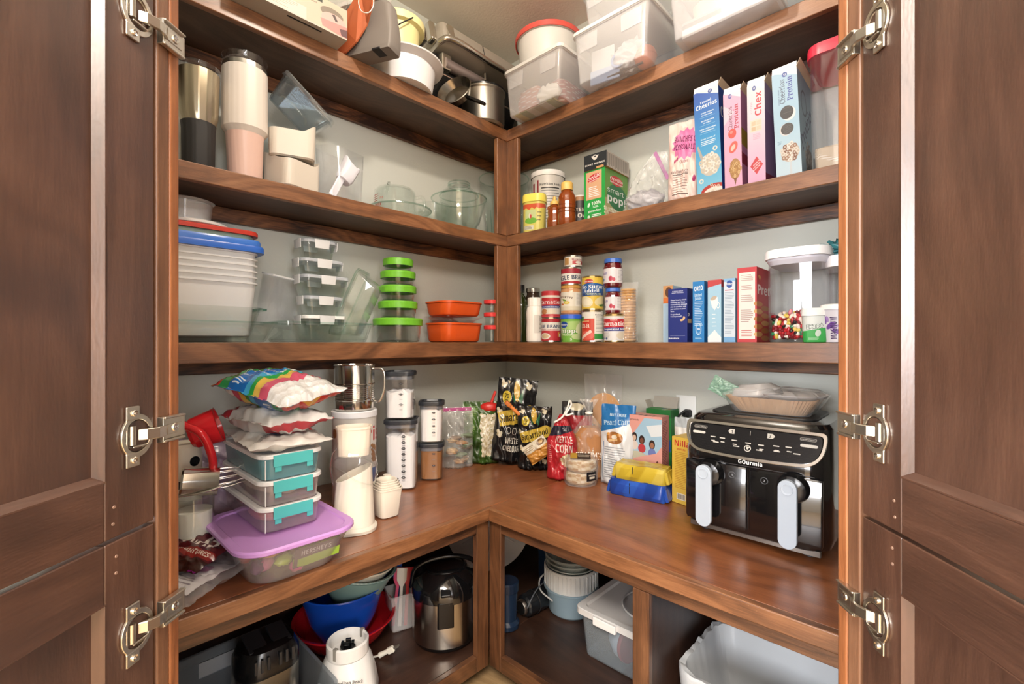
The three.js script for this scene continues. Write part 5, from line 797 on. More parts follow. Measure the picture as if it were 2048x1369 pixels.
{ const a = R(1102, 0.18), b = R(1142, 0.18), c = R(1185, 0.18), e = R(1229, 0.18);
  can('milk_can', 'red and white condensed milk can standing on the shelf beside the white bottle', a, UP3, 0.0395, 0.099, lab.eagle);
  can('milk_can', 'red topped evaporated milk can stacked beside the white bottle', a, UP3 + 0.0993, 0.0395, 0.104, lab.carn, undefined, std(0xb63a44, 0.4));
  { const t = thing('frosting_tub', 'green frosting tub with a blue lid under the sauce jar', 'tub', [b.x, UP3, b.z], facing(b)); part('tub', mv(new THREE.CylinderGeometry(0.0405, 0.037, 0.094, 36, 1, false, PI), 0, 0.047, 0), lab.frosting, t); part('lid', lathe([[0.041, 0.09], [0.0425, 0.09], [0.0425, 0.104], [0.04, 0.106], [0, 0.105]], 36), std(0x2f5fd0, 0.35), t); }
  { const t = thing('sauce_jar', 'jar of tan sauce with a cream label under the condensed milk can', 'jar', [b.x, UP3 + 0.1063, b.z], facing(b)); part('jar', lathe([[0, 0], [0.036, 0], [0.0395, 0.006], [0.0395, 0.092], [0.036, 0.1], [0.036, 0.104], [0, 0.104]], 36), std(0xb98a62, 0.15), t); part('label', mv(new THREE.CylinderGeometry(0.04, 0.04, 0.07, 36, 1, true, PI), 0, 0.05, 0), lab.mayo, t); part('lid', lathe([[0.037, 0.1], [0.0385, 0.1], [0.0385, 0.11], [0, 0.1105]], 36), std(0xb98d4a, 0.4), t); }
  can('milk_can', 'condensed milk can with blue lettering on the sauce jar', b, UP3 + 0.2174, 0.0393, 0.069, lab.eagleTop);
  can('dessert_can', 'small tan and red can on top of the tallest can stack', { x: b.x + 0.004, z: b.z - 0.008 }, UP3 + 0.2867, 0.035, 0.046, lab.small);
  can('tomato_can', 'red and green vegetable can under the yellow pear can', c, UP3, 0.0403, 0.117, lab.tomato);
  can('pear_can', 'yellow pear can with blue banner on the vegetable can', c, UP3 + 0.1173, 0.0403, 0.126, lab.nosugar, undefined, steelGold);
  can('milk_can', 'white evaporated milk can with a red banner under the jam jars', e, UP3, 0.0388, 0.1, lab.carnW, undefined, steelGold);
  const jam = phys({ color: 0x5c0f18, roughness: 0.08, clearcoat: 1 }), lidB = std(0x3a66b8, 0.35);
  [[0.1003, 0.029, 0.094, 'lower'], [0.1946, 0.034, 0.104, 'upper']].forEach(([y, r, h, n]) => { const t = thing('jam_jar', `dark red jam jar with a blue lid, ${n} of two stacked`, 'jar', [e.x - 0.006, UP3 + y, e.z], facing(e), 'stacked jam jars');
    part('jar', lathe([[0, 0], [r * 0.86, 0], [r, 0.006], [r, h * 0.68], [r * 0.9, h * 0.79], [r * 0.82, h * 0.84], [r * 0.82, h * 0.88], [0, h * 0.88]], 34), jam, t); part('label', mv(new THREE.CylinderGeometry(r * 1.012, r * 1.012, h * 0.5, 34, 1, true, PI), 0, h * 0.4, 0), lab.jam, t); part('lid', lathe([[r * 0.88, h * 0.85], [r * 0.92, h * 0.86], [r * 0.92, h * 0.98], [r * 0.88, h], [0, h]], 34), lidB, t); });
  const k = R(1256, 0.15), t = thing('wafer_sleeve', 'tall sleeve of stacked ice cream wafer cups in clear film', 'food sleeve', [k.x, UP3, k.z]);
  for (let i = 0; i < 19; i++) part('wafer_cup', lathe([[0, 0], [0.024, 0], [0.0285, 0.006], [0.0285, 0.0096], [0, 0.0096]], 20), std([0xc49a66, 0xb98d58][i % 2], 0.8), t, [0, 0.001 + i * 0.0099, 0]);
  part('film', pouch(0.074, 0.215, 0.07, { seed: 12, crinkle: 0.12, seal: 0.01, nx: 18, ny: 18, flat: 0.4, belly: 0.4, gusset: 1 }), M.film, t, [0, 0, 0], [0, 0.5, 0]);
}
{ // row of cartons
  const box3 = (name, label, a, b, c, top, zf, paint, dd) => { const q = wedgeR(a, b, c, top, zf, UP3); if (dd) { q.d = dd; q.at[2] = zf - dd / 2; } const m = print(384, 512, paint);
    return solo(name, label, 'box', carton(q.w - 0.0015, q.h, q.d, { front: [0, 0, 0.5, 1], right: [0.5, 0, 1, 1], left: [0.5, 0, 1, 1], back: [0, 0, 0.5, 1], top: [0.51, 0.9, 0.53, 0.92], bottom: [0.51, 0.9, 0.53, 0.92] }), m, q.at); };
  box3('mix_carton', 'pale blue carton with cookie picture half hidden behind the navy carton', 1326, 1346, 1372, 571, 0.12, (x, w, h) => { fillR(x, '#b5d2ea', 0, 0, w, h); fillR(x, '#d9a06a', 0, 0, 192, 150); ell(x, '#6a4632', 110, 60, 70, 46); fillR(x, '#dd7a3c', 0, 110, 192, 50); }, 0.07);
  box3('nut_carton', 'navy blue carton with white paragraph and a cashew', 1336, 1375, 1384, 576, 0.2, (x, w, h) => { fillR(x, '#21307f', 0, 0, w, h); txt(x, 'A GOOD SNACK', 96, 24, 15, '#dfe4f4'); txt(x, 'A GIFT TO SHARE', 96, 40, 15, '#dfe4f4'); ['These hearty whole', 'cashews are fresh', 'roasted nice enough', 'you to comfort and', 'put smiles on your', 'face.'].forEach((s, i) => txt(x, s, 24, 110 + i * 21, 17, '#e6eaf6', { align: 'left' })); txt(x, 'So go ahead,', 24, 246, 17, '#e6eaf6', { align: 'left' }); txt(x, 'treat yourself.', 24, 266, 17, '#e6eaf6', { align: 'left' }); ell(x, '#dcb98a', 146, 290, 30, 18, -0.7); ell(x, '#21307f', 136, 280, 17, 11, -0.7); fillR(x, '#cdd4ec', 20, 448, 150, 2); txt(x, 'BakeMate', 58, 476, 22, '#fff'); txt(x, 'D', 216, 250, 40, '#fff'); fillR(x, '#d9b98a', 200, 290, 60, 40); }, 0.09);
  box3('cookie_carton', 'medium blue cookie carton with a round white seal', 1385, 1409, 1413, 562, 0.205, (x, w, h) => { fillR(x, '#2f86cc', 0, 0, w, h); txt(x, 'OREO', 96, 60, 54, '#fff', { turn: -0.06 }); txt(x, 'limited', 92, 116, 34, '#d9ecfa', { font: 'serif' }); txt(x, 'jumbo', 92, 142, 34, '#d9ecfa', { font: 'serif' }); lines(x, '#cfe4f6', 30, 170, 136, 15, 14, 5); ring(x, '#d6ecfb', 96, 402, 46, 6); ring(x, '#d6ecfb', 96, 402, 34, 3); txt(x, '100%', 96, 402, 22, '#fff'); lines(x, '#bcdcf2', 40, 468, 110, 2, 12, 5); fillR(x, '#2472b4', 192, 0, 192, h); }, 0.1);
  box3('cocoa_carton', 'pale blue carton with a white mug and a red top band', 1415, 1443, 1447, 559, 0.205, (x, w, h) => { fillR(x, '#a9d2ea', 0, 0, w, h); fillR(x, '#c94a4c', 0, 0, 192, 60); poly(x, '#a9d2ea', [[0, 60], [192, 36], [192, 80], [0, 80]]); poly(x, '#eef5f8', [[34, 160], [140, 140], [150, 200], [100, 250], [60, 220]]); ring(x, '#eef5f8', 148, 210, 22, 8); ell(x, '#c9b8a4', 84, 150, 46, 16, -0.2); lines(x, '#eef6fa', 60, 280, 70, 4, 32, 6); poly(x, '#f1f6f9', [[0, 470], [50, 440], [100, 410], [150, 446], [192, 470], [192, 512], [0, 512]]); fillR(x, '#8fbfdc', 192, 0, 192, h); fillR(x, '#c94a4c', 192, 0, 192, 60); }, 0.1);
  box3('mix_carton', 'white and pale blue baking mix carton with a round blue logo', 1447, 1471, 1475, 556, 0.205, (x, w, h) => { fillR(x, '#d9e6f2', 0, 0, w, h); fillR(x, '#8fc0e8', 0, 0, 192, 26); ell(x, '#2a56a8', 96, 46, 54, 30); txt(x, 'Pillsbury', 96, 46, 26, '#fff'); lines(x, '#c8464c', 20, 90, 150, 1, 10, 7); lines(x, '#8fa2b4', 18, 112, 156, 28, 12, 3.5); fillR(x, '#7fb4e2', 0, 470, 192, 42); fillR(x, '#9cc6ea', 192, 0, 192, h); }, 0.1);
  box3('cracker_carton', 'tall red carton with a white text panel next to the jelly bean canister', 1474, 1514, 1533, 533, 0.215, (x, w, h) => { fillR(x, '#cf4248', 0, 0, w, h); fillR(x, '#f4ebe4', 18, 34, 158, 456); lines(x, '#b99a94', 34, 50, 124, 4, 12, 4); lines(x, '#b99a94', 40, 124, 110, 3, 12, 4); lines(x, '#a98a84', 34, 190, 124, 4, 13, 4); lines(x, '#a98a84', 34, 290, 124, 7, 13, 4); lines(x, '#c0524c', 40, 430, 110, 4, 12, 4); fillR(x, '#c3353c', 192, 0, 192, h); txt(x, 'Pret', 290, 150, 90, '#f7eee8'); for (let i = 0; i < 10; i++) ell(x, ['#c98a4a', '#b87838', '#d9a868'][i % 3], 220 + (i % 2) * 90, 250 + i * 26, 56, 18); poly(x, '#e7b25e', [[210, 60], [230, 50], [250, 62], [236, 90]]); }, 0.13);
}
{ // large canister of jelly beans
  const l = R(1531, 0.19), r = R(1652, 0.19), w = r.x - l.x, d = 0.19, zc = 0.2 - d / 2, xc = (l.x + r.x) / 2, h = 0.215;
  const t = thing('clear_canister', 'large clear canister with a white lid, part filled with jelly beans', 'canister', [xc, UP3, zc]);
  part('body', loft([{ y: 0, w: w - 0.016, d: d - 0.016, r: 0.034 }, { y: 0.005, w: w - 0.004, d: d - 0.004, r: 0.038 }, { y: h, w, d, r: 0.042 }, { y: h, w: w - 0.006, d: d - 0.006, r: 0.039 }, { y: 0.008, w: w - 0.012, d: d - 0.012, r: 0.034 }], { k: 7 }), M.clear, t);
  part('collar', mv(loft([{ y: 0, w: w - 0.008, d: d - 0.008, r: 0.04 }, { y: 0.012, w: w + 0.006, d: d + 0.006, r: 0.045 }, { y: 0.018, w: w + 0.006, d: d + 0.006, r: 0.045 }], { k: 7 }), 0, h + 0.0004, 0), std(0xc9c8d2, 0.4), t);
  part('lid', mv(ovalLid(w + 0.016, d + 0.016, 0.024, 0.05, 8), 0, h + 0.019, 0), std(0xf4f3f5, 0.35), t);
  reseed(77); const bean = (() => { const g = new THREE.CapsuleGeometry(0.0052, 0.006, 4, 10); const p = g.attributes.position; for (let i = 0; i < p.count; i++) p.setX(i, p.getX(i) + 9 * p.getY(i) * p.getY(i)); g.computeVertexNormals(); return g; })();
  const cols = [['red', 0xb01722], ['white', 0xe9dccb], ['dark red', 0x7d0f1c], ['pink', 0xe58a94], ['green', 0x2f7d52], ['black', 0x1a1416], ['yellow', 0xdcc45c]], mats = cols.map(([, c]) => std(c, 0.18));
  const hw = w / 2 - 0.016, hd = d / 2 - 0.016, put = (x, y, z) => { const k = [0, 0, 1, 2, 1, 3, 0, 4, 1, 5, 2, 6][Math.floor(rnd() * 12)]; const o = solo('jelly_bean', `${cols[k][0]} jelly bean in the large clear canister`, 'candy', bean, mats[k], [xc + x, UP3 + y, zc + z], 0, 'jelly beans in the canister'); o.rotation.set(rr(0, 6), rr(0, 6), rr(0, 6)); };
  for (let j = 0; j < 7; j++) { const y = 0.0165 + j * 0.0092; for (let i = 0; i < 15; i++) put(-hw + (i + 0.5 + rr(-0.3, 0.3)) * 2 * hw / 15, y + rr(-0.002, 0.002), hd - 0.001 + rr(-0.003, 0.002)); for (let i = 0; i < 9; i++) put(hw - 0.001 + rr(-0.003, 0.002), y + rr(-0.002, 0.002), -hd + (i + 0.5) * 1.85 * hd / 9); for (let i = 0; i < 8; i++) put(-hw + 0.001 + rr(-0.002, 0.003), y + rr(-0.002, 0.002), -hd + (i + 0.5) * 1.85 * hd / 9); }
  for (let i = 0; i < 40; i++) put(rr(-hw, hw), 0.079 + rr(0, 0.006), rr(-hd, hd * 0.9));
  // gum tub and purple cup in front, second canister at the frame
  const g = R(1630, 0.222), gt = thing('gum_tub', 'small green and white chewing gum tub in front of the canister', 'tub', [g.x, UP3, g.z], 0.25), gm = print(256, 256, (x, W2, H) => { fillR(x, '#3fb457', 0, 0, W2, H); poly(x, '#e6ece6', [[0, 0], [256, 0], [256, 110], [0, 150]]); txt(x, 'EXTRA', 120, 104, 54, '#eef6ee', { turn: -0.08, stroke: ['#3c4a44', 7] }); ell(x, '#dfeee0', 150, 168, 26, 34, 0.3); lines(x, '#c9f0d0', 60, 214, 130, 2, 12, 5); });
  const gg = loft([{ y: 0, w: 0.05, d: 0.04, r: 0.012 }, { y: 0.004, w: 0.054, d: 0.044, r: 0.014 }, { y: 0.068, w: 0.058, d: 0.048, r: 0.016 }], { k: 5 }), gp = gg.attributes.position, gu = gg.attributes.uv; for (let i = 0; i < gp.count; i++) gu.setXY(i, gp.getX(i) / 0.06 + 0.5, gp.getY(i) / 0.068);
  part('tub', gg, gm, gt); part('lid', mv(ovalLid(0.062, 0.052, 0.02, 0.018), 0, 0.0684, 0), M.frostTub, gt);
  const u = R(1676, 0.215), ut = thing('printed_cup', 'white paper cup with purple swirls beside the gum tub', 'cup', [u.x, UP3, u.z], facing(u)); part('cup', mv(new THREE.CylinderGeometry(0.036, 0.028, 0.085, 32, 1, false, PI), 0, 0.0425, 0), print(256, 128, (x, W2, H) => { fillR(x, '#e9e6ee', 0, 0, W2, H); for (let i = 0; i < 12; i++) { ell(x, '#7d4fa8', 20 + i * 22, 40 + (i % 3) * 24, 9, 20, i); ell(x, '#b08fd0', 32 + i * 22, 70 - (i % 2) * 30, 5, 12, i); } txt(x, 'MAGNUM', 116, 74, 26, '#3f2a5c', { turn: -PI / 2, sx: 0.7 }); }), ut); part('lid', lathe([[0.037, 0.083], [0.0385, 0.083], [0.0385, 0.094], [0.035, 0.096], [0, 0.095]], 32), M.white, ut);
  const c2 = R(1696, 0.11), ct = thing('clear_canister', 'clear canister with a white lid beside the jelly bean canister', 'canister', [c2.x + 0.01, UP3, 0.095]); part('body', loft([{ y: 0, w: 0.1, d: 0.15, r: 0.03 }, { y: 0.2, w: 0.105, d: 0.155, r: 0.034 }, { y: 0.2, w: 0.1, d: 0.15, r: 0.03 }, { y: 0.004, w: 0.094, d: 0.144, r: 0.028 }], { k: 5 }), M.clear, ct); part('lid', mv(ovalLid(0.112, 0.162, 0.03, 0.038), 0, 0.2004, 0), std(0xf4f3f5, 0.35), ct);
  solo('teal_wrapper', 'crumpled teal wrapper on top of the second white-lidded canister', 'wrapper', blob(0.05, 0.022, 0.04, { seed: 21, amp: 0.55, freq: 3.2, seg: 30, flatten: 0.9 }), std(0x3d7f86, 0.35), [c2.x - 0.012, UP3 + 0.254, 0.1]);
}

// ================================================================ COUNTER, LEFT SIDE
const flatPouch = (w, h, t, o) => pouch(w, h, t, { gusset: 0, ...o }).translate(0, -h / 2, 0).rotateX(-PI / 2);          // lying on its back, print upwards
{ // purple-lidded tub with latch boxes and bags stacked on it
  const cx = 0.478, cz = 1.236, t = thing('lidded_tub', 'wide clear plastic tub of candy with a lilac lid', 'tub', [cx, UPC, cz]);
  part('tub', tub(0.235, 0.185, 0.285, 0.232, 0.074, 0.05, { t: 0.0016, foot: 0.012, k: 8 }), phys({ color: 0xf6f4f4, transmission: 0.9, roughness: 0.07, thickness: 0 }), t);
  part('lid', mv(loft([{ y: 0, w: 0.292, d: 0.24, r: 0.055 }, { y: 0.004, w: 0.306, d: 0.252, r: 0.06 }, { y: 0.01, w: 0.306, d: 0.252, r: 0.06 }, { y: 0.0135, w: 0.298, d: 0.244, r: 0.056 }, { y: 0.0125, w: 0.272, d: 0.218, r: 0.05 }, { y: 0.009, w: 0.266, d: 0.212, r: 0.048 }], { k: 8 }), 0, 0.0745, 0), std(0xc08fd0, 0.35), t);
  reseed(31);
  const wr = [['pink', 0xd85fa0], ['lime green', 0xa9cf3a], ['orange', 0xd98a3a], ['purple', 0x7a3f7e], ['red', 0xb8323f], ['brown', 0x5a3226], ['blue', 0x5f74b8], ['white', 0xe2dcd6]];
  for (let i = 0; i < 26; i++) { const k = i % wr.length, a = i / 26 * 2 * PI, e = i < 18; const o = solo('wrapped_candy', `${wr[k][0]} wrapped candy in the lilac-lidded tub`, 'candy', blob(0.02, 0.011, 0.014, { seed: i, amp: 0.25, freq: 3, seg: 12 }), std(wr[k][1], 0.3), [cx + (e ? Math.cos(a * 26 / 18) * 0.098 : rr(-0.06, 0.06)), UPC + 0.018 + (i % 3) * 0.017, cz + (e ? Math.sin(a * 26 / 18) * 0.074 : rr(-0.05, 0.05))], rr(0, 6), 'candies in the lilac-lidded tub'); o.rotation.z = rr(-0.5, 0.5); }
  const bar = thing('candy_packet', 'lime green and purple candy packet with white lettering inside the tub', 'packet', [cx + 0.112, UPC + 0.018, cz - 0.035], PI / 2); bar.rotation.order = 'YXZ'; bar.rotation.x = 0.25; part('packet', carton(0.1, 0.045, 0.006, { front: [0, 0, 1, 1] }), print(256, 128, (x, w, h) => { fillR(x, '#5a3a58', 0, 0, w, h); txt(x, "HERSHEY'S", 120, 36, 42, '#d9d4df', { sx: 0.8 }); poly(x, '#a8cf4a', [[20, 70], [256, 60], [256, 118], [60, 128], [20, 118]]); }), bar);
  let y = UPC + 0.0882; const bx = 0.405, bz = 1.232, aqua = std(0x4fb3b3, 0.4), sides = [phys({ color: 0xd6a9b8, transmission: 0.55, roughness: 0.25, thickness: 0 }), phys({ color: 0xf2efec, transmission: 0.62, roughness: 0.3, thickness: 0 }), phys({ color: 0x8fc3cc, transmission: 0.6, roughness: 0.25, thickness: 0 })];
  ['lowest', 'middle', 'topmost'].forEach((n, i) => {
    const b = thing('latch_box', `clear latch box with aqua clips, ${n} of three on the lilac lid`, 'box', [bx, y, bz], 0, 'stacked latch boxes');
    part('box', tub(0.276, 0.122, 0.284, 0.13, 0.047, 0.024, { t: 0.0016, foot: 0.003, k: 7 }), i === 2 ? sides[2] : phys({ color: 0xf6f2f4, transmission: 0.9, roughness: 0.08, thickness: 0 }), b);
    part('lid', mv(ovalLid(0.294, 0.14, 0.0085, 0.03, 7), 0, 0.0473, 0), M.binLid, b);
    const c = part('latch', boxAt(0.1455, 0.1495, 0.03, 0.055, -0.04, 0.044, 0.001), aqua, b);
    for (const s of [-1, 1]) part('latch_tooth', boxAt(0.1455, 0.1478, 0.019, 0.031, s * 0.034 - 0.007, s * 0.034 + 0.007, 0.001), aqua, b);
    part('rib', boxAt(0.1418, 0.1432, 0.004, 0.046, 0.058, 0.0595, 0), M.binLid, b);
    y += 0.0562;
  });
  const y0 = UPC + 0.0882;
  solo('pink_packet', 'salmon pink packet inside the lowest latch box', 'packet', blob(0.062, 0.02, 0.054, { seed: 3, amp: 0.12 }), std(0xe07a72, 0.4), [0.462, y0 + 0.024, bz + 0.004]); solo('purple_packet', 'purple packet inside the lowest latch box', 'packet', blob(0.05, 0.018, 0.05, { seed: 4, amp: 0.15 }), std(0xa65a7c, 0.4), [0.335, y0 + 0.023, bz]);
  solo('cream_packet', 'cream packet inside the middle latch box', 'packet', blob(0.118, 0.019, 0.053, { seed: 5, amp: 0.08 }), std(0xdcd0b8, 0.6), [0.41, y0 + 0.0802, bz]); solo('teal_packet', 'teal packet inside the topmost latch box', 'packet', blob(0.11, 0.017, 0.05, { seed: 6, amp: 0.15 }), std(0x4e8f9c, 0.5), [0.41, y0 + 0.136, bz]);
  // three bags of baking goods
  const yb = y + 0.0005;
  const a = thing('white_bag', 'flat white plastic bag with handwriting on the topmost latch box', 'bag', [0.42, yb + 0.017, 1.225], -0.1);
  part('bag', flatPouch(0.29, 0.17, 0.034, { seed: 41, crinkle: 0.3, nx: 30, ny: 20, flat: 0.38 }), print(256, 128, (x, w, h) => { fillR(x, '#ebe7e0', 0, 0, w, h); txt(x, 'Gluten', 206, 96, 20, '#2a2622', { font: 'serif', turn: 0.5, weight: 'normal' }); }, 0.35), a);
  const b = thing('sugar_bag', 'white and red sugar bag under the rainbow marshmallow bag', 'bag', [0.41, yb + 0.061, 1.222], 0.12);
  part('bag', flatPouch(0.25, 0.16, 0.062, { seed: 42, crinkle: 0.2, flat: 0.32, nx: 26, ny: 20 }), print(256, 128, (x, w, h) => { fillR(x, '#efece8', 0, 0, w, h); fillR(x, '#c8404a', 0, 0, 46, h); fillR(x, '#f0ece6', 10, 20, 20, 90); poly(x, '#c23a48', [[60, 0], [180, 0], [150, 30], [80, 30]]); fillR(x, '#3a5590', 46, 70, 24, 30); txt(x, 'Domino', 130, 40, 30, '#2f4a8a'); }, 0.3), b);
  const c = thing('marshmallow_bag', 'rainbow printed marshmallow bag on top of the bag stack', 'bag', [0.42, yb + 0.133, 1.212], 0.3);
  c.rotation.order = 'YXZ'; c.rotation.x = 0.12; c.rotation.z = -0.16;
  part('bag', flatPouch(0.25, 0.185, 0.08, { seed: 43, crinkle: 0.14, flat: 0.42, tight: 0.02, nx: 40, ny: 28 }), print(512, 320, (x, w, h) => {
    fillR(x, '#f3f1ee', 0, 0, w, h); for (let i = 0; i < 260; i++) ell(x, ['#ffffff', '#e9e5e1', '#f7f5f2'][i % 3], 330 + (i * 67) % 190, (i * 41) % 320, 12, 9, i);
    const band = (c, a, b2) => poly(x, c, [[a, 0], [b2, 0], [b2 - 20, 90], [b2 + 20, 180], [b2 - 10, 260], [b2 + 10, 320], [a + 10, 320], [a - 10, 260], [a + 20, 180], [a - 20, 90]]);
    band('#d9a04a', -40, 60); band('#c23a34', 0, 40); band('#2e8a4a', 40, 110); band('#1f6fc4', 100, 250); band('#49b0e0', 220, 262); band('#2fae4e', 255, 290); band('#e9c35a', 284, 330); band('#e0607a', 324, 380); txt(x, 'Jet-Puffed', 170, 170, 54, '#f4f6fa', { turn: -0.25, sx: 0.8 }); txt(x, 'MARSHMALLOWS', 176, 226, 22, '#e6f2fb', { turn: -0.25 }); ell(x, '#f2f0ea', 150, 70, 26, 20); ell(x, '#f2f0ea', 196, 56, 22, 18); lines(x, '#e6f2fb', 120, 270, 70, 3, 12, 5);
  }, 0.22), c);
}
{ // candy bags at the counter edge by the frame
  const z = thing('zip_bag', 'clear zip bag with a pink and white packet lying at the counter edge', 'bag', [0.452, UPC + 0.021, 1.425], 0.55);
  part('bag', flatPouch(0.24, 0.18, 0.026, { seed: 51, crinkle: 0.5, nx: 28, ny: 22 }), M.film, z);
  part('packet', flatPouch(0.17, 0.12, 0.02, { seed: 52, crinkle: 0.2 }), print(256, 192, (x, w, h) => { fillR(x, '#e9c3d2', 0, 0, w, h); fillR(x, '#f2eef0', 110, 0, 146, h); txt(x, 'SWEET', 80, 130, 30, '#6a4a58', { weight: 'normal' }); ell(x, '#d9a0c0', 200, 60, 18, 22); lines(x, '#9a8a94', 150, 120, 80, 3, 14, 5); }, 0.3), z);
  const h = thing('candy_bag', 'brown candy bag with white lettering on the clear zip bag', 'bag', [0.418, UPC + 0.052, 1.395], 0.5); h.rotation.order = 'YXZ'; h.rotation.x = 0.15;
  part('bag', flatPouch(0.17, 0.13, 0.03, { seed: 53, crinkle: 0.3 }), print(256, 192, (x, w, h) => { fillR(x, '#5c1c20', 0, 0, w, h); fillR(x, '#8a1f7c', 0, 0, 50, h); txt(x, "EY'S", 150, 60, 84, '#efe6dc', { sx: 0.9, turn: PI }); fillR(x, '#8f2a24', 60, 110, 190, 30); txt(x, 'MINIATURES', 170, 124, 22, '#e9d8c8'); fillR(x, '#38150f', 50, 146, 206, 46); }, 0.25), h);
  const s = thing('purple_lid_container', 'small clear container with a lilac lid behind the candy bags', 'container', [0.278, UPC, 1.378]);
  part('tub', tub(0.075, 0.07, 0.085, 0.08, 0.06, 0.02, { t: 0.0014 }), M.clear, s); part('lid', mv(ovalLid(0.094, 0.088, 0.012, 0.026), 0, 0.0604, 0), std(0xc08fd0, 0.35), s);
}
{ // utensils by the frame: jar, steel cup with whisk, red scoop
  const p = L(388, 0.36), j = thing('utensil_jar', 'clear jar with red and white contents holding the whisk', 'jar', [p.x, UPC, p.z]);
  part('jar', lathe([[0, 0.001], [0.032, 0], [0.036, 0.005], [0.04, 0.15], [0.042, 0.152], [0.038, 0.152], [0.034, 0.007], [0, 0.004]], 36), M.glass, j); part('contents', lathe([[0, 0.005], [0.032, 0.006], [0.034, 0.05], [0.034, 0.052], [0, 0.052]], 30), std(0xc06a62, 0.5), j); part('powder', lathe([[0, 0.0525], [0.034, 0.0525], [0.036, 0.12], [0, 0.118]], 30), std(0xe6e0d6, 0.8), j);
  const m = thing('steel_cup', 'polished steel measuring cup lying across the utensil jar', 'measuring cup', [p.x, UPC + 0.1855, p.z - 0.01], facing(p));
  part('cup', rot(lathe([[0, 0], [0.028, 0], [0.031, 0.004], [0.032, 0.07], [0.033, 0.072], [0.03, 0.072], [0.028, 0.005], [0, 0.004]], 36), 0, 0, -PI / 2 - 0.12).translate(-0.035, 0.0, 0), M.chrome, m);
  part('handle', tube([[-0.04, -0.028, 0.012], [0.0, -0.024, 0.03], [0.045, -0.012, 0.036]], 0.003, 16, 8), M.chrome, m);
  const w = thing('wire_whisk', 'steel wire whisk lying beside the steel measuring cup', 'whisk', [p.x + 0.01, UPC + 0.17, p.z - 0.06], facing(p)); w.rotation.z = 0.05;
  for (let k = 0; k < 5; k++) { const a = k / 5 * PI; part('wire', tube([[-0.07, 0.012, 0], [-0.02, 0.012 + 0.022 * Math.cos(a), 0.022 * Math.sin(a)], [0.035, 0.012 + 0.016 * Math.cos(a), 0.016 * Math.sin(a)], [0.05, 0.012, 0], [0.035, 0.012 - 0.016 * Math.cos(a), -0.016 * Math.sin(a)], [-0.02, 0.012 - 0.022 * Math.cos(a), -0.022 * Math.sin(a)], [-0.07, 0.012, 0]], 0.0012, 40, 5), M.chrome, w); }
  part('handle', rot(cyl(0.007, 0.009, 0.09, 16), 0, 0, PI / 2).translate(-0.112, 0.012, 0), M.blackMatte, w);
  const q = L(392, 0.3), r = thing('red_scoop', 'glossy red plastic scoop with a broad looped handle', 'scoop', [q.x, UPC + 0.235, q.z], facing(q) + 0.1);
  part('scoop_bowl', rot(lathe([[0, 0], [0.03, 0], [0.036, 0.008], [0.042, 0.06], [0.044, 0.062], [0.04, 0.062], [0.033, 0.008], [0, 0.004]], 32), 0.2, 0, -1.25).translate(-0.012, 0.045, 0), std(0xc41f26, 0.25), r);
  const sh = new THREE.CatmullRomCurve3([[-0.03, 0.078, 0.03], [0.0, 0.06, 0.05], [0.018, 0.02, 0.05], [0.026, -0.03, 0.036], [0.012, -0.05, 0.02], [-0.02, -0.055, 0.0]].map((v) => new THREE.Vector3(...v)));
  const hg = new THREE.TubeGeometry(sh, 30, 0.009, 10); hg.scale(1, 1, 1.6); part('handle', hg, std(0xc8242a, 0.25), r);
  const k = thing('cream_mug', 'cream enamel canister with a black dot behind the door frame', 'canister', [L(366, 0.235).x, UPC, L(366, 0.235).z]); part('body', lathe([[0, 0], [0.036, 0], [0.04, 0.006], [0.04, 0.245], [0.036, 0.252], [0, 0.252]], 30), M.cream, k); part('dot', mv(rot(cyl(0.012, 0.012, 0.002, 20), PI / 2), 0, 0.21, 0.0405).rotateY(facing({ x: 0.33, z: 1.42 }) + 0.6), M.black, k);
  const bg = thing('storage_bag', 'bunched clear bag with purple edge behind the latch boxes', 'bag', [0.15, UPC, 1.27], 1.2); part('bag', pouch(0.2, 0.24, 0.08, { seed: 57, crinkle: 0.5, gusset: 1 }), phys({ color: 0xe6d5e6, transmission: 0.7, roughness: 0.2, thickness: 0 }), bg); part('zip_strip', boxAt(-0.09, 0.09, 0.225, 0.235, -0.003, 0.003), std(0x7d4a8a, 0.4), bg);
  const rp = thing('red_pitcher', 'glossy red plastic pitcher hidden behind the white bags', 'pitcher', [0.2, UPC, 1.09]); part('body', lathe([[0, 0], [0.044, 0], [0.05, 0.006], [0.052, 0.2], [0.046, 0.235], [0.03, 0.256], [0, 0.262]], 36), std(0xb8202e, 0.3), rp); part('handle', tube([[0.0, 0.06, 0.05], [0.0, 0.08, 0.085], [0.0, 0.17, 0.085], [0.0, 0.2, 0.05]], 0.007, 20, 8), std(0xb8202e, 0.3), rp);
}
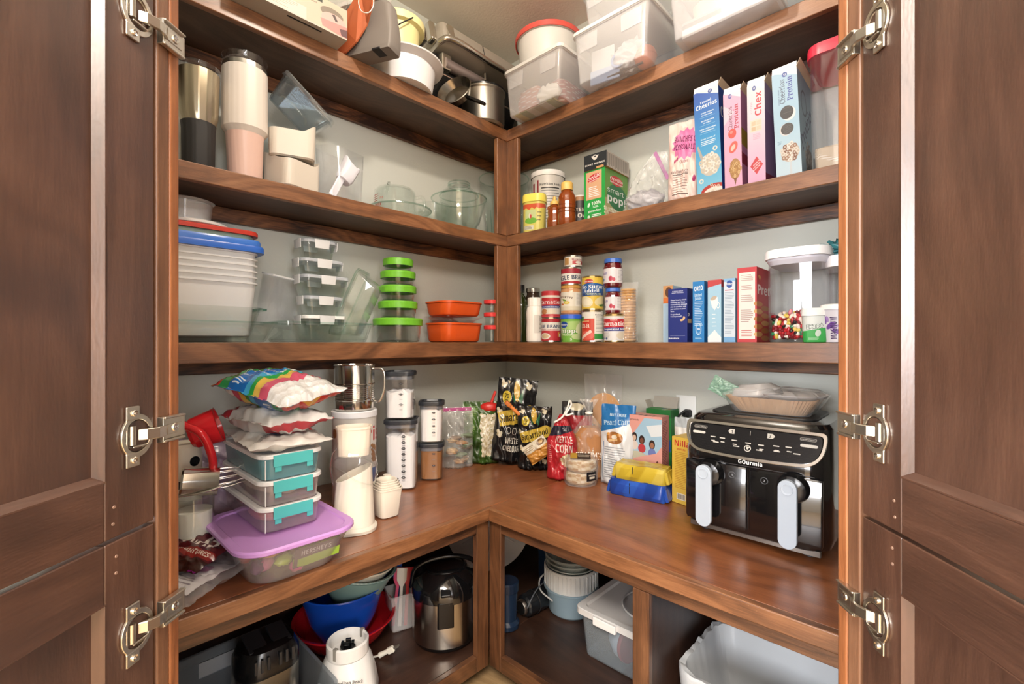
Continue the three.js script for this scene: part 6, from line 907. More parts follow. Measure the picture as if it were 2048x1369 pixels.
{ // cream food chopper and nested measuring cups
  const p = L(708, 0.447), t = thing('food_chopper', 'cream plastic food chopper with a clear guard', 'chopper', [p.x, UPC, p.z], facing(p));
  const cream = std(0xe9e1d2, 0.32);
  part('base', loft([{ y: 0, w: 0.116, d: 0.1, r: 0.046 }, { y: 0.008, w: 0.12, d: 0.104, r: 0.05 }, { y: 0.012, w: 0.116, d: 0.1, r: 0.048 }, { y: 0.016, w: 0.106, d: 0.092, r: 0.044 }], { k: 8 }), std(0xd9d2c4, 0.35), t);
  part('body', mv(loft([{ y: 0, w: 0.106, d: 0.092, r: 0.044 }, { y: 0.06, w: 0.1, d: 0.086, r: 0.042 }, { y: 0.135, w: 0.092, d: 0.078, r: 0.038 }, { y: 0.135, w: 0.086, d: 0.072, r: 0.035 }, { y: 0.05, w: 0.09, d: 0.076, r: 0.036 }], { k: 8, wob: (x, y, z) => [x, y > 0.12 ? y + 0.02 * (x / 0.046) : y, z] }), 0, 0.0164, 0), cream, t);
  part('guard', mv(loft([{ y: 0, w: 0.108, d: 0.094, r: 0.046 }, { y: 0.05, w: 0.122, d: 0.1, r: 0.05 }, { y: 0.085, w: 0.11, d: 0.09, r: 0.045 }, { y: 0.1, w: 0.084, d: 0.07, r: 0.034 }], { k: 8, bottom: false, top: false }), 0, 0.12, 0), M.clear, t);
  part('guard_edge', tube([[-0.06, 0.18, 0.02], [-0.03, 0.205, 0.046], [0.02, 0.2, 0.05], [0.058, 0.165, 0.03], [0.05, 0.13, 0.046], [0.01, 0.14, 0.052], [-0.03, 0.17, 0.046]], 0.0022, 40, 6, true), M.glass, t);
  part('plunger_cup', mv(loft([{ y: 0, w: 0.082, d: 0.062, r: 0.028 }, { y: 0.07, w: 0.088, d: 0.068, r: 0.03 }, { y: 0.07, w: 0.092, d: 0.072, r: 0.032 }, { y: 0.076, w: 0.092, d: 0.072, r: 0.032 }, { y: 0.076, w: 0.084, d: 0.064, r: 0.028 }, { y: 0.01, w: 0.076, d: 0.056, r: 0.025 }], { k: 7 }), 0.0, 0.2, 0), std(0xeaddcc, 0.35), t);
  const q = L(773, 0.42); let y = UPC;
  ['outermost', 'second', 'third', 'fourth', 'innermost'].forEach((n, i) => { const c = thing('measuring_cup', `cream plastic measuring cup, ${n} of the nested set`, 'measuring cup', [q.x, y, q.z], facing(q) + 0.5, 'nested cream measuring cups'), w = 0.072 - i * 0.0055, h = 0.082 - i * 0.004;
    part('cup', tub(w - 0.014, w - 0.014, w, w, h, 0.014, { t: 0.0016, lip: 0.002, lipH: 0.003 }), cream, c); part('tab', loft([{ y: h - 0.004, w: 0.016, d: 0.024, r: 0.007 }, { y: h + 0.0005, w: 0.017, d: 0.025, r: 0.007 }]).translate(-0.024 + i * 0.011, 0, -w / 2 - 0.009), cream, c); if (i) part('mark', boxAt(w / 2 + 0.002, w / 2 + 0.0026, h - 0.003, h - 0.0005, 0.004, 0.02, 0), M.blackMatte, c); y += 0.0098; });
}
{ // shortening tin with a flour sifter
  const p = L(709, 0.235), t = thing('shortening_tin', 'large white tin with red lettering behind the food chopper', 'tin', [p.x, UPC, p.z], facing(p));
  part('tin', mv(new THREE.CylinderGeometry(0.0665, 0.0665, 0.27, 44, 1, false, PI), 0, 0.135, 0), print(512, 384, (x, w, h) => { fillR(x, '#e8e4dc', 0, 0, w, h); ell(x, '#a8764a', 170, 72, 14, 20); fillR(x, '#b99552', 196, 44, 50, 16); lines(x, '#6a6258', 196, 68, 60, 4, 9, 3); txt(x, 'Crisco', 360, 80, 84, '#c8303a', { sx: 0.9 }); fillR(x, '#2f6fb0', 250, 230, 110, 70); lines(x, '#7f8a98', 372, 214, 60, 7, 12, 4); for (let i = 0; i < 70; i++) ell(x, ['#a8784a', '#8a5c34', '#c49a66'][i % 3], 330 + (i * 37) % 110, 130 + (i * 53) % 70, 9, 7); }), t);
  part('lid', lathe([[0.067, 0.268], [0.0695, 0.268], [0.0695, 0.284], [0.067, 0.287], [0.06, 0.286], [0, 0.284]], 44), std(0xdcdcde, 0.4), t);
  const s = thing('flour_sifter', 'polished steel flour sifter with a wire handle on the tin', 'sifter', [p.x, UPC + 0.2875, p.z], facing(p) - 0.3);
  part('cup', lathe([[0.058, 0], [0.059, 0.002], [0.059, 0.03], [0.061, 0.032], [0.061, 0.036], [0.059, 0.038], [0.06, 0.075], [0.062, 0.077], [0.062, 0.081], [0.06, 0.083], [0.061, 0.138], [0.063, 0.14], [0.06, 0.141], [0.058, 0.083], [0.056, 0.004]], 48), M.steelBright = std(0xcfccc6, 0.16, { metalness: 1 }), s);
  for (let k = 0; k < 5; k++) part('rib', rimRing(0.0605, 0.0008, 0.044 + k * 0.006, 44), M.steelBright, s);
  part('handle', tube([[0.06, 0.128, 0], [0.088, 0.124, 0], [0.094, 0.1, 0], [0.09, 0.05, 0], [0.076, 0.024, 0], [0.06, 0.026, 0]], 0.0042, 30, 8), M.steelBright, s);
  part('mesh', mv(cyl(0.057, 0.057, 0.002, 32), 0, 0.02, 0), M.darkMetal, s);
}
{ // dark-lidded dry goods canisters
  const lidM = std(0x2b2f36, 0.35), flour = std(0xf3f2f0, 0.95), sugar = std(0x9a6a3e, 0.95), marks = (n) => { const m = tex(128, 512, (x, w, h) => { x.clearRect(0, 0, w, h); for (let i = 0; i < n; i++) { const yy = 30 + i * (450 / n); fillR(x, '#3c3e44', 30, yy, 68, 5); fillR(x, '#2c2e33', 46, yy - 10, 36, 24); fillR(x, '#d9d9d9', 54, yy - 2, 20, 5); fillR(x, '#7d7f86', 42, yy + 225 / n, 44, 4); } }); return std(0xffffff, 0.5, { map: m, transparent: true, alphaTest: 0.4 }); };
  const can1 = (label, x, z, y, w, h, fill, fm, n, turn) => { const t = thing('dry_goods_canister', label, 'canister', [x, y, z], turn, 'clear canisters with dark lids');
    part('body', loft([{ y: 0, w: w - 0.012, d: w - 0.012, r: 0.02 }, { y: 0.004, w: w - 0.004, d: w - 0.004, r: 0.023 }, { y: h, w, d: w, r: 0.026 }, { y: h, w: w - 0.004, d: w - 0.004, r: 0.024 }, { y: 0.006, w: w - 0.01, d: w - 0.01, r: 0.02 }], { k: 7 }), M.clear, t);
    part('contents', mv(loft([{ y: 0, w: w - 0.016, d: w - 0.016, r: 0.02 }, { y: fill, w: w - 0.01, d: w - 0.01, r: 0.022 }, { y: fill + 0.004, w: w * 0.6, d: w * 0.6, r: 0.02 }], { k: 7, e: 4, wob: (a, b, c, j) => [a, b + (j ? 0.008 * n2(a * 30, c * 30 + label.length) : 0), c] }), 0, 0.0064, 0), fm, t);
    part('lid', mv(ovalLid(w + 0.006, w + 0.006, 0.014, 0.028, 7), 0, h + 0.0004, 0), lidM, t); part('seal', mv(loft([{ y: 0, w: w - 0.006, d: w - 0.006, r: 0.022 }, { y: 0.012, w: w - 0.006, d: w - 0.006, r: 0.022 }], { k: 7 }), 0, h - 0.013, 0), std(0x6d7178, 0.5), t);
    part('measure_marks', mv(new THREE.PlaneGeometry(0.03, h * 0.8), w * 0.12, h * 0.47, w / 2 + 0.0012), marks(n), t); return t; };
  const a = C(806, 984, CT), b = C(862, 966, CT);
  const ax = a.x - 0.052, az = a.z - 0.03, bx = b.x - 0.044, bz = b.z - 0.036;
  can1('tall clear canister of flour with a dark lid under the shorter one', ax, az, UPC, 0.108, 0.222, 0.175, flour, 8, 0.85);
  can1('clear canister half filled with sugar standing on the flour canister', ax - 0.004, az + 0.004, UPC + 0.237, 0.098, 0.148, 0.085, flour, 3, 0.8);
  can1('small clear canister of brown sugar under the powdered sugar', bx, bz, UPC, 0.088, 0.12, 0.1, sugar, 2, 0.85);
  can1('clear canister of powdered sugar standing on the brown sugar', bx, bz, UPC + 0.135, 0.088, 0.135, 0.115, flour, 4, 0.85);
}

// ================================================================ COUNTER, CORNER AND RIGHT SIDE
{ // zip bag and popcorn bags in the corner
  const p = behind(917, 938, CT, 0.03), z = thing('zip_bag', 'clear zip bag with a pink strip holding brown snacks', 'bag', [p.x, UPC, p.z], facing(p) + 0.15);
  part('bag', pouch(0.125, 0.235, 0.06, { seed: 61, crinkle: 0.4, gusset: 1, lean: -0.12 }), M.film, z); part('zip_strip', boxAt(-0.056, 0.056, 0.218, 0.232, -0.03, -0.024), std(0xb04a86, 0.4), z);
  reseed(62); for (let i = 0; i < 12; i++) part('snack', blob(0.024, 0.009, 0.017, { seed: i, amp: 0.45, freq: 3, seg: 12 }), std([0xa98460, 0xbfa27c, 0x86705a, 0x74836a][i % 4], 0.7), z, [rr(-0.035, 0.035), 0.02 + i * 0.0095, rr(-0.008, 0.008)]);
  const q = behind(963, 930, CT, 0.035), g = thing('popcorn_bag', 'green popcorn bag with a picture of white popcorn', 'bag', [q.x, UPC, q.z], facing(q) + 0.05);
  part('bag', pouch(0.155, 0.25, 0.07, { seed: 63, crinkle: 0.28, gusset: 1, lean: -0.1 }), print(384, 512, (x, w, h) => { fillR(x, '#3e5f24', 0, 0, w, h); poly(x, '#4f7530', [[0, 0], [150, 60], [120, 200], [0, 240]]); poly(x, '#2c4719', [[60, 300], [180, 330], [150, 512], [40, 512]]); for (let i = 0; i < 240; i++) ell(x, ['#efe6cf', '#ddd0ae', '#f7f1e2', '#cdbd96'][i % 4], 190 + (i * 47) % 150 + Math.sin(i) * 12, 110 + (i * 71) % 330, 16, 13, i); lines(x, '#7fa05a', 40, 40, 120, 6, 14, 5); txt(x, 'KETTLE', 96, 250, 34, '#93b06a', { turn: -1.3 }); }, 0.3), g);
  const cl = thing('bag_clip', 'red plastic bag clip on the green popcorn bag', 'clip', [q.x - 0.02, UPC + 0.225, q.z - 0.01], facing(q)); part('clip_body', blob(0.04, 0.022, 0.02, { amp: 0.05 }).translate(0.04, 0, 0), std(0xc42b26, 0.35), cl); part('clip_lever', rot(box(0.012, 0.06, 0.01, 0.004), 0, 0, -0.35).translate(0.055, 0.04, 0), std(0xc42b26, 0.35), cl);
  const black = (seed) => print(384, 512, (x, w, h) => { fillR(x, '#1c1b1d', 0, 0, w, h); ell(x, '#d9b24a', 190, 76, 30, 64, -0.2); poly(x, '#2f6b4a', [[210, 120], [260, 50], [250, 150]]); poly(x, '#2f6b4a', [[180, 130], [140, 70], [170, 150]]); ell(x, '#e3c94a', 96, 120, 44, 40); txt(x, '70', 94, 112, 40, '#1d1b16'); lines(x, '#3a3420', 76, 134, 40, 2, 8, 4); [[60, 40], [300, 40], [40, 210], [330, 330], [60, 340], [310, 440]].forEach(([a, b], i) => { for (let k = 0; k < 6; k++) ell(x, ['#e6dcc0', '#cdbf98', '#f3ebd6'][k % 3], a + Math.cos(k) * 16, b + Math.sin(k * 1.7) * 14, 15, 12); });
    poly(x, '#d8b84a', [[20, 220], [330, 150], [384, 170], [370, 240], [60, 300]]); txt(x, 'Smartfood', 200, 226, 66, '#1c1a16', { turn: -0.2, font: 'serif', sx: 0.85 }); for (let k = 0; k < 3; k++) ring(x, '#d9d4c8', 150 + k * 56, 316, 20, 4); txt(x, 'WHITE', 190, 376, 52, '#e9e4d8', { sx: 0.8 }); txt(x, 'CHEDDAR', 190, 424, 48, '#e9e4d8', { sx: 0.75 }); }, 0.25);
  const a = behind(1018, 936, CT, 0.06), A = thing('popcorn_bag', 'tall black popcorn bag standing in the pantry corner', 'bag', [a.x, UPC + 0.01, a.z], facing(a)); A.rotation.z = 0.0;
  part('bag', pouch(0.165, 0.34, 0.075, { seed: 64, crinkle: 0.3, gusset: 1, lean: -0.05 }), black(1), A, [0, 0, 0], [0, 0, -0.12]);
  const b = behind(1069, 940, CT, 0.02), B = thing('popcorn_bag', 'shorter black popcorn bag with yellow banner folded at the top', 'bag', [b.x, UPC, b.z], facing(b) - 0.1);
  part('bag', pouch(0.14, 0.245, 0.075, { seed: 65, crinkle: 0.32, gusset: 1 }), black(2), B);
  const oc = thing('bag_clip', 'orange plastic clip across the black popcorn bags', 'clip', [a.x + 0.055, UPC + 0.232, a.z + 0.03], facing(a) - 0.1); part('clip_body', rot(box(0.075, 0.014, 0.012, 0.005), 0, 0, -0.75), std(0xd97f3a, 0.4), oc); part('clip_hinge', rot(box(0.03, 0.018, 0.016, 0.005), 0, 0, -0.75).translate(-0.022, 0.02, 0), std(0xc06a2c, 0.4), oc);
  const f = C(1090, 945, CT), fb = thing('chip_bag', 'small orange and cream folded chip bag against the black bag', 'bag', [f.x + 0.015, UPC + 0.06, f.z + 0.028], facing(f)); part('bag', rot(pouch(0.1, 0.075, 0.03, { seed: 66, crinkle: 0.3 }), 0, 0, 0.6), print(128, 128, (x, w, h) => { fillR(x, '#d99a45', 0, 0, w, h); fillR(x, '#ece2cc', 0, 0, w, 54); ell(x, '#7a5630', 100, 26, 22, 18); ell(x, '#d8b070', 100, 26, 12, 10); lines(x, '#8a6a40', 10, 16, 60, 3, 10, 3); }, 0.3), fb);
}
{ // kettle corn, bread, tortillas, muffins
  const p = behind(1124, 963, CT, 0.04), k = thing('kettle_corn_bag', 'red kettle corn bag tied with a white twist', 'bag', [p.x, UPC, p.z], facing(p) + 0.1);
  const g = pouch(0.115, 0.235, 0.075, { seed: 71, crinkle: 0.28, gusset: 1 }), a = g.attributes.position; for (let i = 0; i < a.count; i++) { const v = a.getY(i) / 0.235, s = v > 0.6 ? 1 - 0.85 * ((v - 0.6) / 0.4) : 1; a.setX(i, a.getX(i) * s); a.setZ(i, a.getZ(i) * (0.5 + 0.5 * s)); } g.computeVertexNormals();
  part('bag', g, print(256, 384, (x, w, h) => { fillR(x, '#c62a36', 0, 0, w, h); fillR(x, '#2a2638', 0, 70, 256, 60); poly(x, '#c62a36', [[0, 130], [256, 100], [256, 170], [0, 170]]); txt(x, 'KETTLE', 140, 148, 52, '#f4ebe4', { turn: 0.06, sx: 0.85 }); txt(x, 'CORN', 142, 200, 62, '#f4ebe4', { turn: 0.06, sx: 0.9 }); for (let i = 0; i < 60; i++) ell(x, ['#e9dfb8', '#cfc690', '#f4eed6'][i % 3], 160 + Math.cos(i * 2.4) * 44 * Math.sqrt(i / 60), 268 + Math.sin(i * 2.4) * 34 * Math.sqrt(i / 60), 9, 8); ell(x, '#3a2a24', 190, 310, 34, 18); lines(x, '#e8b9b4', 10, 180, 26, 9, 12, 3); }, 0.28), k);
  part('twist_tie', tube([[-0.03, 0.205, 0.01], [0.0, 0.225, 0.012], [0.02, 0.262, 0.01], [0.028, 0.285, 0.004], [0.034, 0.27, 0.004], [0.012, 0.232, 0.014], [0.04, 0.238, 0.012]], 0.0035, 40, 8), M.white, k);
  const gb = thing('snack_bag', 'dark red and green snack bag behind the kettle corn bag', 'bag', [p.x - 0.01, UPC, p.z - 0.11], 0.5); part('bag', pouch(0.12, 0.27, 0.045, { seed: 72, crinkle: 0.25, gusset: 1 }), print(128, 256, (x, w, h) => { fillR(x, '#a9252f', 0, 0, w, h); fillR(x, '#27272a', 0, 0, w, 50); fillR(x, '#8fa07c', 0, 110, w, 40); ell(x, '#d9d0b4', 60, 20, 30, 14); }, 0.3), gb);
  const b = behind(1178, 962, CT, 0.075), t = thing('bread_bag', 'loaf of brown bread in a clear bag with white lettering', 'bread', [b.x, UPC, b.z], facing(b));
  part('loaf', loft([{ y: 0, w: 0.1, d: 0.09, r: 0.02 }, { y: 0.08, w: 0.108, d: 0.095, r: 0.03 }, { y: 0.15, w: 0.112, d: 0.09, r: 0.04 }, { y: 0.178, w: 0.07, d: 0.06, r: 0.03 }], { k: 6, wob: (x, y, z, j, i) => [x + 0.003 * n2(y * 30, i), y, z] }), std(0xa8754a, 0.85), t, [0, 0.003, 0]);
  const fg = pouch(0.135, 0.285, 0.11, { seed: 73, crinkle: 0.3, gusset: 1, nx: 30, ny: 34, seal: 0.01 }), fa = fg.attributes.position; for (let i = 0; i < fa.count; i++) { const v = fa.getY(i) / 0.285, s = v < 0.55 ? 1 : v < 0.82 ? 1 - 0.88 * ((v - 0.55) / 0.27) : 0.12 + 0.42 * ((v - 0.82) / 0.18); fa.setX(i, fa.getX(i) * s); fa.setZ(i, fa.getZ(i) * Math.max(0.25, s) * (v < 0.03 ? 0.9 : 1)); } fg.computeVertexNormals();
  part('film', fg, M.film, t); part('tie', mv(rimRing(0.011, 0.004, 0), 0, 0.232, 0), M.white, t);
  part('print', mv(new THREE.PlaneGeometry(0.1, 0.04), 0, 0.085, 0.058), std(0xffffff, 0.5, { map: tex(256, 100, (x, w, h) => { x.clearRect(0, 0, w, h); txt(x, "BRAUM'S", 128, 40, 56, '#efe6dc', { font: 'serif', sx: 0.95 }); for (let i = 0; i < 14; i++) txt(x, '*', 16 + i * 18, 84, 22, '#efe6dc'); }), transparent: true, alphaTest: 0.4 }), t);
  const q = R(1206, 0.035), tt = thing('tortilla_bag', 'tall clear bag of orange tortillas leaning against the right wall', 'tortillas', [q.x, UPC, q.z], 0.12);
  part('film', pouch(0.165, 0.37, 0.04, { seed: 74, crinkle: 0.45, gusset: 1 }), M.film, tt);
  for (let i = 0; i < 5; i++) part('tortilla', rot(lathe([[0, 0], [0.07, 0], [0.072, 0.0016], [0.07, 0.003], [0, 0.003]], 30), PI / 2 - 0.06).translate(0.002 * i, 0.215 + 0.002 * i, -0.008 + i * 0.0036), std([0xd69a62, 0xe0aa74, 0xcf8f5a][i % 3], 0.8), tt);
  const m = behind(1161, 975, CT, 0.05), mu = thing('muffin_pack', 'clear pack of two stacked English muffins with a black and gold label', 'muffins', [m.x, UPC, m.z], facing(m));
  for (const i of [0, 1]) part('muffin', lathe([[0, 0], [0.044, 0], [0.052, 0.008], [0.054, 0.02], [0.051, 0.034], [0.042, 0.041], [0, 0.042]], 36), print(256, 64, (x, w, h) => { fillR(x, '#d9c09a', 0, 0, w, h); for (let k = 0; k < 160; k++) ell(x, ['#efe2cc', '#c9a878', '#e6d4b4', '#b98f5c'][k % 4], (k * 61) % 256, (k * 37) % 64, 9, 4); }, 0.9), mu, [i * 0.003, 0.002 + i * 0.044, 0]);
  part('film', loft([{ y: 0, w: 0.11, d: 0.11, r: 0.05 }, { y: 0.01, w: 0.118, d: 0.118, r: 0.056 }, { y: 0.08, w: 0.118, d: 0.118, r: 0.056 }, { y: 0.094, w: 0.09, d: 0.09, r: 0.042 }], { k: 8, wob: (x, y, z, j, i) => [x * (1 + 0.02 * n2(i, j)), y, z * (1 + 0.02 * n2(j, i))] }), M.film, mu);
  part('label', mv(new THREE.PlaneGeometry(0.07, 0.05).rotateX(-PI / 2 + 0.15), 0.0, 0.098, 0.012), print(128, 96, (x, w, h) => { fillR(x, '#1f1a18', 0, 0, w, h); fillR(x, '#c9a23a', 0, 0, 44, h); txt(x, 'ENGLISH', 84, 34, 18, '#efe6d2'); txt(x, 'MUFFINS', 84, 58, 16, '#efe6d2'); }), mu);
  part('side_label', mv(new THREE.CylinderGeometry(0.061, 0.061, 0.03, 12, 1, true, 0.35, 0.75), 0, 0.036, 0), print(128, 96, (x, w, h) => { fillR(x, '#17151a', 0, 0, w, h); txt(x, 'MUFFIN', 64, 34, 22, '#efe9dc'); fillR(x, '#e9e2d2', 30, 50, 66, 24); }), mu);
}
{ // blue and white chip bag, pink cookie carton, green carton
  const p = behind(1233, 972, CT, 0.02), t = thing('cracker_bag', 'white snack bag with a blue top and nutrition text', 'bag', [p.x, UPC, p.z], facing(p) - 0.35);
  part('bag', pouch(0.125, 0.275, 0.05, { seed: 81, crinkle: 0.2, gusset: 1, lean: -0.08 }), print(256, 512, (x, w, h) => { fillR(x, '#e9ebee', 0, 0, w, h); poly(x, '#2a78bc', [[0, 0], [256, 0], [256, 110], [0, 180]]); txt(x, 'NUT THINS', 130, 66, 24, '#dff0fa'); txt(x, 'Pearl Chips', 134, 110, 42, '#d9eef9', { font: 'serif', turn: -0.08, weight: 'normal' }); ell(x, '#a8703c', 120, 210, 66, 40); for (let i = 0; i < 24; i++) ell(x, ['#d99a4c', '#c07a34', '#e6c08a'][i % 3], 70 + (i * 31) % 100, 186 + (i * 17) % 50, 12, 9); ell(x, '#efe4d0', 118, 204, 22, 14); lines(x, '#7f8690', 40, 270, 170, 14, 15, 3.5); fillR(x, '#2a78bc', 26, 240, 5, 250); }, 0.3), t);
  const a = R(1259, 0.185), b = R(1322, 0.185), w = b.x - a.x, h = Y(836, b.d) - UPC;
  solo('cookie_carton', 'pink cookie carton with a blue sky photo panel', 'box', carton(w, h, 0.06, { front: [0, 0, 0.75, 1], right: [0.76, 0, 1, 1], left: [0.76, 0, 1, 1], top: [0.02, 0.92, 0.1, 0.98], back: [0.76, 0, 1, 1], bottom: [0.76, 0, 1, 1] }), print(512, 640, (x, W2, H) => {
    fillR(x, '#e8a79c', 0, 0, W2, H); poly(x, '#a9cde6', [[180, 20], [384, 20], [384, 250], [300, 340], [0, 350], [0, 220]]); poly(x, '#e6eef4', [[200, 90], [384, 60], [384, 160], [260, 180]]); [[60, 230, '#e3d4cc', '#d9b9a4'], [150, 250, '#c24048', '#7a4a38'], [270, 280, '#6f7fc0', '#a8745a']].forEach(([u, v, c, s]) => { ell(x, '#2c1f1c', u, v - 34, 34, 40); ell(x, s, u, v - 26, 22, 26); ell(x, c, u, v + 40, 44, 40); }); ell(x, '#c9c4ae', 90, 360, 110, 40); poly(x, '#e8a79c', [[0, 400], [384, 300], [384, 640], [0, 640]]); txt(x, 'girl scouts', 62, 42, 22, '#5a3a38'); txt(x, 'ADVENTUREFULS', 262, 448, 24, '#5a2f2c'); lines(x, '#a8645c', 180, 470, 180, 6, 13, 4); poly(x, '#5a2f2c', [[330, 380], [344, 394], [330, 408], [316, 394]]); [[70, 560, 60, 50], [150, 555, 66, 58]].forEach(([u, v, r1, r2]) => { ell(x, '#4a2a22', u, v, r1, r2); ell(x, '#6d4030', u, v, r1 * 0.8, r2 * 0.78); ell(x, '#3a1f1a', u, v, r1 * 0.4, r2 * 0.36); }); for (let i = 0; i < 14; i++) ell(x, '#5f3a2c', 30 + (i * 17) % 110, 490 + (i * 13) % 40, 11, 8); fillR(x, '#d98f86', 388, 0, 124, H); lines(x, '#7a3f3a', 400, 40, 90, 40, 14, 5);
  }), [(a.x + b.x) / 2, UPC, 0.155], 0.06);
  const g = wedgeR(1292, 1340, 1358, 822, 0.105, UPC), go = thing('snack_carton', 'open green carton with a grey flap behind the pink carton', 'box', g.at, 0.04);
  part('box', carton(g.w, g.h, Math.max(g.d, 0.05), { front: [0, 0, 1, 1] }), print(256, 384, (x, W2, H) => { fillR(x, '#2f9a48', 0, 0, W2, H); fillR(x, '#257a38', 0, 0, W2, 40); ell(x, '#b9c27a', 170, 96, 60, 44); for (let i = 0; i < 30; i++) ell(x, ['#d9d0a0', '#9aa860', '#e6dfc0'][i % 3], 130 + (i * 29) % 90, 64 + (i * 19) % 66, 8, 6); fillR(x, '#2b5fa8', 120, 150, 136, 60); ell(x, '#c23a3a', 200, 230, 30, 26); txt(x, 'MONKEY', 180, 310, 60, '#f1f4e6', { turn: -PI / 2, sx: 0.7 }); }), go);
  part('flap', rot(carton(g.w, 0.042, 0.0012, {}), -0.35).translate(0, g.h, -0.02), std(0x9a968e, 0.85), go);
  part('side_flap', rot(boxAt(-0.001, 0, 0, 0.03, -0.022, 0.022, 0), 0, 0, 0.4).translate(-g.w / 2 + 0.001, g.h, 0), std(0xa39f96, 0.85), go);
}
{ // wrapped cracker packs, wafer carton
  const wrap = (name, label, m, x, y, z, w, h, d, seed, turn) => { const t = thing(name, label, 'packet', [x, y, z], turn); part('wrapper', loft([{ y: 0, w: w - 0.006, d: d - 0.012, r: 0.008 }, { y: h * 0.25, w, d, r: 0.014 }, { y: h * 0.75, w, d, r: 0.014 }, { y: h, w: w - 0.006, d: d - 0.014, r: 0.01 }], { k: 5, e: 6, wob: (a, b, c, j, i) => [a + 0.003 * n3(a * 20, b * 60, seed), b + 0.002 * n3(a * 40, c * 40, seed + 2), c + 0.003 * n3(a * 30, b * 50, seed + 5)] }), m, t);
    for (const s of [-1, 1]) part('end_seal', rot(box(0.01, h * 0.75, d * 0.8, 0.002), 0, 0, s * 0.25).translate(s * (w / 2 + 0.001), h * 0.45, 0), m, t); part('fold_line', boxAt(-0.02, -0.018, h * 0.25, h * 0.9, d / 2 - 0.0005, d / 2 + 0.0015, 0), M.blackMatte, t); return t; };
  const blue = print(128, 64, (x, w, h) => { fillR(x, '#2550b4', 0, 0, w, h); for (let i = 0; i < 9; i++) poly(x, ['#2f62c8', '#1d4298'][i % 2], [[i * 16, 0], [i * 16 + 10, 0], [i * 16 + 4, 64], [i * 16 - 4, 64]]); }, 0.25), yel = print(128, 64, (x, w, h) => { fillR(x, '#d6bb3c', 0, 0, w, h); for (let i = 0; i < 7; i++) poly(x, ['#e0c858', '#c4a62c'][i % 2], [[i * 20, 0], [i * 20 + 9, 0], [i * 20 + 2, 64], [i * 20 - 6, 64]]); }, 0.25);
  wrap('cracker_packet', 'blue wrapped cracker packet under the yellow one', blue, 0.865, UPC, 0.262, 0.185, 0.052, 0.085, 3, 0.14);
  wrap('cracker_packet', 'yellow wrapped cracker packet lying on the blue one', yel, 0.872, UPC + 0.0525, 0.256, 0.17, 0.05, 0.08, 9, 0.14);
  const a = C(1340, 1003, CT), t = thing('wafer_carton', 'yellow wafer carton with red lettering beside the air fryer', 'box', [a.x + 0.05, UPC, a.z - 0.06], -0.2);
  const h = Y(872, a.d) - UPC;
  part('box', carton(0.064, h, 0.13, { front: [0, 0, 0.4, 1], right: [0.4, 0, 1, 1], left: [0.4, 0, 1, 1], top: [0.02, 0.5, 0.05, 0.52], back: [0, 0, 0.4, 1], bottom: [0.02, 0.5, 0.05, 0.52] }), print(384, 512, (x, w, H) => { fillR(x, '#e2bd4e', 0, 0, w, H); txt(x, 'Nilla', 84, 48, 60, '#c4302c'); txt(x, 'WAFERS', 76, 92, 20, '#c4502c'); lines(x, '#b8842c', 24, 116, 110, 22, 13, 4); fillR(x, '#f2ead6', 40, 432, 74, 50); for (let i = 0; i < 12; i++) fillR(x, '#3a3026', 46 + i * 5.4, 438, 2 + i % 2, 38); ell(x, '#d9a24a', 140, 470, 16, 30); }), t);
  part('inner_bag', pouch(0.06, 0.06, 0.05, { seed: 91, crinkle: 0.4 }).translate(0, h - 0.012, -0.02), M.film, t);
  const s = thing('cookie_bag', 'white and orange cookie bag between green carton and wafer carton', 'bag', [a.x + 0.012, UPC, 0.14], 0.1); part('bag', pouch(0.085, 0.25, 0.05, { seed: 92, crinkle: 0.2, gusset: 1 }), print(128, 384, (x, w, H) => { fillR(x, '#e9e6e0', 0, 0, w, H); fillR(x, '#d98a4a', 0, 230, w, 120); ell(x, '#c8703a', 60, 250, 40, 26); fillR(x, '#b9c0c4', 0, 0, w, 50); ell(x, '#c9954f', 70, 190, 34, 24); }, 0.35), s);
}
{ // wall outlet with a black plug
  const p = R(1373, 0), t = thing('wall_outlet', 'white wall outlet plate with a black plug behind the air fryer', 'outlet', [p.x, Y(824, p.d), 0.0005]);
  part('plate', mv(loft([{ y: -0.058, w: 0.072, d: 0.005, r: 0.001 }, { y: 0.058, w: 0.072, d: 0.005, r: 0.001 }]), 0, 0, 0.003), std(0xe9ecec, 0.35), t); part('plug', loft([{ y: 0, w: 0.03, d: 0.028, r: 0.008 }, { y: 0.02, w: 0.026, d: 0.024, r: 0.008 }, { y: 0.03, w: 0.012, d: 0.012, r: 0.005 }]).rotateX(PI / 2).translate(0.008, -0.004, 0.0055), M.blackMatte, t); part('cord', tube([[0.008, -0.004, 0.036], [0.012, 0.006, 0.048], [-0.004, -0.01, 0.055], [-0.02, -0.06, 0.04], [-0.01, -0.13, 0.03]], 0.004, 24, 8), M.blackMatte, t);
}
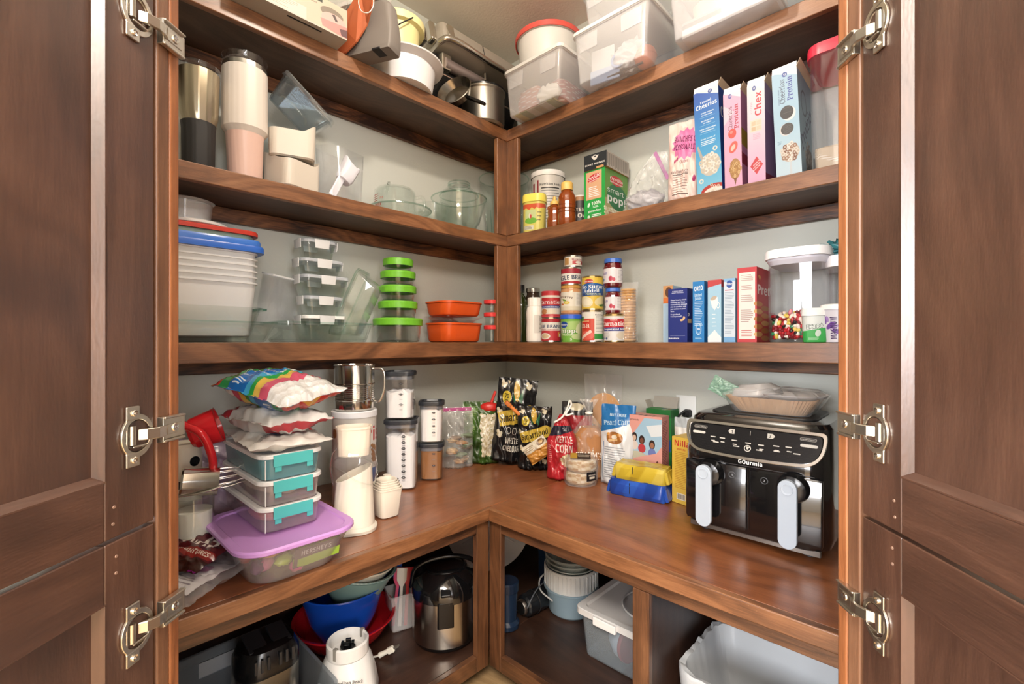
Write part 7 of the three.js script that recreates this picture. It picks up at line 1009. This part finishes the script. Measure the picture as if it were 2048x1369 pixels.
{ // dual basket air fryer
  const t = thing('air_fryer', 'glossy black dual basket air fryer with two pale grey handles', 'air fryer', [1.241, UPC, 0.262]);
  const gloss = phys({ color: 0x0d0d0f, roughness: 0.16, clearcoat: 1, clearcoatRoughness: 0.06 }), w = 0.336;
  part('body', loft([{ y: 0.01, w: w - 0.05, d: 0.27, r: 0.04 }, { y: 0.026, w: w - 0.012, d: 0.308, r: 0.045 }, { y: 0.05, w: w, d: 0.318, r: 0.05 }, { y: 0.2, w: w, d: 0.32, r: 0.05 }, { y: 0.215, w: w, d: 0.32, r: 0.05 }, { y: 0.296, w: w - 0.012, d: 0.29, r: 0.05, z: -0.016 }, { y: 0.306, w: w - 0.03, d: 0.272, r: 0.045, z: -0.017 }, { y: 0.308, w: w - 0.06, d: 0.24, r: 0.04, z: -0.018 }], { k: 8 }), gloss, t);
  part('top_vent', mv(loft([{ y: 0, w: 0.25, d: 0.2, r: 0.03 }, { y: 0.004, w: 0.246, d: 0.196, r: 0.028 }]), 0, 0.3085, -0.02), std(0x1a1a1c, 0.4), t);
  part('base_trim', mv(loft([{ y: 0, w: w - 0.04, d: 0.012, r: 0.003 }, { y: 0.013, w: w - 0.04, d: 0.012, r: 0.003 }]), 0, 0.0135, 0.144), std(0x6d6660, 0.4, { metalness: 0.6 }), t);
  for (const [a, b] of [[-1, -1], [1, -1], [-1, 1], [1, 1]]) part('foot', mv(cyl(0.012, 0.014, 0.0135, 18), a * 0.12, 0.0068, b * 0.11), M.blackMatte, t);
  for (const s of [-1, 1]) { const dg = subgroup('drawer', t, [s * 0.0785, 0, 0]);
    part('drawer_front', mv(loft([{ y: 0.036, w: 0.146, d: 0.008, r: 0.003 }, { y: 0.044, w: 0.152, d: 0.012, r: 0.004 }, { y: 0.186, w: 0.152, d: 0.012, r: 0.004 }, { y: 0.19, w: 0.15, d: 0.008, r: 0.003 }]), 0, 0, 0.158), gloss, dg);
    part('handle', rot(new THREE.ExtrudeGeometry((() => { const q = new THREE.Shape(), a = 0.0175, b = 0.058; q.moveTo(-a, -b); q.absarc(0, -b, a, PI, 2 * PI); q.lineTo(a, b); q.absarc(0, b, a, 0, PI); q.lineTo(-a, -b); return q; })(), { depth: 0.011, bevelEnabled: true, bevelSize: 0.0015, bevelThickness: 0.0015, bevelSegments: 2, curveSegments: 14 }), 0).translate(s * 0.015, 0.112, 0.192), std(0xaab5c1, 0.3), dg);
    part('handle_mount', rot(lathe([[0.02, 0], [0.034, 0.004], [0.03, 0.026], [0.02, 0.03], [0, 0.03]], 28), PI / 2).translate(s * 0.015 + 0.004, 0.165, 0.1635), M.black, dg);
    part('thumb_dimple', rot(lathe([[0, 0.0005], [0.008, 0.001], [0.012, 0.0024], [0.0125, 0.002], [0.0126, 0]], 24), PI / 2).translate(s * 0.015, 0.168, 0.2043), std(0xaab5c1, 0.3), dg);
    part('number_ring', mv(new THREE.TorusGeometry(0.0075, 0.0012, 8, 28), -s * 0.042, 0.168, 0.1645), std(0x44464a, 0.3), dg);
    part('number', mv(new THREE.PlaneGeometry(0.009, 0.009), -s * 0.042, 0.168, 0.1645), std(0xffffff, 0.4, { map: tex(64, 64, (x) => { x.clearRect(0, 0, 64, 64); txt(x, s < 0 ? '1' : '2', 32, 34, 52, '#8f9296'); }), transparent: true, alphaTest: 0.3 }), dg);
  }
  // sloping control panel
  const pn = subgroup('control_panel', t, [0, 0.252, 0.1485], [-0.36, 0, 0]);
  const plate = (w2, h2, r2, dep, z0, hole) => { const q = new THREE.Shape(), f = (s, a, b, r) => { s.moveTo(-a + r * 0.35, b); s.lineTo(a - r * 0.35, b); s.quadraticCurveTo(a, b, a, b - r * 0.35); s.quadraticCurveTo(a, -b, a - r * 1.6, -b); s.quadraticCurveTo(0, -b - 0.007, -a + r * 1.6, -b); s.quadraticCurveTo(-a, -b, -a, b - r * 0.35); s.quadraticCurveTo(-a, b, -a + r * 0.35, b); }; f(q, w2 / 2, h2 / 2, r2); if (hole) { const p = new THREE.Path(); f(p, w2 / 2 - hole, h2 / 2 - hole, r2 - hole * 0.5); q.holes.push(p); } return new THREE.ExtrudeGeometry(q, { depth: dep, bevelEnabled: !!hole, bevelSize: 0.0008, bevelThickness: 0.0012, bevelSegments: 2, curveSegments: 16 }).translate(0, 0, z0); };
  part('chrome_trim', plate(0.318, 0.082, 0.034, 0.003, 0.0008, 0.006), M.chrome, pn);
  const face = plate(0.3, 0.066, 0.028, 0.001, 0.0005), fu = face.attributes.uv; for (let i = 0; i < fu.count; i++) { const p = face.attributes.position; fu.setXY(i, p.getX(i) / 0.3 + 0.5, p.getY(i) / 0.08 + 0.5); }
  part('display', face, print(1024, 272, (x, w, h) => { fillR(x, '#17171a', 0, 0, w, h); const pill = (u, v, a, b) => { x.fillStyle = '#d9d5cc'; x.beginPath(); x.roundRect(u - a / 2, v - b / 2, a, b, b / 2); x.fill(); }; x.strokeStyle = '#b9b5ac'; x.lineWidth = 3; for (const u of [92, 930]) { x.beginPath(); x.roundRect(u - 56, 44, 112, 22, 11); x.stroke(); txt(x, 'SMART FINISH', u, 56, 14, '#c9c5bc'); } pill(84, 104, 112, 22); pill(938, 104, 120, 24); poly(x, '#cfcbc2', [[330, 64], [346, 44], [384, 44], [384, 84], [346, 84]]); txt(x, '1', 364, 65, 34, '#17171a'); poly(x, '#cfcbc2', [[640, 44], [680, 44], [698, 64], [680, 84], [640, 84]]); txt(x, '2', 660, 65, 34, '#17171a'); fillR(x, '#a9a59c', 508, 40, 4, 40); [[210, 130], [290, 132], [390, 138], [500, 146], [600, 148], [712, 138], [800, 134]].forEach(([u, v]) => { pill(u, v, 46, 9); pill(u + 6, v + 34, 34, 8); }); ring(x, '#d9d5cc', 500, 190, 24, 7); ell(x, '#d9d5cc', 500, 190, 9, 9); [[410, 186], [590, 192], [720, 180], [860, 178], [240, 174]].forEach(([u, v]) => pill(u, v, 50, 9)); for (let i = 0; i < 500; i++) { x.fillStyle = '#4a4743'; x.fillRect((i * 197) % 1024, 90 + (i * 89) % 150, 2, 2); } }, 0.22), pn);
  part('brand_lettering', mv(new THREE.PlaneGeometry(0.062, 0.016), 0.004, 0.2045, 0.1612), std(0xffffff, 0.4, { map: tex(256, 66, (x, w, h) => { x.clearRect(0, 0, w, h); txt(x, 'GOurmia', 128, 34, 56, '#e9e9e6', { sx: 0.95 }); }), transparent: true, alphaTest: 0.4 }), t);
  part('seam', boxAt(-w / 2 + 0.03, w / 2 - 0.03, 0.1935, 0.195, 0.1585, 0.1606, 0), std(0x3a3a3c, 0.3), t);
}
{ // pleated paper liner tray with plates wrapped in film on the air fryer
  const a = R(1445, 0.3), b = R(1640, 0.3), w = b.x - a.x - 0.02, y = UPC + 0.3132, xc = (a.x + b.x) / 2 + 0.005, t = thing('paper_tray', 'pleated brown paper tray in clear film on the air fryer', 'tray', [xc, y, 0.25]);
  const n = 16, pl = (x, yy, z, j, i) => { const k = 1 + (yy > 0.006 ? 0.018 * (i % 2 ? 1 : -1) : 0); return [x * k, yy, z * k]; };
  part('tray', loft([{ y: 0, w: w - 0.06, d: 0.13, r: 0.03 }, { y: 0.002, w: w - 0.05, d: 0.14, r: 0.034 }, { y: 0.042, w: w, d: 0.2, r: 0.045 }, { y: 0.042, w: w - 0.004, d: 0.196, r: 0.043 }, { y: 0.004, w: w - 0.054, d: 0.136, r: 0.032 }], { k: n, e: 12, a: 0.2, wob: pl }), std(0xb08a62, 0.85), t);
  part('film', loft([{ y: 0.001, w: w - 0.03, d: 0.16, r: 0.03 }, { y: 0.045, w: w + 0.02, d: 0.22, r: 0.05 }, { y: 0.058, w: w - 0.02, d: 0.18, r: 0.05 }, { y: 0.062, w: w * 0.5, d: 0.1, r: 0.04 }], { k: 6, e: 8, bottom: false, wob: (x, yy, z, j, i) => [x * (1 + 0.02 * n2(i * 0.7, j)), yy + (j > 1 ? 0.006 * n2(x * 30, z * 30) : 0), z * (1 + 0.02 * n2(j, i * 0.6))] }), M.film, t);
  part('film_tail', pouch(0.05, 0.07, 0.012, { seed: 95, crinkle: 0.6 }).rotateZ(1.1).translate(-w / 2 + 0.01, 0.04, 0.03), phys({ color: 0xb9d8c8, transmission: 0.7, roughness: 0.2, thickness: 0 }), t);
  const pm = std(0x8f8d8c, 0.4);
  const p1 = thing('foil_plate_stack', 'stack of grey plates in film standing tilted in the paper tray', 'plates', [xc - w * 0.24, y + 0.037, 0.24]); p1.rotation.z = 0.12; part('plates', lathe([[0, 0.034], [0.04, 0.033], [0.062, 0.02], [0.066, 0.004], [0.062, 0], [0.05, 0.006], [0, 0.012]], 36), phys({ color: 0xa9a7a6, roughness: 0.25, clearcoat: 0.6 }), p1); part('plate_rim', rimRing(0.064, 0.003, 0.004, 36), pm, p1);
  const p2 = thing('foil_plate_stack', 'flat stack of pale grey plates lying in the paper tray', 'plates', [xc + w * 0.2, y + 0.034, 0.25]); part('plates', lathe([[0, 0], [0.05, 0], [0.074, 0.01], [0.076, 0.013], [0.05, 0.007], [0, 0.006]], 40), pm, p2); part('top_plate', lathe([[0, 0.0065], [0.05, 0.0075], [0.076, 0.0135], [0.078, 0.017], [0.05, 0.012], [0, 0.011]], 40), std(0xb4b2b2, 0.35), p2);
}

// ================================================================ BASE CABINETS
{ // clear bin with black and steel appliance, green carton by the frame
  const z0 = 1.113, z1 = 1.42, t = thing('open_bin', 'large grey clear plastic bin on the base cabinet floor', 'bin', [0.345, UPB, (z0 + z1) / 2]);
  part('bin', tub(0.35, z1 - z0 - 0.03, 0.38, z1 - z0 - 0.012, 0.112, 0.03, { t: 0.002, lip: 0.006, foot: 0.006 }), phys({ color: 0xd9dee2, transmission: 0.86, roughness: 0.1, thickness: 0 }), t);
  part('label_plate', boxAt(-0.181, -0.1795, 0.05, 0.09, -0.08, 0.06, 0), phys({ color: 0xcfd0d2, transmission: 0.5, roughness: 0.4 }), t);
  const p = L(532, 0.38), a = thing('sandwich_maker', 'appliance with a ribbed black top and steel body inside the bin', 'appliance', [p.x, UPB + 0.0025, p.z], facing(p) + 0.3);
  part('body', loft([{ y: 0, w: 0.13, d: 0.12, r: 0.05 }, { y: 0.01, w: 0.14, d: 0.13, r: 0.055 }, { y: 0.15, w: 0.14, d: 0.13, r: 0.05 }], { k: 8 }), std(0xb4aca0, 0.25, { metalness: 1 }), a);
  part('top', mv(loft([{ y: 0, w: 0.142, d: 0.132, r: 0.052 }, { y: 0.03, w: 0.14, d: 0.13, r: 0.05 }, { y: 0.056, w: 0.12, d: 0.11, r: 0.045 }, { y: 0.06, w: 0.1, d: 0.09, r: 0.04 }], { k: 8 }), 0, 0.1505, 0), M.black, a);
  for (const s of [-1, 1]) { part('hatch', rot(box(0.042, 0.006, 0.075, 0.003), 0.18).translate(s * 0.027, 0.2125, 0.004), std(0x202124, 0.3), a); for (let k = 0; k < 3; k++) part('slat', boxAt(s * 0.027 - 0.018 + k * 0.014, s * 0.027 - 0.012 + k * 0.014, 0.17, 0.2, 0.064, 0.068, 0.001), std(0x2a2b2e, 0.3), a); }
  const q = L(381, 0.47), g = solo('green_carton', 'white and green carton beside the bin at the door frame', 'box', carton(0.085, 0.255, 0.06, { front: [0, 0, 0.5, 1], right: [0.5, 0, 1, 1], all: [0.05, 0.9, 0.1, 0.95] }), print(256, 256, (x, w, h) => { fillR(x, '#d9dad6', 0, 0, w, h); fillR(x, '#4a9a44', 0, 130, w, 126); fillR(x, '#3f8a3c', 40, 84, 60, 34); txt(x, 'HI', 70, 101, 26, '#e9ece4'); txt(x, 'r', 44, 30, 30, '#222'); txt(x, 'f', 70, 190, 60, '#e9f2e4'); }), [q.x, UPB, 1.49], PI / 2 - 0.2);
}
{ // nest of mixing bowls
  const p = L(684, 0.205), bowl = (r, h, t) => lathe([[0, 0.003], [r * 0.5, 0], [r * 0.54, 0.004], [r * 0.8, h * 0.45], [r * 0.95, h * 0.85], [r, h], [r + 0.006, h + 0.002], [r + 0.005, h + 0.006], [r - t, h + 0.003], [r * 0.93, h * 0.82], [r * 0.77, h * 0.45], [0, 0.008]], 48);
  const mk = (name, label, r, h, mat, y, dx, dz, tz, tx = 0) => { const o = solo(name, label, 'bowl', bowl(r, h, 0.004), mat, [p.x + dx, y, p.z + dz], 0, 'nest of mixing bowls'); o.rotation.z = tz; o.rotation.x = tx; return o; };
  mk('mixing_bowl', 'large dark red mixing bowl at the bottom of the nest', 0.148, 0.085, std(0xa5161f, 0.2), UPB, 0.02, 0, 0);
  mk('mixing_bowl', 'deep glossy blue mixing bowl in the red bowl', 0.126, 0.165, std(0x174ab4, 0.16), UPB + 0.02, 0.016, 0.004, 0);
  mk('mixing_bowl', 'pale teal mixing bowl with a dotted rim in the blue bowl', 0.112, 0.11, print(256, 128, (x, w, h) => { fillR(x, '#8fb3b0', 0, 0, w, h); fillR(x, '#b9d0cc', 0, 24, w, 6); for (let k = 0; k < 2; k++) for (let i = 0; i < 60; i++) ell(x, '#c9dcd8', i * 4.3, 40 + k * 10, 1.4, 2); fillR(x, '#2f3a40', 0, 66, w, 6); }, 0.25), UPB + 0.13, 0.03, -0.018, -0.14, -0.14);
  mk('mixing_bowl', 'cream mixing bowl in the pale teal bowl', 0.104, 0.085, std(0xd9d4c4, 0.3), UPB + 0.172, 0.034, -0.022, -0.14, -0.15);
  mk('mixing_bowl', 'teal fluted bowl with a red rim at the top of the nest', 0.092, 0.075, print(256, 128, (x, w, h) => { fillR(x, '#9fc4c6', 0, 0, w, h); for (let i = 0; i < 32; i++) fillR(x, '#7fa9ac', i * 8, 0, 3, h); fillR(x, '#a52a30', 0, 60, w, 10); }, 0.25), UPB + 0.205, 0.037, -0.025, -0.14, -0.15);
}
{ // blender base with its plug
  const p = L(694, 0.44), t = thing('blender_base', 'white blender base with round buttons and a black drive coupling', 'blender', [p.x, UPB, p.z], facing(p) - 0.15), wh = std(0xe7e6e4, 0.28);
  part('housing', loft([{ y: 0, w: 0.15, d: 0.15, r: 0.05 }, { y: 0.012, w: 0.158, d: 0.16, r: 0.055 }, { y: 0.05, w: 0.146, d: 0.146, r: 0.055, z: -0.004 }, { y: 0.095, w: 0.122, d: 0.12, r: 0.055, z: -0.01 }, { y: 0.11, w: 0.108, d: 0.106, r: 0.053, z: -0.012 }], { k: 9 }), wh, t);
  const ringG = lathe([[0.05, 0], [0.054, 0.002], [0.054, 0.032], [0.05, 0.036], [0.046, 0.032], [0.043, 0.006], [0, 0.004]], 44); part('collar', mv(ringG, 0, 0.1105, -0.012), wh, t);
  part('coupling', mv(lathe([[0, 0.016], [0.008, 0.018], [0.011, 0.012], [0.02, 0.012], [0.02, 0], [0, 0]], 8), 0, 0.115, -0.012), M.black, t); for (let k = 0; k < 4; k++) part('coupling_tooth', rot(box(0.008, 0.012, 0.014, 0.001), 0, k * PI / 2).translate(0.013 * Math.cos(k * PI / 2), 0.132, -0.012 + 0.013 * Math.sin(k * PI / 2)), M.black, t);
  for (const a of [2.4, -0.5]) part('collar_notch', rot(box(0.01, 0.03, 0.01, 0.001), 0, a).translate(0.049 * Math.sin(a), 0.133, -0.012 + 0.049 * Math.cos(a)), std(0x8f8b84, 0.6), t);
  part('button_panel', rot(box(0.1, 0.05, 0.006, 0.003), -0.18).translate(0.0, 0.04, 0.0745), std(0xbdb9b2, 0.4), t);
  for (let k = 0; k < 5; k++) part('button', rot(box(0.013, 0.022, 0.008, 0.005), -0.18).translate(-0.036 + k * 0.018, 0.048, 0.0775), wh, t);
  part('brand_lettering', rot(new THREE.PlaneGeometry(0.07, 0.014), -0.4).translate(0.012, 0.077, 0.0605), std(0xffffff, 0.5, { map: tex(256, 50, (x, w, h) => { x.clearRect(0, 0, w, h); txt(x, 'Hamilton Beach', 128, 26, 36, '#1c1c1c', { sx: 0.95, font: 'serif' }); }), transparent: true, alphaTest: 0.4 }), t);
  const q = C(768, 1298, SB + 0.03), c = thing('power_plug', 'white power plug and cord beside the blender base', 'plug', [q.x, UPB, q.z], facing(q) - 0.3);
  part('plug', mg([rot(cyl(0.006, 0.008, 0.03, 14), 0, 0, -1.1).translate(0, 0.016, 0), rot(box(0.022, 0.018, 0.012, 0.003), 0, 0, 0.47).translate(0.02, 0.026, 0)]), std(0xd9d5ca, 0.5), c); part('prong', rot(box(0.016, 0.006, 0.0015, 0.0005), 0, 0, 0.47).translate(0.037, 0.036, 0.004), M.steel, c); part('prong', rot(box(0.016, 0.006, 0.0015, 0.0005), 0, 0, 0.47).translate(0.037, 0.036, -0.004), M.steel, c);
  part('cord', tube([[-0.012, 0.01, 0], [-0.03, 0.004, 0.0], [-0.06, 0.0035, 0.01], [-0.09, 0.0035, 0.0]], 0.0032, 20, 8), std(0xd9d5ca, 0.5), c);
}
{ // clear utensil bin
  const p = L(800, 0.275), t = thing('utensil_bin', 'narrow clear bin between the bowls and the rice cooker', 'bin', [p.x, UPB, p.z], facing(p) + 0.3); part('bin', tub(0.07, 0.07, 0.084, 0.084, 0.12, 0.008, { t: 0.0016, lip: 0.002 }), M.binClear, t);
  [['pink', 0xd0527a, -0.012, 0.02, 0.12], ['blue', 0x3a5fb0, -0.02, -0.012, -0.05], ['red', 0xb8242c, 0.016, -0.01, 0.06], ['white', 0xdedad4, 0.006, 0.006, 0.05]].forEach(([n, c, dx, dz, a], i) => { const u = thing('utensil', `${n} plastic utensil standing in the narrow clear bin`, 'utensil', [p.x + dx, UPB + 0.004, p.z + dz], facing(p)); part('handle', rot(loft([{ y: 0, w: 0.012, d: 0.006, r: 0.0028 }, { y: 0.13, w: 0.01, d: 0.005, r: 0.0024 }]), 0, 0, -a), std(c, 0.35), u); part('head', rot(mv(loft([{ y: 0, w: 0.012, d: 0.004, r: 0.002 }, { y: 0.02, w: 0.032, d: 0.005, r: 0.002 }, { y: 0.06, w: 0.034, d: 0.004, r: 0.002 }]), 0, 0.13, 0), 0, 0, -a), std(c, 0.35), u); });
}
{ // rice cooker
  const p = D(890, 1.49), t = thing('rice_cooker', 'rice cooker with a brushed steel body and a black domed lid', 'rice cooker', [p.x, UPB, p.z], facing(p) + 0.12);
  part('body', lathe([[0, 0.012], [0.09, 0.012], [0.102, 0.02], [0.103, 0.15], [0.1, 0.155], [0.09, 0.156]], 56), std(0xc2beb8, 0.22, { metalness: 1 }), t);
  part('foot_ring', lathe([[0, 0], [0.086, 0], [0.096, 0.008], [0.1, 0.018], [0, 0.0175]], 48), M.black, t);
  part('lid', lathe([[0.103, 0.1505], [0.107, 0.153], [0.107, 0.175], [0.104, 0.185], [0.095, 0.205], [0.07, 0.226], [0.04, 0.232], [0, 0.233]], 56), phys({ color: 0x0e0e10, roughness: 0.14, clearcoat: 1 }), t);
  part('lid_ring', rimRing(0.062, 0.0025, 0.2275, 44), M.black, t); part('handle', tube([[-0.106, 0.17, 0], [-0.09, 0.235, 0.012], [0, 0.262, 0.02], [0.09, 0.235, 0.012], [0.106, 0.17, 0]], 0.0075, 40, 8), M.black, t);
  part('latch', mg([loft([{ y: 0.085, w: 0.05, d: 0.012, r: 0.006 }, { y: 0.16, w: 0.05, d: 0.014, r: 0.006 }]).translate(-0.01, 0, 0.1)]), M.black, t); part('latch_button', rot(box(0.03, 0.012, 0.03, 0.004), 0.6).translate(-0.01, 0.19, 0.098), std(0x1b1b1d, 0.2), t);
  part('side_hinge', boxAt(0.098, 0.108, 0.07, 0.15, -0.02, 0.02, 0.004), M.black, t);
}
{ // white round tray leaning in the back corner
  const p = D(976, 1.86), t = thing('white_platter', 'large white plastic platter leaning behind the corner stile', 'platter', [p.x, UPB + 0.2, p.z], facing(p) + 0.05); t.rotation.order = 'YXZ'; t.rotation.x = -0.12;
  part('platter', rot(lathe([[0, 0.012], [0.1, 0.012], [0.12, 0.004], [0.16, 0.0], [0.166, 0.003], [0.164, 0.007], [0.122, 0.01], [0.1, 0.017], [0, 0.017]], 56), PI / 2), std(0xe6e4e6, 0.35), t);
  for (let k = 0; k < 6; k++) part('section_rib', rot(box(0.008, 0.1, 0.006, 0.002), 0, 0, k * PI / 3).translate(Math.sin(-k * PI / 3) * 0.07, Math.cos(k * PI / 3) * 0.07, 0.016), std(0xdddbe0, 0.35), t);
}
{ // right: thermos, dark jar, round tubs
  const p = C(1010, 1268, SB), j = thing('dark_jar', 'dark blue plastic jar standing behind the corner stile', 'jar', [p.x - 0.02, UPB, p.z - 0.03]); part('jar', lathe([[0, 0], [0.034, 0], [0.04, 0.006], [0.041, 0.02], [0.032, 0.03], [0.034, 0.1], [0.036, 0.13], [0, 0.132]], 36), std(0x1b2c44, 0.25), j); part('lid', lathe([[0.037, 0.125], [0.039, 0.125], [0.039, 0.15], [0.035, 0.154], [0, 0.154]], 36), std(0x16243a, 0.35), j);
  const q = C(1052, 1236, SB), t = thing('thermos', 'black thermos lying on its side with a white tag', 'thermos', [q.x, UPB + 0.0405, q.z - 0.02], facing(q)); t.rotation.order = 'YXZ'; t.rotation.y = facing(q) + 0.75;
  const lay = (g) => rot(g, 0, 0, -PI / 2); part('body', lay(lathe([[0, 0], [0.03, 0], [0.036, 0.006], [0.037, 0.15], [0.032, 0.165], [0, 0.166]], 36)).translate(-0.03, 0, 0), std(0x14161a, 0.3), t); part('steel_cap', lay(lathe([[0, -0.012], [0.022, -0.012], [0.026, -0.004], [0.026, 0], [0, 0]], 30)).translate(-0.032, 0, 0), M.steel, t); part('strap', tube([[-0.04, 0.01, 0.03], [0.0, 0.04, 0.02], [0.06, 0.046, 0.0], [0.12, 0.036, -0.012]], 0.0022, 24, 6), std(0x5a5f66, 0.4), t); part('band', rot(new THREE.TorusGeometry(0.0375, 0.0018, 6, 36), 0, PI / 2).translate(0.015, 0, 0), M.blackMatte, t);
  part('tag', rot(box(0.022, 0.018, 0.0012, 0.0004), 0, 0.4, -0.3).translate(0.062, 0.018, 0.037), M.white, t);
  const k = C(1059, 1224, SB), kc = thing('clear_cube', 'tiny clear plastic cube lying by the thermos cap', 'cube', [k.x, UPB, k.z], 0.4); part('cube', mv(box(0.016, 0.014, 0.016, 0.002), 0, 0.007, 0), M.frostLid, kc); part('stud', mv(cyl(0.004, 0.004, 0.003, 12), 0, 0.0156, 0), M.frostLid, kc);
  const r = behind(1142, 1248, SB, 0.085), cx = r.x, cz = r.z; let y = UPB;
  const a = thing('round_tub', 'translucent blue-grey round tub at the bottom of the tub stack', 'tub', [cx, y, cz]); part('tub', lathe([[0, 0.001], [0.07, 0], [0.078, 0.008], [0.09, 0.085], [0.096, 0.087], [0.096, 0.092], [0.087, 0.092], [0.075, 0.009], [0, 0.004]], 44), phys({ color: 0xb4cfe0, transmission: 0.5, roughness: 0.3, thickness: 0 }), a); part('bail', tube([[-0.098, 0.1, 0.02], [-0.1, 0.09, 0.05], [-0.07, 0.076, 0.085], [0.0, 0.07, 0.105]], 0.003, 20, 6), M.frostLid, a);
  const b = thing('souffle_dish', 'white fluted souffle dish nested in the translucent tub', 'dish', [cx, y + 0.03, cz]); part('dish', lathe([[0, 0.002], [0.07, 0], [0.074, 0.004], [0.09, 0.062], [0.0905, 0.064], [0.0925, 0.128], [0.094, 0.13], [0.09, 0.131], [0.086, 0.064], [0.07, 0.006], [0, 0.006]], 48), std(0xdfe3e6, 0.3), b); for (let i = 0; i < 40; i++) { const an = i / 40 * 2 * PI; part('flute', boxAt(-0.0022, 0.0022, 0.068, 0.122, 0.0915, 0.0945, 0.001), std(0xdfe3e6, 0.3), b, [0, 0, 0], [0, an, 0]); }
  for (let i = 0; i < 3; i++) solo('glass_pie_plate', `glass pie plate in the white souffle dish, ${['lowest', 'middle', 'topmost'][i]} of three`, 'dish', lathe([[0, 0.002], [0.055, 0], [0.06, 0.004], [0.082 + i * 0.002, 0.034], [0.088 + i * 0.002, 0.036], [0.087, 0.039], [0.079, 0.036], [0.056, 0.007], [0, 0.006]], 44), phys({ color: 0xf2f8f6, transmission: 0.72, roughness: 0.1, thickness: 0 }), [cx, y + 0.128 + i * 0.016, cz], 0, 'nested glass pie plates');
  const n = D(1082, 1.72), nb = thing('navy_box', 'navy blue plastic box far back in the right base cabinet', 'box', [n.x + 0.02, UPB, n.z - 0.1], 0.1); part('box', tub(0.14, 0.12, 0.15, 0.13, 0.24, 0.012, { t: 0.002 }), std(0x16304e, 0.35), nb); part('lid', mv(ovalLid(0.16, 0.14, 0.02, 0.016), 0, 0.2404, 0), std(0x1b3a5e, 0.3), nb);
}
{ // clear tote with white lid
  const x0 = 0.782, x1 = 1.045, z0 = 0.14, z1 = 0.495, w = x1 - x0, d = z1 - z0, h = 0.128, t = thing('lidded_tote', 'clear plastic tote with a latched white lid holding red and blue tubs', 'bin', [(x0 + x1) / 2, UPB, (z0 + z1) / 2]);
  part('tote', tub(w - 0.03, d - 0.03, w - 0.01, d - 0.01, h, 0.02, { t: 0.0018, lip: 0.004 }), phys({ color: 0xeaf1f6, transmission: 0.86, roughness: 0.04, thickness: 0 }), t);
  part('lid', mv(loft([{ y: 0, w: w + 0.012, d: d + 0.012, r: 0.024 }, { y: 0.016, w: w + 0.012, d: d + 0.012, r: 0.024 }, { y: 0.018, w: w + 0.006, d: d + 0.006, r: 0.022 }, { y: 0.018, w: w - 0.03, d: d - 0.03, r: 0.018 }, { y: 0.012, w: w - 0.04, d: d - 0.04, r: 0.016 }]), 0, h + 0.0004, 0), phys({ color: 0xe9e9ea, transmission: 0.2, roughness: 0.35, thickness: 0 }), t);
  part('latch', mv(box(0.075, 0.024, 0.012, 0.003), -0.03, h + 0.004, d / 2 + 0.0075), std(0xe9e9ea, 0.35), t);
  const rd = thing('red_lid_tub', 'white bowl with a red lid standing on edge inside the tote', 'tub', [x0 + 0.085, UPB + 0.064, z1 - 0.078], -0.15); part('bowl', rot(lathe([[0, 0], [0.03, 0], [0.05, 0.03], [0.053, 0.05], [0.05, 0.05], [0, 0.006]], 36), 0, 0, -PI / 2), std(0xdcdfe6, 0.35), rd); part('lid', rot(lathe([[0, 0.0505], [0.054, 0.0505], [0.056, 0.056], [0.054, 0.062], [0, 0.062]], 36), 0, 0, -PI / 2), std(0xb02a3c, 0.35), rd);
  solo('blue_tub', 'blue tub standing inside the tote behind the red lid', 'tub', tub(0.05, 0.05, 0.06, 0.06, 0.1, 0.012, { t: 0.002 }), std(0x2f5f8c, 0.35), [x1 - 0.05, UPB + 0.006, z1 - 0.1]);
  const dm = thing('clear_dome', 'clear round dome cover lying on the white tote lid', 'cover', [x1 - 0.085, UPB + h + 0.019, z1 - 0.15]); part('dome', lathe([[0.095, 0], [0.097, 0.003], [0.09, 0.012], [0.06, 0.026], [0.02, 0.032], [0, 0.032]], 44), M.clear, dm); part('rim', rimRing(0.095, 0.003, 0.003, 44), M.frostLid, dm);
  const bp = thing('black_pan', 'black round pan standing on the dome cover in the tote bay', 'pan', [x1 - 0.06, UPB + h + 0.0515, z1 - 0.16]); part('pan', lathe([[0, 0.001], [0.05, 0], [0.066, 0.03], [0.068, 0.032], [0.05, 0.004], [0, 0.004]], 40), std(0x16181c, 0.3), bp); part('rim', rimRing(0.0675, 0.002, 0.031, 40), std(0x2a2d32, 0.3), bp);
}
{ // waste bin with a white liner
  const x0 = 1.112, x1 = 1.47, z0 = 0.275, z1 = 0.56, w = x1 - x0, d = z1 - z0, h = 0.148, t = thing('waste_bin', 'pale waste bin with a white plastic liner folded over the rim', 'bin', [(x0 + x1) / 2, UPB, (z0 + z1) / 2]);
  part('bin', tub(w - 0.07, d - 0.06, w - 0.012, d - 0.012, h - 0.004, 0.04, { t: 0.002, lip: 0.003, k: 6 }), std(0xd9d4c8, 0.45), t);
  const crumple = (x, y, z, j, i) => { const q = n3(x * 26, y * 30, z * 26 + j); return [x * (1 + 0.012 * q), y + 0.004 * n2(x * 30 + j, z * 30), z * (1 + 0.014 * q)]; };
  part('liner', loft([{ y: h - 0.05, w: w - 0.008, d: d - 0.008, r: 0.045 }, { y: h - 0.004, w: w + 0.004, d: d + 0.004, r: 0.048 }, { y: h + 0.004, w: w, d: d, r: 0.048 }, { y: h + 0.002, w: w - 0.022, d: d - 0.022, r: 0.042 }, { y: h * 0.5, w: w - 0.06, d: d - 0.055, r: 0.04 }, { y: 0.008, w: w - 0.09, d: d - 0.08, r: 0.035 }], { k: 6, e: 14, bottom: false, wob: crumple }), phys({ color: 0xd6dbe0, transmission: 0.25, roughness: 0.35, thickness: 0 }), t);
}

renderer.render(scene, camera);
